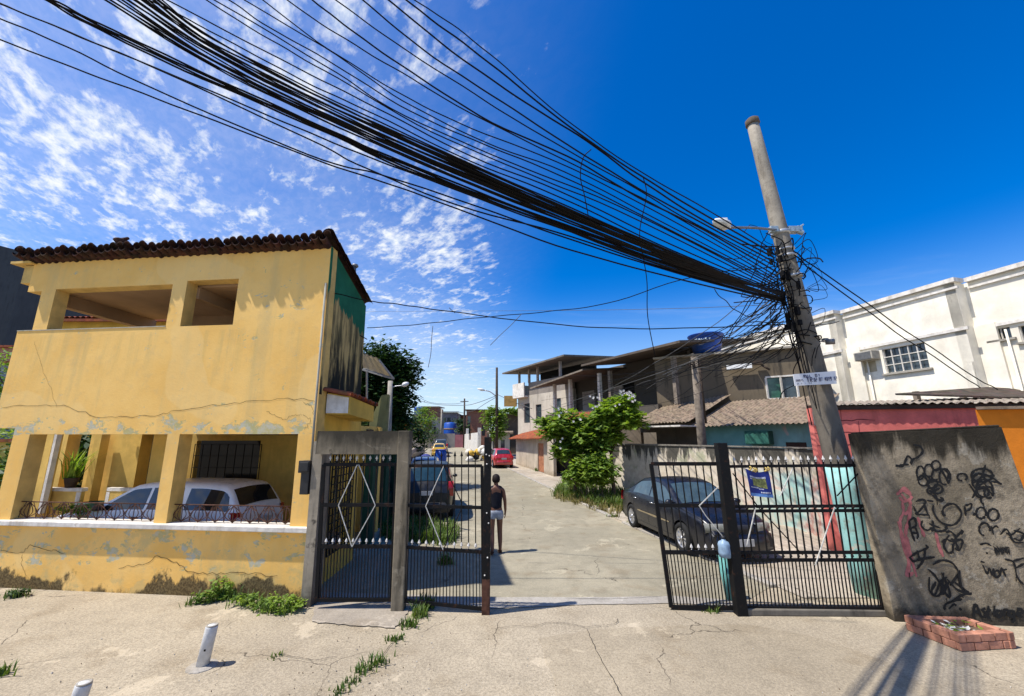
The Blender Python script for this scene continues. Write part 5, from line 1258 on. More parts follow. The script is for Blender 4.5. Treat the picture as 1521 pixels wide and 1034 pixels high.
def hall(mb):
    wall_cells(mb, C0, CDr, CN, .35, secs[0][:2], (0, CZ), [hs1, hs2])
    wall_cells(mb, C0 - CN * .5, CDr, CN, .35, secs[1][:2], (0, CZ), [hw])
    wall_cells(mb, C0 - CN * .9, CDr, CN, .35, secs[2][:2], (0, CZ), [])
    for s, o0, o1 in ((s_a, 0, .5), (s_b, .5, .9)):
        a = C0 + CDr * (s - .003); mb.prism([a - CN * o1, a + CN * .2, a + CN * .2 + V(0, 0, CZ), a - CN * o1 + V(0, 0, CZ)], CDr * .3)
        # flat pilaster foot on the nearer side
        a = C0 + CDr * (s - .55) - CN * o0; mb.prism([a, a + CDr * .54, a + CDr * .54 - CN * .10, a - CN * .10], V(0, 0, CZ - 1.6))
one('wall', MT['cream'], hall, ch)
for v_ in (0,):
    def corn2(mb):
        for (a, b, o) in secs:
            e0 = a - (.0 if a < 0 else .10); L_ = b - e0 - .11
            for z, h, pr in ((CZ + .002, .15, .16), (CZ - .24, .08, .08), (CZ - 1.75, .11, .08)):
                p = C0 + CDr * e0 - CN * (o + pr) + V(0, 0, z); dd = .5 if z > CZ else pr - .002
                mb.prism([p, p + CDr * L_, p + CDr * L_ + CN * dd, p + CN * dd], V(0, 0, h))
    one('cornice', MT['white_trim'], corn2, ch)
def wframe(h, off, name, nx, ny):
    P = lambda s, z, t_=.0: C0 + CDr * s - CN * (off - .06 - t_) + V(0, 0, z)
    def f(mb):
        for k in range(nx + 1): s = h[0] + (h[1] - h[0]) * k / nx; mb.bar(P(s, h[2]), P(s, h[3]), .03)
        for k in range(ny + 1): z = h[2] + (h[3] - h[2]) * k / ny; mb.bar(P(h[0], z), P(h[1], z), .03)
    fr = one(name, MT['white_trim'], f, ch)
    one('pane', MT['winglass'], lambda mb: mb.prism([P(h[0], h[2], .1), P(h[1], h[2], .1), P(h[1], h[3], .1), P(h[0], h[3], .1)], CN * .02), fr)
    one('sill', MT['concplain'], lambda mb: mb.prism([P(h[0] - .1, h[2] - .08, -.16), P(h[1] + .1, h[2] - .08, -.16), P(h[1] + .1, h[2] - .08, .0), P(h[0] - .1, h[2] - .08, .0)], V(0, 0, .07)), fr)
wframe(hw, .5, 'window', 5, 3); wframe(hs1, 0, 'window', 2, 1); wframe(hs2, 0, 'window', 2, 1)
acp = onplane(1288, 529, C0 - CN * .7, CDr)
acb = bevel(one('air_conditioner', plain('ac_beige', (.38, .35, .29), .2, 8, .6), lambda mb: mb.box(acp, (.7, .5, .36), rz=math.atan2(CDr.y, CDr.x)), ch), .02)
one('ac_grille', MT['steelgrey'], lambda mb: [mb.box(acp - CN * .26 + V(0, 0, -.13 + .05 * k), (.6, .02, .03), rz=math.atan2(CDr.y, CDr.x)) for k in range(6)], acb)
one('bricked_opening', dirty('tan_patch', (.55, .46, .31), (.4, .3, .2), .2), lambda mb: mb.prism([C0 + CDr * s - CN * .504 + V(0, 0, z) for s, z in ((hac[0], hac[2]), (hac[1], hac[2]), (hac[1], hac[3]), (hac[0], hac[3]))], CN * .003), ch)
one('hall_roof', MT['concplain'], lambda mb: mb.prism([C0 - CDr * 9 + CN * .3 + V(0, 0, CZ - .3), C0 + CDr * (s_b + 16) - CN * .3 + V(0, 0, CZ - .3), C0 + CDr * (s_b + 16) + CN * 12 + V(0, 0, CZ - .3), C0 - CDr * 9 + CN * 12 + V(0, 0, CZ - .3)], V(0, 0, .1)), ch)
each('downpipe', MT['cream'], ((s_a - .75, .06), (s_b - .75, .56)), lambda mb, k: mb.tube([C0 + CDr * k[0] - CN * (k[1] + .03), C0 + CDr * k[0] - CN * (k[1] + .03) + V(0, 0, CZ - 1.9)], .03, 8), ch)
# dark sheet roof of the shed between hall and pink house
sh = thing('shed_roof', 'dark sheet shed roof between the pink house and the cream hall', 'roof', (12, 13, 0))
def shed(mb):
    a, b, c, d = atY(1335, 579, 12), atY(1470, 571, 12.6), atY(1560, 578, 12), atY(1560, 586, 11)
    mb.prism([atY(1330, 587, 11.6), atY(1560, 594, 10.8), atY(1570, 583, 13.2), atY(1468, 577, 13.2)], V(0, 0, .05))
one('sheet', tile_mat('dark_shed_sheet', (.10, .075, .06), (.03, .025, .02), .7), shed, sh)
each('shed_post', MT['wood'], ((12.2, 12.2), (15.5, 11.4), (14.6, 13.1)), lambda mb, k: mb.bar(V(*k, 0), V(*k, 4.0), .12), sh)
# wooden pole in the middle distance
wpo = thing('wooden_pole', 'grey weathered wooden pole before the teal house carrying many thin wires', 'utility pole', (6.2, 14.2, 0))
w0, w1_ = atD(1043, 658, 16.0), atD(1031, 530, 16.0); w0b = w0 + (w0 - w1_) * .9
one('pole_shaft', MT['wood'], lambda mb: mb.tube([w0b, w0, w1_], [.19, .17, .13], 10), wpo)
one('crossbar', MT['wooddark'], lambda mb: (mb.bar(w1_ + V(-.3, 0, -.35), w1_ + V(.35, 0, -.2), .06), [mb.tube([w1_ + V(x_, -.05, -.45), w1_ + V(x_, -.05, -.2)], .035, 6) for x_ in (-.22, -.05, .14)], mb.tube([w1_ + V(.15, -.05, -.1), w1_ + V(.2, 0, -2.6)], .04, 6)), wpo)
# ---------------------------------------------------------------- cars
def lin(pts, x):
    if x <= pts[0][0]: return pts[0][1]
    for (a, b), (c, d) in zip(pts, pts[1:]):
        if x <= c:
            t_ = (x - a) / (c - a) if c > a else 0; return b + (d - b) * t_
    return pts[-1][1]
def smooth_lin(pts, x, h=.07):
    return sum(lin(pts, x + h * k / 3) for k in range(-3, 4)) / 7
def make_car(name, label, S, pt, loc, heading, cat='car', group=None, rimstyle=8, simple=False):
    root = thing(name, label, cat, (0, 0, 0), 0, group)
    x0, x1, W = S['x0'], S['x1'], S['W']; xf, xb, wr = S['xf'], S['xb'], S['wr']; zb = S.get('zb', .2)
    top = lambda x: smooth_lin(S['top'], x)
    belt = lambda x: min(smooth_lin(S['belt'], x), top(x) - .015)
    def wd(x):
        u = (2 * x - x0 - x1) / (x1 - x0); return W * (1 - .16 * abs(u) ** 5 - (.06 * max(0, u) ** 2))
    tum = S.get('tum', .42)
    def yside(x, z):
        w = wd(x); zl = zb; bl = belt(x)
        if z <= bl:
            t_ = max(0, min(1, (z - zl) / max(.05, bl - zl))); return w * (.93 + .07 * math.sin(math.pi * min(1, t_ * .8 + .1)) ** .8 - .012 * t_)
        return yside(x, bl) - .012 - (z - bl) * tum
    def zbot(x):
        for c in (xf, xb):
            if abs(x - c) < wr + .055: return max(zb, wr + math.sqrt((wr + .055) ** 2 - (x - c) ** 2) - .01)
        e = min(x - x0, x1 - x); return zb + .10 * max(0, 1 - e / .25)
    xs = set([x0 + (x1 - x0) * k / 52 for k in range(53)])
    for c in (xf, xb):
        for k in range(19): xs.add(c + (wr + .055) * math.cos(math.pi * k / 18))
        xs.add(c + wr + .058); xs.add(c - wr - .058)
    xs = sorted(xs); rows = []
    for x in xs:
        zt, bl, z0 = top(x), belt(x), zbot(x); half = []
        for t_ in (0, .2, .45, .7, .9, 1): z = z0 + (bl - z0) * t_; half.append((yside(x, z), z))
        for t_ in (.25, .5, .75, .93): z = bl + (zt - .01 - bl) * t_; half.append((yside(x, z), z))
        yt = yside(x, zt - .01)
        half += [(yt - .05, zt + .0), (yt * .6, zt + .018), (yt * .25, zt + .028)]
        rows.append([V(x, -y, z) for y, z in half] + [V(x, 0, zt + .03)] + [V(x, y, z) for y, z in reversed(half)])
    mb = MB(); mb.grid(rows)
    n = len(rows[0])
    mb.add(rows[0], [tuple(range(n))]); mb.add(rows[-1], [tuple(range(n - 1, -1, -1))])
    body = mb.build('body', pt, root)
    def prt(nm, mat, fn, par=None): return one(nm, mat, fn, par or root)
    prt('underbody', MT['blackplastic'], lambda m: (m.box(((x0 + x1) / 2, 0, .38), (x1 - x0 - .5, W * 1.62, .32)), m.box((xf, 0, .5), (.8, W * 1.5, .36)), m.box((xb, 0, .5), (.8, W * 1.5, .36))))
    # glass
    def sidewin(m, sg, a, b, fr=0, bk=0):
        k = 14; lo, hi = [], []
        for i in range(k + 1):
            x = a + (b - a) * i / k; zl = belt(x) + .035; zh = top(x) - .085
            zh = min(zh, zl + .9 * max(0, (b - x)) / fr + .01 if fr else 9, zl + .9 * max(0, (x - a)) / bk + .01 if bk else 9)
            zh = max(zh, zl + .004)
            lo.append(zl); hi.append(zh)
        rws = []
        for i in range(k + 1):
            x = a + (b - a) * i / k
            rws.append([V(x, sg * (yside(x, lo[i] + (hi[i] - lo[i]) * t_) + .006), lo[i] + (hi[i] - lo[i]) * t_) for t_ in (0, .33, .66, 1)])
        m.grid(rws)
    gl = S.get('glass', MT['glass'])
    for (a, b, fr, bk) in S['wins']:
        for sg in (-1, 1): prt('side_window', gl, lambda m: sidewin(m, sg, a, b, fr, bk))
    def topglass(m, a, b, ins=.86, out=1):
        rws = []
        for i in range(11):
            x = a + (b - a) * i / 10; zt = top(x); yt = yside(x, zt - .01) * ins
            sl = (top(x + .03) - top(x - .03)) / .06; nx, nz = -sl / math.hypot(1, sl), 1 / math.hypot(1, sl)
            rws.append([V(x + nx * .010, yt * t_, zt + .03 * (1 - t_ * t_) + nz * .010) for t_ in (-1, -.6, -.25, 0, .25, .6, 1)])
        m.grid(rws)
    prt('windscreen', gl, lambda m: topglass(m, *S['ws'])); prt('rear_window', gl, lambda m: topglass(m, *S['rw']))
    # seams, handles, trims
    def seams(m):
        for sg in (-1, 1):
            for x in S['seams']:
                ribbon(m, [V(x + S.get('rake', 0) * (z - .6), sg * (yside(x, z) + .001), z) for z in [.3 + (belt(x) - .3) * k / 8 for k in range(9)]], .012, (0, sg, 0), .002)
            ribbon(m, [V(x, sg * (yside(x, .30) + .001), .30) for x in [xb + wr + .1 + (xf - xb - 2 * wr - .2) * k / 12 for k in range(13)]], .012, (0, sg, 0), .002)
    if not simple:
        prt('door_seam', MT['blackplastic'], seams, body)
        for x in S['handles']:
            for sg in (-1, 1): prt('door_handle', S.get('hmat', MT['chrome']), lambda m: m.tube([V(x - .09, sg * (yside(x, .84) + .012), .845), V(x, sg * (yside(x, .84) + .03), .85), V(x + .09, sg * (yside(x, .84) + .012), .85)], .014, 6))
        if S.get('strip'):
            for sg in (-1, 1): prt('side_moulding', S['strip'], lambda m: ribbon(m, [V(x, sg * (yside(x, .56) + .004), .56) for x in [xb + .46 + (xf - xb - .92) * k / 12 for k in range(13)]], .045, (0, sg, 0), .006))
    for sg in (-1, 1):
        xm = S['ws'][0] + (S['ws'][1] - S['ws'][0]) * .72; mz = belt(xm) + .1; my = yside(xm, mz)
        prt('wing_mirror', S.get('mmat', pt), lambda m: m.lathe([(.0, -.07), (.06, -.06), (.085, -.02), (.085, .03), (.06, .055), (0, .06)], n=10, M=Matrix.Translation((xm, sg * (my + .11), mz)) @ Matrix.Rotation(R(90), 4, 'Y') @ Matrix.Diagonal((.75, 1.15, 1, 1))))
    # bumpers
    def bump(m, x, sg, z0, z1, d):
        rws = []
        for k in range(13):
            t_ = -1 + 2 * k / 12; y = t_ * (wd(x) + .008); xx = x + sg * (d - d * 1.2 * abs(t_) ** 4)
            rws.append([V(xx - sg * .1, y, z0), V(xx - sg * .01, y, z0 + .03), V(xx, y, (z0 + z1) / 2), V(xx - sg * .015, y, z1 - .02), V(xx - sg * .12, y, z1)])
        m.grid(rws)
    prt('front_bumper', S.get('bmat', pt), lambda m: bump(m, x1 - .02, 1, .2, .56, .07)); prt('rear_bumper', S.get('bmat', pt), lambda m: bump(m, x0 + .02, -1, .24, .58, .07))
    def lightbox(m, x, y0, y1, z0, z1, sg, wrap=.0):
        rws = []
        for k in range(7):
            y = y0 + (y1 - y0) * k / 6; back = wrap * (abs(y) / W) ** 4
            rws.append([V(x - sg * (back + .05), y, z0), V(x - sg * back, y, z0 + .02), V(x - sg * (back + .015), y, z1 - .02), V(x - sg * (back + .09), y, z1)])
        m.grid(rws)
    for sg in (-1, 1):
        y0, y1, z0, z1, xo = S['head']; prt('headlight', MT['headl'], lambda m: lightbox(m, x1 + xo, sg * y0, sg * y1, z0, z1, 1, .22))
        y0, y1, z0, z1, xo = S['tail']; tl = prt('tail_light', MT['taill'], lambda m: lightbox(m, x0 - xo, sg * y0, sg * y1, z0, z1, -1, .10))
    prt('grille', MT['blackplastic'], lambda m: lightbox(m, x1 + S['head'][4] - .0, -S['head'][0] + .06, S['head'][0] - .06, S['head'][2] + .01, S['head'][3] - .03, 1, .2))
    prt('number_plate', MT['plate'], lambda m: (m.box((x0 - .06, 0, S.get('pz', .48)), (.02, .4, .13)),)); prt('number_plate', MT['plate'], lambda m: m.box((x1 + .06, 0, .40), (.02, .4, .13)))
    # wheels
    def wheel(x, sg):
        yc = sg * (W - .105); T = Matrix.Translation((x, yc, wr)) @ Matrix.Rotation(R(-90) * sg, 4, 'X')
        wroot = one('wheel', MT['rubber'], lambda m: m.lathe([(wr * .62, -.09), (wr * .9, -.1), (wr, -.07), (wr, .06), (wr * .93, .095), (wr * .68, .1), (wr * .64, .06), (wr * .62, -.06)], n=26, M=T), root)
        def rim(m):
            m.lathe([(wr * .66, .05), (wr * .66, .085), (wr * .60, .08), (wr * .56, .04), (wr * .5, .03), (wr * .2, .05), (wr * .18, .085), (0, .09)] if rimstyle < 0 else [(wr * .66, .03), (wr * .66, .085), (wr * .6, .08), (wr * .57, .02), (0, .02)], n=22, M=T)
            for k in range(abs(rimstyle)):
                a = 2 * math.pi * k / abs(rimstyle)
                m.add([T @ V(*q) for q in ((math.cos(a - .25) * wr * .12, math.sin(a - .25) * wr * .12, .075), (math.cos(a + .25) * wr * .12, math.sin(a + .25) * wr * .12, .075), (math.cos(a + .11) * wr * .62, math.sin(a + .11) * wr * .62, .08), (math.cos(a - .11) * wr * .62, math.sin(a - .11) * wr * .62, .08),
                       (math.cos(a - .25) * wr * .12, math.sin(a - .25) * wr * .12, .03), (math.cos(a + .25) * wr * .12, math.sin(a + .25) * wr * .12, .03), (math.cos(a + .11) * wr * .62, math.sin(a + .11) * wr * .62, .03), (math.cos(a - .11) * wr * .62, math.sin(a - .11) * wr * .62, .03))],
                      [(0, 1, 2, 3), (0, 4, 5, 1), (1, 5, 6, 2), (2, 6, 7, 3), (3, 7, 4, 0)])
            m.lathe([(wr * .15, .05), (wr * .15, .085), (0, .095)], n=12, M=T)
        one('rim', S.get('rimmat', MT['rim']), rim, wroot)
        one('brake_disc', MT['blackplastic'], lambda m: m.lathe([(wr * .56, .0), (wr * .56, .018), (0, .019)], n=18, M=T), wroot)
    for x in (xf, xb):
        for sg in (-1, 1): wheel(x, sg)
    root.location = loc; root.rotation_euler = (0, 0, heading)
    return root
SEDAN = dict(x0=-2.2, x1=2.2, W=.87, xf=1.32, xb=-1.28, wr=.315, top=[(-2.2, .66), (-2.17, .95), (-1.55, 1.03), (-.85, 1.38), (-.3, 1.44), (.1, 1.43), (.45, 1.36), (1.15, .98), (1.9, .82), (2.12, .70), (2.2, .52)], belt=[(-2.2, .9), (-1.5, .95), (1.1, .90), (1.9, .78), (2.2, .5)],
             ws=(.46, 1.13), rw=(-1.5, -.88), wins=[(-.18, .98, .62, 0), (-1.18, -.24, 0, .42)], seams=[.98, -.21, -1.1], handles=[-.02, -.98], head=(.34, .74, .56, .74, .0), tail=(.38, .78, .66, .92, .0), rake=0)
WAGON = dict(x0=-2.1, x1=2.1, W=.83, xf=1.28, xb=-1.25, wr=.29, top=[(-2.1, .62), (-2.07, .95), (-2.02, 1.0), (-1.80, 1.34), (-1.68, 1.42), (-1.3, 1.46), (-.2, 1.47), (.25, 1.43), (.98, .98), (1.85, .84), (2.05, .72), (2.1, .5)], belt=[(-2.1, .92), (1.1, .92), (1.9, .78), (2.1, .5)],
             tum=.30, glass=glass('wagon_glass', (.012, .014, .016), .04), ws=(.3, .95), rw=(-2.0, -1.78), wins=[(-.12, .80, .58, 0), (-.84, -.18, 0, 0), (-1.88, -.98, 0, .22)], seams=[.82, -.15, -.9], handles=[.0, -.72], head=(.34, .72, .56, .74, .0), tail=(.58, .78, .6, .95, .01), pz=.7)
SUV = dict(x0=-2.1, x1=2.1, W=.90, xf=1.30, xb=-1.3, wr=.36, zb=.3, top=[(-2.1, .7), (-2.07, 1.05), (-1.98, 1.15), (-1.66, 1.62), (-1.3, 1.72), (0, 1.74), (.3, 1.68), (.95, 1.14), (1.9, 1.0), (2.05, .85), (2.1, .6)], belt=[(-2.1, 1.08), (1.1, 1.06), (1.9, .9), (2.1, .6)], tum=.3,
           ws=(.34, .92), rw=(-1.95, -1.66), wins=[(-.1, .78, .5, 0), (-.95, -.16, 0, 0), (-1.82, -1.02, 0, .22)], seams=[.8, -.13, -1.0], handles=[0, -.8], head=(.4, .78, .66, .86, .0), tail=(.66, .86, .75, 1.2, .01), pz=.86)
HATCH = dict(x0=-1.85, x1=1.85, W=.82, xf=1.2, xb=-1.2, wr=.29, top=[(-1.85, .62), (-1.82, .92), (-1.75, 1.0), (-1.42, 1.34), (-1.1, 1.43), (-.1, 1.45), (.3, 1.38), (.95, .98), (1.6, .84), (1.8, .72), (1.85, .5)], belt=[(-1.85, .9), (1.0, .9), (1.6, .78), (1.85, .5)],
             ws=(.36, .92), rw=(-1.72, -1.42), wins=[(-.3, .78, .52, 0), (-1.45, -.36, 0, .3)], seams=[.8, -.33], handles=[-.18], head=(.32, .7, .55, .73, .0), tail=(.52, .76, .58, .9, .01), pz=.70)
gA, gB = ground(1018, 824), ground(938, 783)
hd_ = math.atan2(gA.y - gB.y, gA.x - gB.x)
dirA = V(math.cos(hd_), math.sin(hd_), 0); lefA = V(-dirA.y, dirA.x, 0)
sed = dict(SEDAN); sed['strip'] = plain('gold_strip', (.25, .2, .12), .1, 9, .4, 0, local=True); sed['glass'] = glass('sedan_glass', (.035, .055, .06), .04)
mid_ = (gA + gB) / 2
car1 = make_car('parked_car', 'dark blue sedan with alloy wheels parked facing out behind the open gate leaf', sed, paint('dark_navy_paint', (.005, .006, .011), .3, .22, .03), mid_ + lefA * .86 + V(0, 0, .012), hd_, rimstyle=9)
car1.scale = (1.08, 1.04, 1.06)
p_ = atY(258, 740, 9.2); p_.z = .26
wag = dict(WAGON); wag['bmat'] = MT['blackplastic']; wag['mmat'] = MT['blackplastic']; wag['hmat'] = MT['blackplastic']
make_car('parked_car', 'white station wagon parked inside the open porch of the yellow house', wag, paint('white_car_paint', (.80, .80, .81), .3, .6, .15), p_, math.atan2(FD.y, FD.x), rimstyle=-6)
q_ = ground(642, 777); suv = dict(SUV); suv['bmat'] = MT['blackplastic']; suv['glass'] = glass('suv_glass', (.012, .03, .035), .12)
make_car('parked_car', 'dark blue tall hatchback seen from behind through the closed gate leaf', suv, paint('dark_teal_paint', (.004, .005, .007), .4, .15, .05), V(-3.05, 15.8, gz(15.8)), R(90 + 8), rimstyle=-7)
r1 = ground(741, 690)
make_car('parked_car', 'small red hatchback parked by the hut on the right of the street', HATCH, paint('red_car_paint', (.42, .015, .02), .25, .8, .2), V(-1.0, 34.2, gz(34.2)), R(90 + 12), rimstyle=-6, simple=True)
make_car('parked_car', 'light blue car parked far ahead of the dark tall hatchback', WAGON, paint('pale_blue_paint', (.22, .32, .46), .3, .7, .25), V(-4.75, 23.2, gz(23)), R(98), rimstyle=-6, simple=True)
make_car('parked_car', 'yellow car parked on the left side far down the street', HATCH, paint('yellow_car_paint', (.60, .36, .02), .3, .7, .2), V(-8.3, 47.5, gz(47)), R(99), rimstyle=-6, simple=True)
make_car('parked_car', 'dark car with yellow side parked beyond the yellow one', SUV, paint('olive_car_paint', (.05, .05, .035), .3, .7, .2), V(-9.3, 54.5, gz(54)), R(99), rimstyle=-6, simple=True)
# ---------------------------------------------------------------- trees, shrubs, grass
def foliage(mb, lobes, n, size, seed, shell=.55, flat=.4, nm=1, keep=None):
    """leaf-sized bent faces scattered through ellipsoid lobes; lobes = (centre, (rx, ry, rz))"""
    r = random.Random(seed); vol = [l[1][0] * l[1][1] * l[1][2] for l in lobes]; tot = sum(vol)
    for (c, rad), v_ in zip(lobes, vol):
        cl = []
        k = max(6, int(n * v_ / tot)); nc = max(3, k // 26)
        for _ in range(nc):
            d = V(r.gauss(0, 1), r.gauss(0, 1), r.gauss(0, 1)).normalized() * (r.uniform(shell, 1.03))
            cl.append(V(c[0] + d.x * rad[0], c[1] + d.y * rad[1], c[2] + d.z * rad[2]))
        for i in range(k):
            q = r.choice(cl); s = min(rad) * .25
            p = q + V(r.gauss(0, s), r.gauss(0, s), r.gauss(0, s * .8))
            a = r.uniform(0, 2 * math.pi); L_ = size * r.choice((.5, .7, .9, 1.1, 1.5))
            d = V(math.cos(a), math.sin(a), r.uniform(-.9, .5)).normalized() * L_
            sd = d.cross(V(r.uniform(-flat, flat), r.uniform(-flat, flat), 1)).normalized() * L_ * .28
            up_ = d.cross(sd).normalized() * L_ * .08
            mb.add([p, p + d * .45 + sd + up_, p + d, p + d * .45 - sd + up_], [(0, 1, 2), (0, 2, 3)], r.randrange(nm))
def limb(mb, a, b, r0, r1, bend=.1, seed=1, n=7):
    r = random.Random(seed); a, b = Vector(a), Vector(b); L_ = (b - a).length
    pts = [a] + [a.lerp(b, k / 4) + V(r.uniform(-1, 1), r.uniform(-1, 1), r.uniform(-.3, .3)) * L_ * bend * .5 for k in (1, 2, 3)] + [b]
    q = spline(pts, 3); mb.tube(q, [r0 + (r1 - r0) * i / (len(q) - 1) for i in range(len(q))], n)
def tree(name, label, base, lobes, n, size, mat, seed, tr=.14, cat='tree', group=None, extra=None, shell=.5):
    t_ = thing(name, label, cat, base, 0, group); c = V(0, 0, 0)
    for l in lobes: c += Vector(l[0])
    c /= len(lobes)
    def trunk(mb):
        fork = V(base[0], base[1], base[2] + (c.z - base[2]) * .55); limb(mb, base, fork, tr, tr * .75, .06, seed)
        for i, l in enumerate(lobes): limb(mb, fork, l[0], tr * .5, tr * .12, .2, seed + i)
    one('trunk', MT['bark'], trunk, t_)
    mb = MB(); foliage(mb, lobes, n, size, seed, shell); mb.build('crown', mat, t_, fixn=False)
    return t_
# large dark tree behind the yellow house
tc = atY(570, 562, 21.0)
tree('dense_tree', 'large dark green tree rising behind the yellow house and street lamp', (tc.x, tc.y, gz(21)), [(tc + V(a, b, c), (rx, ry, rz)) for a, b, c, rx, ry, rz in ((-.3, 0, .6, 1.35, 1.4, 1.2), (.75, .2, .3, 1.0, 1.1, 1.0), (-.9, .3, -.4, 1.2, 1.3, 1.2), (.6, -.2, -1.0, 1.05, 1.1, 1.0), (-.3, .0, -2.0, 1.3, 1.2, 1.1), (.75, .2, -2.0, .75, .9, .8), (-1.7, .3, .6, 1.0, 1.0, 1.0))], 26000, .24, MT['leafA'], 3, .22, shell=.3)
# flowering shrubs on the verge
def lob(px, py, y, rx, rz, ry=None): return (atY(px, py, y), (rx, ry or rx, rz))
sb = ground(872, 748)
t1 = tree('flowering_tree', 'bushy green tree with white flowers on the grass verge nearer the red hut', (2.75, 18.6, gz(18.6)), [lob(835, 632, 18.6, .85, .62), lob(865, 640, 18.4, .8, .75), lob(812, 640, 18.8, .42, .3), (atY(870, 672, 18.5), (.75, .6, .55)), lob(885, 655, 18.3, .55, .7), lob(806, 628, 18.9, .4, .25), lob(840, 670, 18.4, .55, .4)], 4600, .30, MT['leafC'], 5, .09, group='flowering trees on the verge')
t2 = tree('flowering_tree', 'taller light green tree with white flowers beside the teal house wall', (4.35, 18.3, gz(18.3)), [lob(915, 612, 18.2, .75, .5), lob(935, 625, 18.0, .45, .42), lob(895, 622, 18.3, .5, .45), lob(905, 645, 18.3, .5, .4), lob(925, 598, 18.1, .45, .3)], 3400, .33, MT['leafB'], 6, .10, group='flowering trees on the verge')
def flowers(mb, spots, seed):
    r = random.Random(seed)
    for px, py, y, s in spots:
        for k in range(int(s)):
            c = atY(px, py, y) + V(r.gauss(0, .09), r.gauss(0, .09), r.gauss(0, .07)); 
            for a in range(5):
                an = a * 1.256 + r.uniform(0, .3); d = V(math.cos(an), -.4, math.sin(an)).normalized() * .06; e = V(-d.z, 0, d.x) * .45
                mb.add([c, c + d * .5 + e, c + d, c + d * .5 - e], [(0, 1, 2, 3)])
each('flower_cluster', MT['petal'], [(932, 586, 17.4, 9), (940, 590, 17.4, 8), (925, 584, 17.5, 6), (917, 606, 17.4, 2), (880, 590, 17.6, 4), (882, 605, 17.5, 3), (945, 598, 17.4, 2)], lambda mb, k: flowers(mb, [k], int(k[0])), t2)
each('flower_cluster', MT['petal'], [(835, 617, 17.6, 2), (820, 622, 17.7, 1), (848, 628, 17.5, 1), (838, 650, 17.6, 1), (860, 625, 17.5, 2), (834, 606, 17.8, 3), (832, 660, 17.6, 2)], lambda mb, k: flowers(mb, [k], int(k[0])), t1)
bsh = thing('leafy_bush', 'low bright bush under the flowering trees at the pavement edge', 'bush', (3.3, 17.5, gz(17.5)))
mb = MB(); foliage(mb, [lob(870, 700, 17.6, .75, .55), lob(900, 700, 17.4, .6, .5), lob(880, 690, 17.5, .6, .6), lob(850, 706, 17.9, .5, .35)], 2600, .24, 8, .4); mb.build('crown', MT['leafC'], bsh, fixn=False)
one('stem', MT['bark'], lambda mb: [limb(mb, (3.3 + a, 17.5, gz(17.5)), (3.3 + a * 3, 17.5, gz(17.5) + .8), .03, .012, .2, i) for i, a in enumerate((-.2, -.1, .05, .2))], bsh)
def blades(mb, pts, h, seed, spread=.06, n=8, w=.012):
    r = random.Random(seed)
    for c in pts:
        for k in range(n):
            p = Vector(c) + V(r.gauss(0, spread), r.gauss(0, spread), 0); a = r.uniform(0, 6.28); hh = h * r.uniform(.45, 1.2); le = r.uniform(.2, .9) * hh
            d = V(math.cos(a), math.sin(a), 0); sd = V(-d.y, d.x, 0) * w
            m_ = p + d * le * .35 + V(0, 0, hh * .65); t_ = p + d * le + V(0, 0, hh)
            mb.add([p - sd, p + sd, m_ + sd * .7, m_ - sd * .7, t_], [(0, 1, 2, 3), (3, 2, 4)], 0)
def scatter(px_poly, n, seed, z=.0):
    """random ground points within a measured quad"""
    r = random.Random(seed); g = [ground(*p) for p in px_poly]; out = []
    for _ in range(n):
        a, b = r.random(), r.random(); p = (g[0] * (1 - a) + g[1] * a) * (1 - b) + (g[3] * (1 - a) + g[2] * a) * b; out.append(V(p.x, p.y, gz(p.y) + z))
    return out
def blade_obj(name, pts, h, seed, mat, **k):
    mb = MB(); sp = k.pop('spread', .06); n = k.pop('n', 8); w = k.pop('w', .012); blades(mb, pts, h, seed, sp, n, w); return mb.build(name, mat, None, fixn=False, **k)
tag(blade_obj('verge_grass', scatter([(822, 738), (925, 762), (935, 728), (838, 718)], 330, 4), .42, 3, MT['grassm'], n=9, w=.018), kind='stuff', label='tall wild grass growing on the verge under the flowering trees', cat='grass')
tag(blade_obj('dry_grass', scatter([(825, 742), (918, 770), (925, 750), (835, 728)], 150, 5), .28, 5, MT['drygrass'], n=8, w=.014), kind='stuff', label='dry straw coloured grass along the kerb by the verge', cat='grass')
tag(blade_obj('gate_grass', scatter([(560, 800), (672, 812), (680, 786), (560, 772)], 260, 14), .30, 13, MT['grassm'], n=9, w=.016), kind='stuff', label='patch of green grass behind the gate leaf before the dark car', cat='grass')
# plants along the foot of the yellow house and in the cracks
def clump(px, py, hgt, rad, n, seed, label, mat='leafC', size=.07, name='weed_clump'):
    c = ground(px, py); t_ = thing(name, label, 'weed', c, 0, 'weeds growing out of the cracks and wall foot')
    mb = MB(); r = random.Random(seed)
    foliage(mb, [(c + V(0, 0, hgt * .45), (rad, rad * .7, hgt * .5))] + [(c + V(r.uniform(-rad, rad) * .7, r.uniform(-.4, .4) * rad, hgt * r.uniform(.25, .6)), (rad * .45, rad * .4, hgt * .35)) for _ in range(3)], n, size, seed, .2)
    mb.build('leaves', MT[mat], t_, fixn=False)
    mb = MB(); blades(mb, [c + V(r.uniform(-rad, rad), r.uniform(-rad, rad) * .6, 0) for _ in range(12)], hgt * .8, seed, .04, 6, .008); mb.build('blades', MT['grassm'], t_, fixn=False)
clump(335, 888, .34, .22, 420, 31, 'tall leafy weed at the wall foot, topmost of the row'); clump(300, 896, .20, .17, 240, 32, 'leafy weed at the left end of the green row by the wall', size=.06)
clump(365, 898, .2, .25, 340, 33, 'low leafy weed between the tall one and the grassy mound', size=.06); clump(422, 908, .26, .3, 620, 34, 'broad bright green mound of weed nearest the gate pier', 'leafB', .06)
clump(390, 905, .16, .22, 300, 36, 'small spreading weed just left of the bright mound', 'leafC', .05)
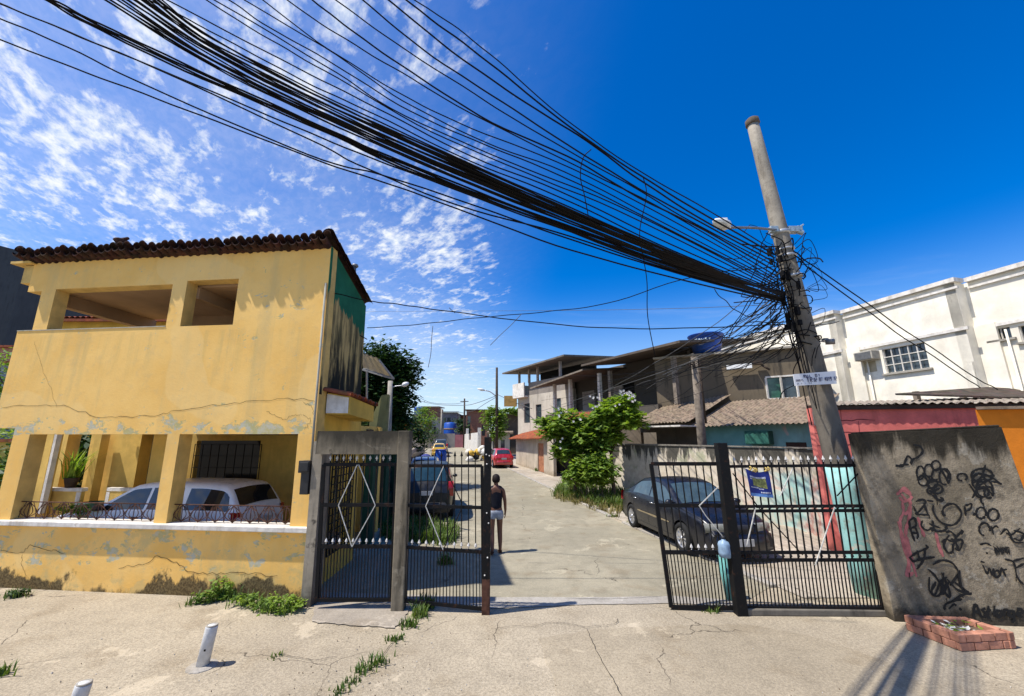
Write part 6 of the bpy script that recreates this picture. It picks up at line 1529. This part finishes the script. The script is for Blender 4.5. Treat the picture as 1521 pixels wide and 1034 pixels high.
clump(26, 886, .15, .2, 260, 35, 'grey green weed at the far left foot of the yellow wall', 'leafA', .05)
for i, (px, py, h_, n, lab) in enumerate(((632, 903, .20, 12, 'grass tuft at the foot of the closed gate leaf'), (624, 915, .15, 10, 'grass tuft on the crack just below the gate leaf'), (608, 930, .11, 9, 'grass tuft third down the crack from the gate'), (590, 953, .08, 5, 'tiny grass sprig in the middle of the ground crack'),
        (559, 988, .11, 6, 'spiky grass tuft beyond the lowest one on the crack'), (540, 998, .09, 5, 'spiky small grass tuft in the lower part of the crack'), (521, 1014, .06, 4, 'tiny grass tuft second from the bottom of the crack'), (503, 1028, .06, 4, 'tiny grass tuft lowest in the ground crack'), (412, 976, .05, 2, 'tiny lone sprig in a crack beyond the white bollard'), (1062, 908, .10, 4, 'small grass sprig by the foot of the leaning gate post'), (1053, 909, .05, 4, 'flat little weed left of the leaning gate post'), (660, 838, .22, 12, 'grass tuft showing behind the lower gate bars'), (2, 1002, .1, 6, 'grass tuft at the left edge of the pavement'), (940, 780, .12, 8, 'grass tuft at the kerb by the sedan rear wheel'), (912, 768, .10, 7, 'grass tuft on the kerb left of the sedan'), (800, 700, .25, 12, 'grass clump on the pavement in front of the beige hut'), (702, 676, .5, 16, 'green clump at the far road edge before the spotted heap'))):
    g0 = ground(px, py)
    tag(blade_obj('grass_tuft', [g0 + V(rnd.uniform(-.05, .05), rnd.uniform(-.04, .04), 0) for _ in range(max(2, n))], h_, 50 + i, MT['grassm'], spread=.035 * (1 + g0.y / 12), n=9, w=.006 * (1 + g0.y / 10)), lab, 'grass tuft', 'weeds growing out of the cracks and wall foot')
# potted plant on the porch opening, small plants behind the railing
pp = fp(Q(104, 724, 1.92)[0], Q(104, 724, 1.92)[1], 1.92)
pot = thing('potted_plant', 'spiky green potted plant on the white sill inside the porch', 'potted plant', pp)
one('pot', MT['wooddark'], lambda mb: mb.lathe([(.09, 0), (.14, .2), (.15, .22), (.12, .22)], pp, 12), pot)
mb = MB(); blades(mb, [pp + V(0, 0, .2)] * 9, .62, 77, .05, 9, .014); mb.build('leaves', MT['leafB'], pot, fixn=False)
pp2 = fp(Q(137, 745, 2.0)[0], .2, 2.0)
pot2 = thing('green_pot', 'dark green round pot on the porch floor behind the railing', 'pot', pp2)
one('pot', plain('green_pot_glaze', (.02, .07, .05), .2, 8, .4), lambda mb: mb.lathe([(.1, 0), (.2, .5), (.24, .9), (.24, .95), (.2, .95), (.18, .85), (0, .85)], pp2, 14), pot2)
c = fp(hA[1] - .6, Z_L + .03, .55); t_ = thing('railing_plant', 'yellow green plant behind the left end of the iron railing', 'plant', c)
mb = MB(); foliage(mb, [(c + V(k * .16 - .2, 0, .14), (.16, .12, .15)) for k in range(4)], 420, .07, 41, .2); mb.build('leaves', MT['leafB'], t_, fixn=False)
one('stem', MT['bark'], lambda mb: [limb(mb, c + V(k * .1 - .1, 0, -.9), c + V(k * .16 - .2, 0, .1), .012, .006, .1, k) for k in range(4)], t_)
# green growth behind the house, seen through the porch and at its left
for i, (x, y, z, s, n, lab) in enumerate(((-13.7, 13.0, 1.5, 1.3, 4200, 'dark bush behind the house seen through the porch opening'), (-16.2, 12.0, 1.0, 1.2, 1800, 'green bush at the far left edge beside the yellow house'), (-18.5, 13.5, 2.4, 1.5, 1800, 'leafy tree rising at the left edge beyond the house'))):
    tree('garden_bush', lab, (x, y, 0), [((x, y, z), (s, s, s * .9)), ((x + s * .7, y + .2, z + .6), (s * .7, s * .7, s * .7)), ((x - s * .5, y, z + .9), (s * .6, s * .6, s * .6))], n, .2, MT['leafC'] if i else MT['leafA'], 60 + i, .08, 'bush')
# ---------------------------------------------------------------- the walking person
pz = ground(736, 822)
per = thing('person', 'person in dark tank top and pale shorts walking away up the road', 'person', (0, 0, 0))
def skin_mesh(joints, edges, sub=2):
    me = bpy.data.meshes.new('tmp'); me.from_pydata([j[0] for j in joints], edges, []); o = bpy.data.objects.new('tmp', me); COL.objects.link(o)
    m = o.modifiers.new('s', 'SKIN'); m.use_smooth_shade = True; s2 = o.modifiers.new('u', 'SUBSURF'); s2.levels = s2.render_levels = sub
    for v_, j in zip(me.skin_vertices[0].data, joints): v_.radius = (j[1], j[2] if len(j) > 2 else j[1])
    me.skin_vertices[0].data[0].use_root = True
    dg = bpy.context.evaluated_depsgraph_get(); out = bpy.data.meshes.new_from_object(o.evaluated_get(dg)); bpy.data.objects.remove(o); bpy.data.meshes.remove(me)
    for p in out.polygons: p.use_smooth = True
    return out
# faces +Y; right is +X
J = [((0, 0, .95), .145, .10), ((0, .0, 1.10), .125, .088), ((0, .015, 1.27), .145, .10), ((0, .01, 1.42), .13, .08), ((0, .0, 1.50), .055, .055), ((0, .012, 1.56), .052, .054), ((0, .02, 1.63), .078, .092), ((0, .02, 1.70), .070, .085),
     ((.09, 0, .90), .10, .095), ((.10, .05, .52), .062, .066), ((.105, .01, .30), .056, .060), ((.105, -.02, .09), .036, .04), ((.11, .05, .035), .04, .03), ((.115, .14, .025), .038, .02),
     ((-.09, 0, .90), .10, .095), ((-.095, -.02, .50), .062, .066), ((-.095, -.13, .29), .056, .06), ((-.095, -.22, .12), .036, .04), ((-.10, -.15, .05), .04, .03), ((-.10, -.07, .02), .038, .02),
     ((.165, .0, 1.40), .062, .06), ((.215, -.01, 1.15), .042, .044), ((.235, .06, .93), .030, .033), ((.238, .10, .86), .030, .018),
     ((-.165, .0, 1.40), .062, .06), ((-.215, -.05, 1.15), .042, .044), ((-.235, -.02, .92), .030, .033), ((-.238, .0, .85), .030, .018)]
E_ = [(0, 1), (1, 2), (2, 3), (3, 4), (4, 5), (5, 6), (6, 7), (0, 8), (8, 9), (9, 10), (10, 11), (11, 12), (12, 13), (0, 14), (14, 15), (15, 16), (16, 17), (17, 18), (18, 19), (3, 20), (20, 21), (21, 22), (22, 23), (3, 24), (24, 25), (25, 26), (26, 27)]
for sg, b in ((1, 23), (-1, 27)):
    w_ = Vector(J[b][0])
    for k, (oy, ln) in enumerate(((.026, .072), (.010, .085), (-.006, .08), (-.021, .062))):
        i = len(J); J += [((w_.x + sg * .002, w_.y + oy, w_.z - .045), .0095), ((w_.x - sg * .004, w_.y + oy + .004, w_.z - .045 - ln * .5), .0085), ((w_.x - sg * .018, w_.y + oy + .008, w_.z - .045 - ln), .0075)]
        E_ += [(b, i), (i, i + 1), (i + 1, i + 2)]
    i = len(J); J += [((w_.x - sg * .012, w_.y + .036, w_.z - .02), .0105), ((w_.x - sg * .022, w_.y + .045, w_.z - .06), .009)]; E_ += [(b, i), (i, i + 1)]
bodym = skin_mesh(J, E_); bodym.name = 'body'; bodym.materials.append(MT['skin'])
bo = bpy.data.objects.new('body', bodym); put(bo, per)
def face(mb):
    mb.lathe([(.0, -.02), (.016, -.012), (.012, .012), (0, .03)], (0, .125, 1.625), 8)
    for sg in (-1, 1): mb.lathe([(0, -.03), (.014, -.02), (.018, .01), (.008, .03), (0, .032)], (sg * .083, .015, 1.63), 8)
one('nose_and_ears', MT['skin'], face, bo)
one('eye', MT['spear'], lambda mb: [mb.lathe([(0, -.010), (.010, 0), (0, .010)], (sg * .032, .105, 1.65), 8) for sg in (-1, 1)], bo)
one('mouth', plain('lips', (.16, .05, .04), .1, 9, .6, 0, local=True), lambda mb: mb.tube([V(-.024, .102, 1.585), V(0, .112, 1.583), V(.024, .102, 1.585)], .007, 6), bo)
def loft(mb, rings, n=20):
    mb.grid([[V(cx + rx * math.cos(2 * math.pi * k / n), cy + ry * math.sin(2 * math.pi * k / n), z + dz * math.sin(2 * math.pi * k / n)) for k in range(n)] for cx, cy, z, rx, ry, dz in rings], 0, True, True)
one('hair', MT['hair'], lambda mb: loft(mb, [(0, .005, 1.57, .078, .080, .0), (0, .002, 1.62, .092, .102, .035), (0, .0, 1.67, .095, .108, .03), (0, .005, 1.71, .088, .10, .015), (0, .01, 1.742, .066, .078, .0), (0, .012, 1.762, .03, .04, 0), (0, .012, 1.766, .002, .002, 0)]), per)
tm = skin_mesh([((0, 0, .93), .168, .125), ((0, .0, 1.08), .152, .112), ((0, .012, 1.27), .172, .125), ((0, .005, 1.41), .165, .098), ((.105, 0, 1.455), .058, .085), ((-.105, 0, 1.455), .058, .085), ((.115, 0, 1.49), .03, .05), ((-.115, 0, 1.49), .03, .05)], [(0, 1), (1, 2), (2, 3), (3, 4), (3, 5), (4, 6), (5, 7)]); tm.name = 'tank_top'; tm.materials.append(MT['top'])
put(bpy.data.objects.new('tank_top', tm), per)
sm_ = skin_mesh([((0, 0, 1.0), .155, .118), ((0, 0, .90), .172, .135), ((.10, .005, .83), .105, .108), ((.105, .025, .71), .095, .10), ((-.10, -.0, .83), .105, .108), ((-.105, -.01, .71), .095, .10)], [(0, 1), (1, 2), (2, 3), (1, 4), (4, 5)]); sm_.name = 'shorts'; sm_.materials.append(MT['shorts'])
put(bpy.data.objects.new('shorts', sm_), per)
one('sandal', MT['sandal'], lambda mb: (mb.box((.112, .075, .008), (.09, .25, .016)), mb.tube(spline([V(.07, .09, .02), V(.11, .09, .065), V(.155, .09, .02)], 4), .01, 5), mb.tube(spline([V(.07, .0, .04), V(.11, -.03, .07), V(.15, .0, .04)], 4), .009, 5)), per)
one('sandal', MT['sandal'], lambda mb: (mb.box((-.10, -.14, .012), (.09, .25, .016), M=Matrix.Translation((-.10, -.14, .045)) @ Matrix.Rotation(R(-22), 4, 'X')), mb.tube(spline([V(-.145, -.12, .03), V(-.10, -.12, .085), V(-.055, -.12, .03)], 4), .01, 5)), per)
per.location = (pz.x, pz.y, .006); per.rotation_euler = (0, 0, R(8))
# ---------------------------------------------------------------- bollards
def bollard(px, py, ptop, label, lean):
    b = ground(px, py); r_ = ray(px + lean, ptop); h_ = HC + r_.z / r_.y * b.y
    t_ = thing('bollard', label, 'bollard', b, 0, 'short white pipe bollards in the pavement')
    T = b + V(.05, .0, h_)
    one('pipe', dirty('bollard_paint', (.62, .62, .61), (.18, .17, .16), .55, scale=9), lambda mb: (mb.tube([b - V(0, 0, .02), b.lerp(T, .97), T], [.066, .064, .060], 20), ), t_)
    one('pipe_rim', MT['concplain'], lambda mb: mb.lathe([(.060, -.006), (.062, .008), (.05, .012), (.046, -.004), (0, -.006)], T, 20), t_)
    one('base', MT['kerbm'], lambda mb: mb.lathe([(.17, -.02), (.16, .008), (.09, .02), (0, .02)], b, 11, smooth=False), t_)
    one('bolt', MT['dark'], lambda mb: mb.box(b + V(.045, -.05, h_ * .45), (.018, .03, .02)), t_)
bollard(300, 990, 929, 'short white pipe bollard standing whole on the pavement', 6)
bollard(108, 1062, 1015, 'short white pipe bollard cut off by the bottom edge', 4)
# ---------------------------------------------------------------- street lamp behind the house, awning, green house
lp0 = atY(577, 640, 17); lp1 = atY(580, 566, 17)
sl2 = thing('street_lamp', 'grey street lamp post with short curved arm before the dark tree', 'street lamp', (lp0.x, 17, gz(17)))
one('post', MT['concplain'], lambda mb: mb.tube([V(lp0.x - .03, 17, gz(17)), lp0, lp1], [.13, .12, .10], 10), sl2)
la, lb = atY(597, 573, 17), atY(607, 569, 17)
one('arm', MT['galv'], lambda mb: mb.tube(spline([lp1 + V(0, 0, -.3), lp1.lerp(la, .5) + V(0, 0, -.12), la], 5), .025, 6), sl2)
one('lamp_head', MT['lampw'], lambda mb: mb.tube(spline([la, la.lerp(lb, .4), lb], 4), [.03, .06, .085, .1, .1, .1, .09, .07, .03], 10), sl2)
gh = thing('green_house', 'dark green painted house wall behind the yellow house along the street', 'house', (-4, 11, 0))
MT['greenw'] = dirty('green_render', (.022, .065, .035), (.012, .02, .014), .6, scale=1.2)
one('wall', MT['greenw'], lambda mb: wall_cells(mb, (-3.55, 10.75, 0), V(-.12, .993, 0), V(-.993, -.12, 0), .2, (0, 4.6), (0, 2.7), [(1.0, 1.9, 0, 2.1), (2.6, 3.6, .9, 2.1)]), gh)
one('door', MT['wooddark'], lambda mb: mb.prism([V(-3.78, 11.7, 0), V(-3.90, 12.7, 0), V(-3.90, 12.7, 2.1), V(-3.78, 11.7, 2.1)], V(-.04, 0, 0)), gh)
one('window', MT['winglass'], lambda mb: mb.prism([V(-3.96, 13.3, .9), V(-4.1, 14.4, .9), V(-4.1, 14.4, 2.1), V(-3.96, 13.3, 2.1)], V(-.04, 0, 0)), gh)
one('roof', MT['wooddark'], lambda mb: mb.prism([V(-3.72, 10.8, 2.704), V(-4.25, 15.4, 2.704), V(-8, 15.0, 2.704), V(-7.5, 10.6, 2.704)], V(0, 0, .14)), gh)
mp = atY(566, 610, 15.2)
mps = thing('mossy_wall_end', 'tall mossy yellow green wall end beside the street lamp', 'wall', (mp.x, 15.2, 0))
one('wall_slab', dirty('mossy_render', (.24, .23, .09), (.04, .05, .02), .7, scale=1.6), lambda mb: mb.prism([V(mp.x - .4, 15.2, 0), V(mp.x + .24, 15.3, 0), V(mp.x + .22, 15.3, 4.25), V(mp.x - .02, 15.2, 4.2), V(mp.x - .4, 15.2, 3.2)], V(-.1, .5, 0)), mps)
aw = thing('metal_awning', 'grey corrugated metal awning jutting from behind the yellow house', 'awning', atY(560, 548, 12.5))
def awn(mb):
    a, b, c_, d = atY(536, 524, 12.5), atY(562, 533, 12.0), atY(586, 563, 12.0), atY(540, 548, 12.8)
    rows = [[a.lerp(b, i / 8).lerp(d.lerp(c_, i / 8), j / 4) + V(0, 0, .03 * (i % 2)) for j in range(5)] for i in range(9)]
    mb.grid(rows, 0, False); mb.grid([[q - V(0, 0, .02) for q in r_] for r_ in rows], 0, False)
one('sheet', MT['galv'], awn, aw)
one('strut', MT['steelgrey'], lambda mb: (mb.bar(atY(563, 535, 12), atY(585, 563, 12), .05), mb.bar(atY(538, 549, 12.8), atY(585, 563, 12), .05), mb.bar(atY(545, 552, 12.6), atY(545, 592, 12.6), .05)), aw)
gs = thing('green_shed', 'small teal green shed panel between the street lamp and far houses', 'shed', atY(592, 640, 24))
g24 = 24
one('panel', plain('teal_green_panel', (.05, .22, .16), .25, 2, .7), lambda mb: mb.prism([V(atY(584, 640, g24).x, g24, gz(24)), V(atY(602, 640, g24).x, g24, gz(24)), atY(602, 627, g24), atY(584, 625, g24)], V(-.5, 2, 0)), gs)
one('corner_strip', MT['amber'], lambda mb: mb.bar(V(atY(602.5, 640, g24 - .05).x, g24 - .05, gz(24)), atY(602.5, 626, g24 - .05), .1), gs)
one('roof', MT['redtile'], lambda mb: mb.prism([atY(582, 625, g24 - .2), atY(604, 627, g24 - .2), atY(604, 625, g24 - .2), atY(582, 623, g24 - .2)], V(-.5, 2.4, .3)), gs)
# left side of the street: low wall, junk and barrel
lw = thing('street_wall', 'low pale wall with clutter on the left of the street beyond the cars', 'wall', (-6.5, 27, 0))
one('wall_slab', dirty('grey_low_wall', (.36, .31, .26), (.12, .1, .08), .5, scale=1), lambda mb: mb.prism([V(-6.0, 19, gz(19)), V(-9.2, 44, gz(44)), V(-9.2, 44, gz(44) + 1.3), V(-6.0, 19, gz(19) + 1.6)], V(-.25, 0, 0)), lw)
bq = ground(654, 690)
brl = thing('blue_barrel', 'bright blue plastic barrel at the left roadside by the yellow car', 'barrel', bq)
one('barrel_body', MT['tankblue'], lambda mb: mb.lathe([(.45, 0), (.52, .3), (.54, .6), (.52, .9), (.45, 1.2)], bq, 16), brl)
one('rim', MT['tankblue'], lambda mb: mb.lathe([(.47, 1.18), (.49, 1.22), (.47, 1.26), (.3, 1.24), (0, 1.24)], bq, 16), brl)
def heap(name, label, px, py, y, cols, n, s, seed, cat='heap'):
    r = random.Random(seed); c = atY(px, py, y); t_ = thing(name, label, cat, (c.x, y, gz(y)))
    ms = [plain(f'{name}_{"abcdef"[i]}_cloth', k, .25, 6, .9, .2) for i, k in enumerate(cols)]
    for i in range(n):
        q = V(c.x + r.uniform(-s, s), y + r.uniform(-s, s) * .6, gz(y) + r.uniform(.1, s * 1.1)); rr = r.uniform(.22, .42) * s
        def sack(mb):
            rows = []
            for a in range(8):
                z = -1 + 2 * a / 7; rad = math.sqrt(max(.02, 1 - z * z)) * rr
                rows.append([q + V(math.cos(b * .6283) * rad * r.uniform(.8, 1.15), math.sin(b * .6283) * rad * r.uniform(.8, 1.15), z * rr * .9) for b in range(10)])
            mb.grid(rows, 0, True, True)
        one('sack', ms[i % len(ms)], sack, t_)
    return t_
heap('spotted_sacks', 'heap of white and yellow spotted sacks beside the far red car', 711, 672, 40, [(.65, .63, .58), (.60, .38, .06), (.03, .03, .03), (.6, .55, .45)], 16, 1.1, 5)
heap('tarpaulin_heap', 'dark red and blue cloth heap against the left street wall', 616, 662, 30, [(.25, .03, .04), (.05, .06, .2), (.06, .05, .04)], 12, 1.1, 6)
heap('roadside_rubble', 'brown and pale rubbish heap behind the top gate rail', 640, 690, 25.5, [(.25, .16, .09), (.4, .36, .3), (.08, .07, .06)], 10, .8, 7)
# ---------------------------------------------------------------- far end of the street
ye = 72
ew = thing('end_wall', 'grey wall closing the far end of the street with a pink stretch', 'wall', (-9, ye, gz(ye)))
xa, xb_, xp = atY(612, 650, ye).x, atY(690, 650, ye).x, atY(676, 650, ye).x; ztw = atY(650, 644, ye).z
one('wall_slab', MT['gray_end'], lambda mb: mb.box(((xa - 8 + xp) / 2, ye, (ztw + gz(ye)) / 2), (xp - xa + 8, .3, ztw - gz(ye))), ew)
one('pink_stretch', plain('pink_end_paint', (.34, .13, .14), .2, 1, .9), lambda mb: mb.box(((xb_ + xp) / 2, ye, (ztw + gz(ye)) / 2 - .1), (xb_ - xp - .01, .28, ztw - gz(ye) - .2)), ew)
wg_ = thing('white_gateway', 'white gate wall at the far right end of the street', 'wall', (atY(697, 650, 62).x, 62, gz(62)))
def slatwall(mb):
    A, B = V(atY(690, 650, 68).x, 68, gz(68)), V(atY(712, 650, 50).x, 50, gz(50)); zA, zB = atY(690, 645, 68).z, atY(712, 642, 50).z
    for k in range(26):
        a, b = A.lerp(B, k / 26), A.lerp(B, (k + .8) / 26); za = zA + (zB - zA) * k / 26 - (.9 if 8 < k < 13 else 0)
        mb.prism([a, b, V(b.x, b.y, za), V(a.x, a.y, za)], V(.12, 0, 0))
    mb.prism([A + V(.14, 0, 0), B + V(.14, 0, 0), B + V(.14, 0, 1.0), A + V(.14, 0, 1.0)], V(.1, 0, 0))
one('wall_slab', MT['white_trim'], slatwall, wg_)
one('gate_post', MT['white_trim'], lambda mb: [mb.box(V(atY(px, 650, yy).x, yy, gz(yy) + 1.6), (.4, .4, 3.2)) for px, yy in ((694, 66), (712, 49.8))], wg_)
def far_house(label, px0, px1, py0, y, mat, win=(), depth=8, roof=None, base=None, extra=None):
    a, b = atY(px0, py0, y), atY(px1, py0, y); z1 = a.z; z0 = gz(y)
    t_ = thing('far_house', label, 'house', ((a.x + b.x) / 2, y, z0), 0, 'small houses stacked beyond the end of the street')
    holes = []
    for (u0, u1, v0, v1) in win: holes.append(((b.x - a.x) * u0, (b.x - a.x) * u1, z0 + (z1 - z0) * v0, z0 + (z1 - z0) * v1))
    one('wall', mat, lambda mb: (wall_cells(mb, V(a.x, y, 0), V(1, 0, 0), V(0, 1, 0), .25, (0, b.x - a.x), (z0, z1), holes), mb.box((a.x + .1, y + depth / 2 + .2, (z0 + z1) / 2), (.2, depth, z1 - z0)), mb.box((b.x - .1, y + depth / 2 + .2, (z0 + z1) / 2), (.2, depth, z1 - z0))), t_)
    for h in holes: one('window', MT['winglass'], lambda mb: mb.box((a.x + (h[0] + h[1]) / 2, y + .2, (h[2] + h[3]) / 2), (h[1] - h[0], .05, h[3] - h[2])), t_)
    one('roof', roof or MT['concplain'], lambda mb: mb.prism([V(a.x - .4, y - .6, z1), V(b.x + .4, y - .6, z1), V(b.x + .4, y + depth, z1 + .3), V(a.x - .4, y + depth, z1 + .3)], V(0, 0, .2)), t_)
    if extra: extra(t_, a, b, z0, z1)
    return t_
def mdirty(n, c): return dirty(n, c, (.1, .09, .08), .5, scale=.6)
fw = mdirty('far_white', (.55, .52, .46)); fg_ = mdirty('far_grey', (.22, .21, .20)); fo = mdirty('far_ochre', (.42, .30, .15)); fbl = mdirty('far_blue', (.12, .2, .36))
far_house('bare brick far house with blue tank on its flat roof', 628, 650, 605, 96, MT['brick'], ((.2, .4, .55, .75), (.6, .8, .55, .75)))
far_house('white far house with dark red door below the brick one', 642, 656, 622, 86, fw, ((.2, .45, .3, .7), (.6, .8, .1, .6)))
far_house('grey barred two-storey far house behind the end wall', 656, 679, 613, 84, fg_, ((.08, .3, .5, .85), (.38, .62, .5, .85), (.7, .93, .5, .85)), roof=MT['winglass'])
far_house('low brick far house with dark flat roof slab', 679, 692, 618, 90, MT['brick'], ((.3, .7, .5, .75),), roof=MT['wooddark'])
far_house('wide brick far house with overhanging black roof', 693, 724, 610, 78, MT['brick'], ((.05, .2, .3, .85), (.75, .9, .3, .6)), roof=MT['wooddark'])
far_house('far house of dark weathered boards below the bushy tree', 737, 790, 617, 52, mdirty('far_brown', (.11, .085, .065)), ((.1, .4, .02, .35), (.55, .8, .1, .3)), roof=MT['wooddark'])
far_house('ochre far house at the left behind the dark tree', 604, 630, 628, 80, fo, ((.3, .6, .4, .7),), roof=MT['redtile'])
far_house('pale far house with open doorway beside the beige hut', 728, 757, 645, 47, fw, ((.55, .75, .0, .75), (.15, .35, .3, .7)), depth=4, roof=MT['fibro'])
btk = atY(622, 608, 95)
tk2 = thing('water_tank', 'small blue water tank on a far roof beside the bare brick house', 'water tank', btk)
one('tank_body', MT['tankblue'], lambda mb: mb.lathe([(1.0, -1.3), (1.1, 0), (1.15, .1), (1.1, .2)], btk, 14), tk2); one('lid', MT['tankblue'], lambda mb: mb.lathe([(1.15, .2), (.8, .5), (.2, .6), (0, .6)], btk, 14), tk2)
far_house('low far house under the small blue tank', 612, 629, 617, 94, fg_, ((.3, .6, .4, .7),))
bt2 = atY(669, 637, 82)
tk3 = thing('water_tank', 'squat blue tank standing before the grey barred far house', 'water tank', bt2)
one('tank_body', MT['tankblue'], lambda mb: mb.lathe([(1.3, -4), (1.3, 1.0), (1.1, 1.2), (0, 1.3)], bt2, 14), tk3)
one('band', MT['fibro'], lambda mb: mb.lathe([(1.33, -.2), (1.33, .1)], bt2, 14), tk3)
for i, (px, py, y, s, n, mat, lab) in enumerate(((735, 622, 44, 1.1, 2200, 'leafC', 'conical bright green tree beside the far black pole'), (632, 622, 70, 1.9, 1400, 'leafC', 'dull green tree before the far ochre house'), (752, 610, 50, 1.2, 900, 'leafC', 'flat green creeper over the far brown house roof'), (686, 632, 76, 1.2, 700, 'leafA', 'small dark green tree before the far brick houses'), (612, 640, 36, 1.2, 1600, 'leafA', 'dark low tree behind the cloth heap at left'))):
    c = atY(px, py, y)
    tree('far_tree', lab, (c.x, y, gz(y)), [(c, (s, s, s)), (c + V(.2 * s, 0, -.9 * s), (s * .9, s * .9, s)), (c + V(-.3 * s, .1, .6 * s), (s * .6, s * .6, s * .6))] if 'creeper' not in lab else [(c + V(k * .8, 0, 0), (.7, .7, .4)) for k in range(-1, 3)], n, .22 + y * .003, MT[mat], 80 + i, .12, group='trees along the far street')
def utility(label, px, ptop, pbot, y, r_, mat, arm=None):
    a, b = atY(px, pbot, y), atY(px, ptop, y); t_ = thing('far_pole', label, 'utility pole', (a.x, y, gz(y)), 0, 'poles along the far street')
    one('pole_shaft', mat, lambda mb: mb.tube([V(a.x, y, gz(y)), b], [r_ * 1.2, r_ * .8], 8), t_)
    one('crossarm', MT['wooddark'], lambda mb: mb.bar(b + V(-.7, 0, -.5), b + V(.7, 0, -.5), .12), t_) if not arm else None
    if arm:
        q = [atY(x_, y_, y) for x_, y_ in arm]; one('arm', MT['galv'], lambda mb: mb.tube(spline(q, 5), .06, 6), t_)
        one('lamp_head', MT['lampw'], lambda mb: mb.tube([q[-1], q[-1] + (q[-1] - q[-2]).normalized() * .35, q[-1] + (q[-1] - q[-2]).normalized() * .8], [.07, .16, .06], 8), t_)
utility('tall black far pole with white lamp arm beside the conical tree', 738, 546, 640, 43, .15, MT['wooddark'], [(736, 588), (728, 582), (720, 580)])
utility('thin dark far pole rising behind the grey barred house', 690, 592, 640, 70, .16, MT['wooddark'])
utility('short pale far pole left of the grey barred house', 656, 608, 645, 74, .16, MT['concplain'])
GW = 'wires between the far poles'
for pxs, D0, D1, lab in (([(737, 588), (710, 598), (690, 602), (650, 601), (620, 595)], 43, 60, 'thin wire sagging from the far black pole to the left tree'), ([(737, 590), (720, 600), (704, 610), (690, 612)], 43, 70, 'lower thin wire from the far black pole down to the brick houses'), ([(739, 586), (760, 596), (790, 607)], 43, 34, 'thin wire from the far black pole to the tall pale house'), ([(690, 597), (675, 600), (640, 598), (615, 586)], 70, 60, 'upper thin wire sagging from the thin far pole leftwards')):
    cable('far_wire', pxs, D0, D1, .03, 0, mat=MT['wire_g'], label=lab, cat='wire', group=GW)
# ---------------------------------------------------------------- left edge: dark tower and hillside houses
dt = thing('dark_tower', 'tall dark slate tower block at the far left edge', 'building', (-95, 70, 0))
MT['slate'] = dirty('slate_cladding', (.05, .056, .062), (.02, .022, .025), .5, scale=.15)
ta, tb_, tcn = atY(-60, 352, 70), atY(43, 376, 72), atY(43, 376, 72)
def tower(mb):
    A, B = V(ta.x, 68, 0), V(tb_.x, 72, 0)
    mb.prism([A, B, B + V(0, 0, tb_.z), A + V(0, 0, ta.z)], V(-8, 24, 0))
one('wall', MT['slate'], tower, dt)
far_l = [(-2, 22, 517, 46, mdirty('left_pink', (.36, .18, .14)), 'small red roofed house below the dark tower'), (-10, 14, 541, 34, mdirty('left_blue', (.22, .27, .33)), 'low blue grey house at the far left edge')]
for a, b, t_, y, m_, lab in far_l: far_house(lab, a, b, t_, y, m_, ((.6, .85, .7, .85),), 5, MT['redtile'])
tree('garden_tree', 'green tree at the far left edge behind the parapet', (-30.2, 26, 0), [(atY(5, 570, 26), (1.6, 1.5, 1.7)), (atY(-10, 600, 26), (1.6, 1.5, 1.7)), (atY(8, 528, 26), (.9, .9, .6))], 1500, .3, MT['leafC'], 91, .15)
sw = thing('side_wall_left', 'shaded yellow garden wall at the left edge behind the porch', 'wall', (-13, 12, 0))
sw.name = 'garden_wall'; WORLD['garden_wall'] = WORLD['side_wall_left']
one('wall_slab', MT['yellow_in'], lambda mb: mb.box((-19.0, 12.9, 1.25), (8, .2, 2.5)), sw)
one('wall_cap', MT['redtile'], lambda mb: mb.box((-19.0, 12.9, 2.55), (8.2, .4, .1)), sw)
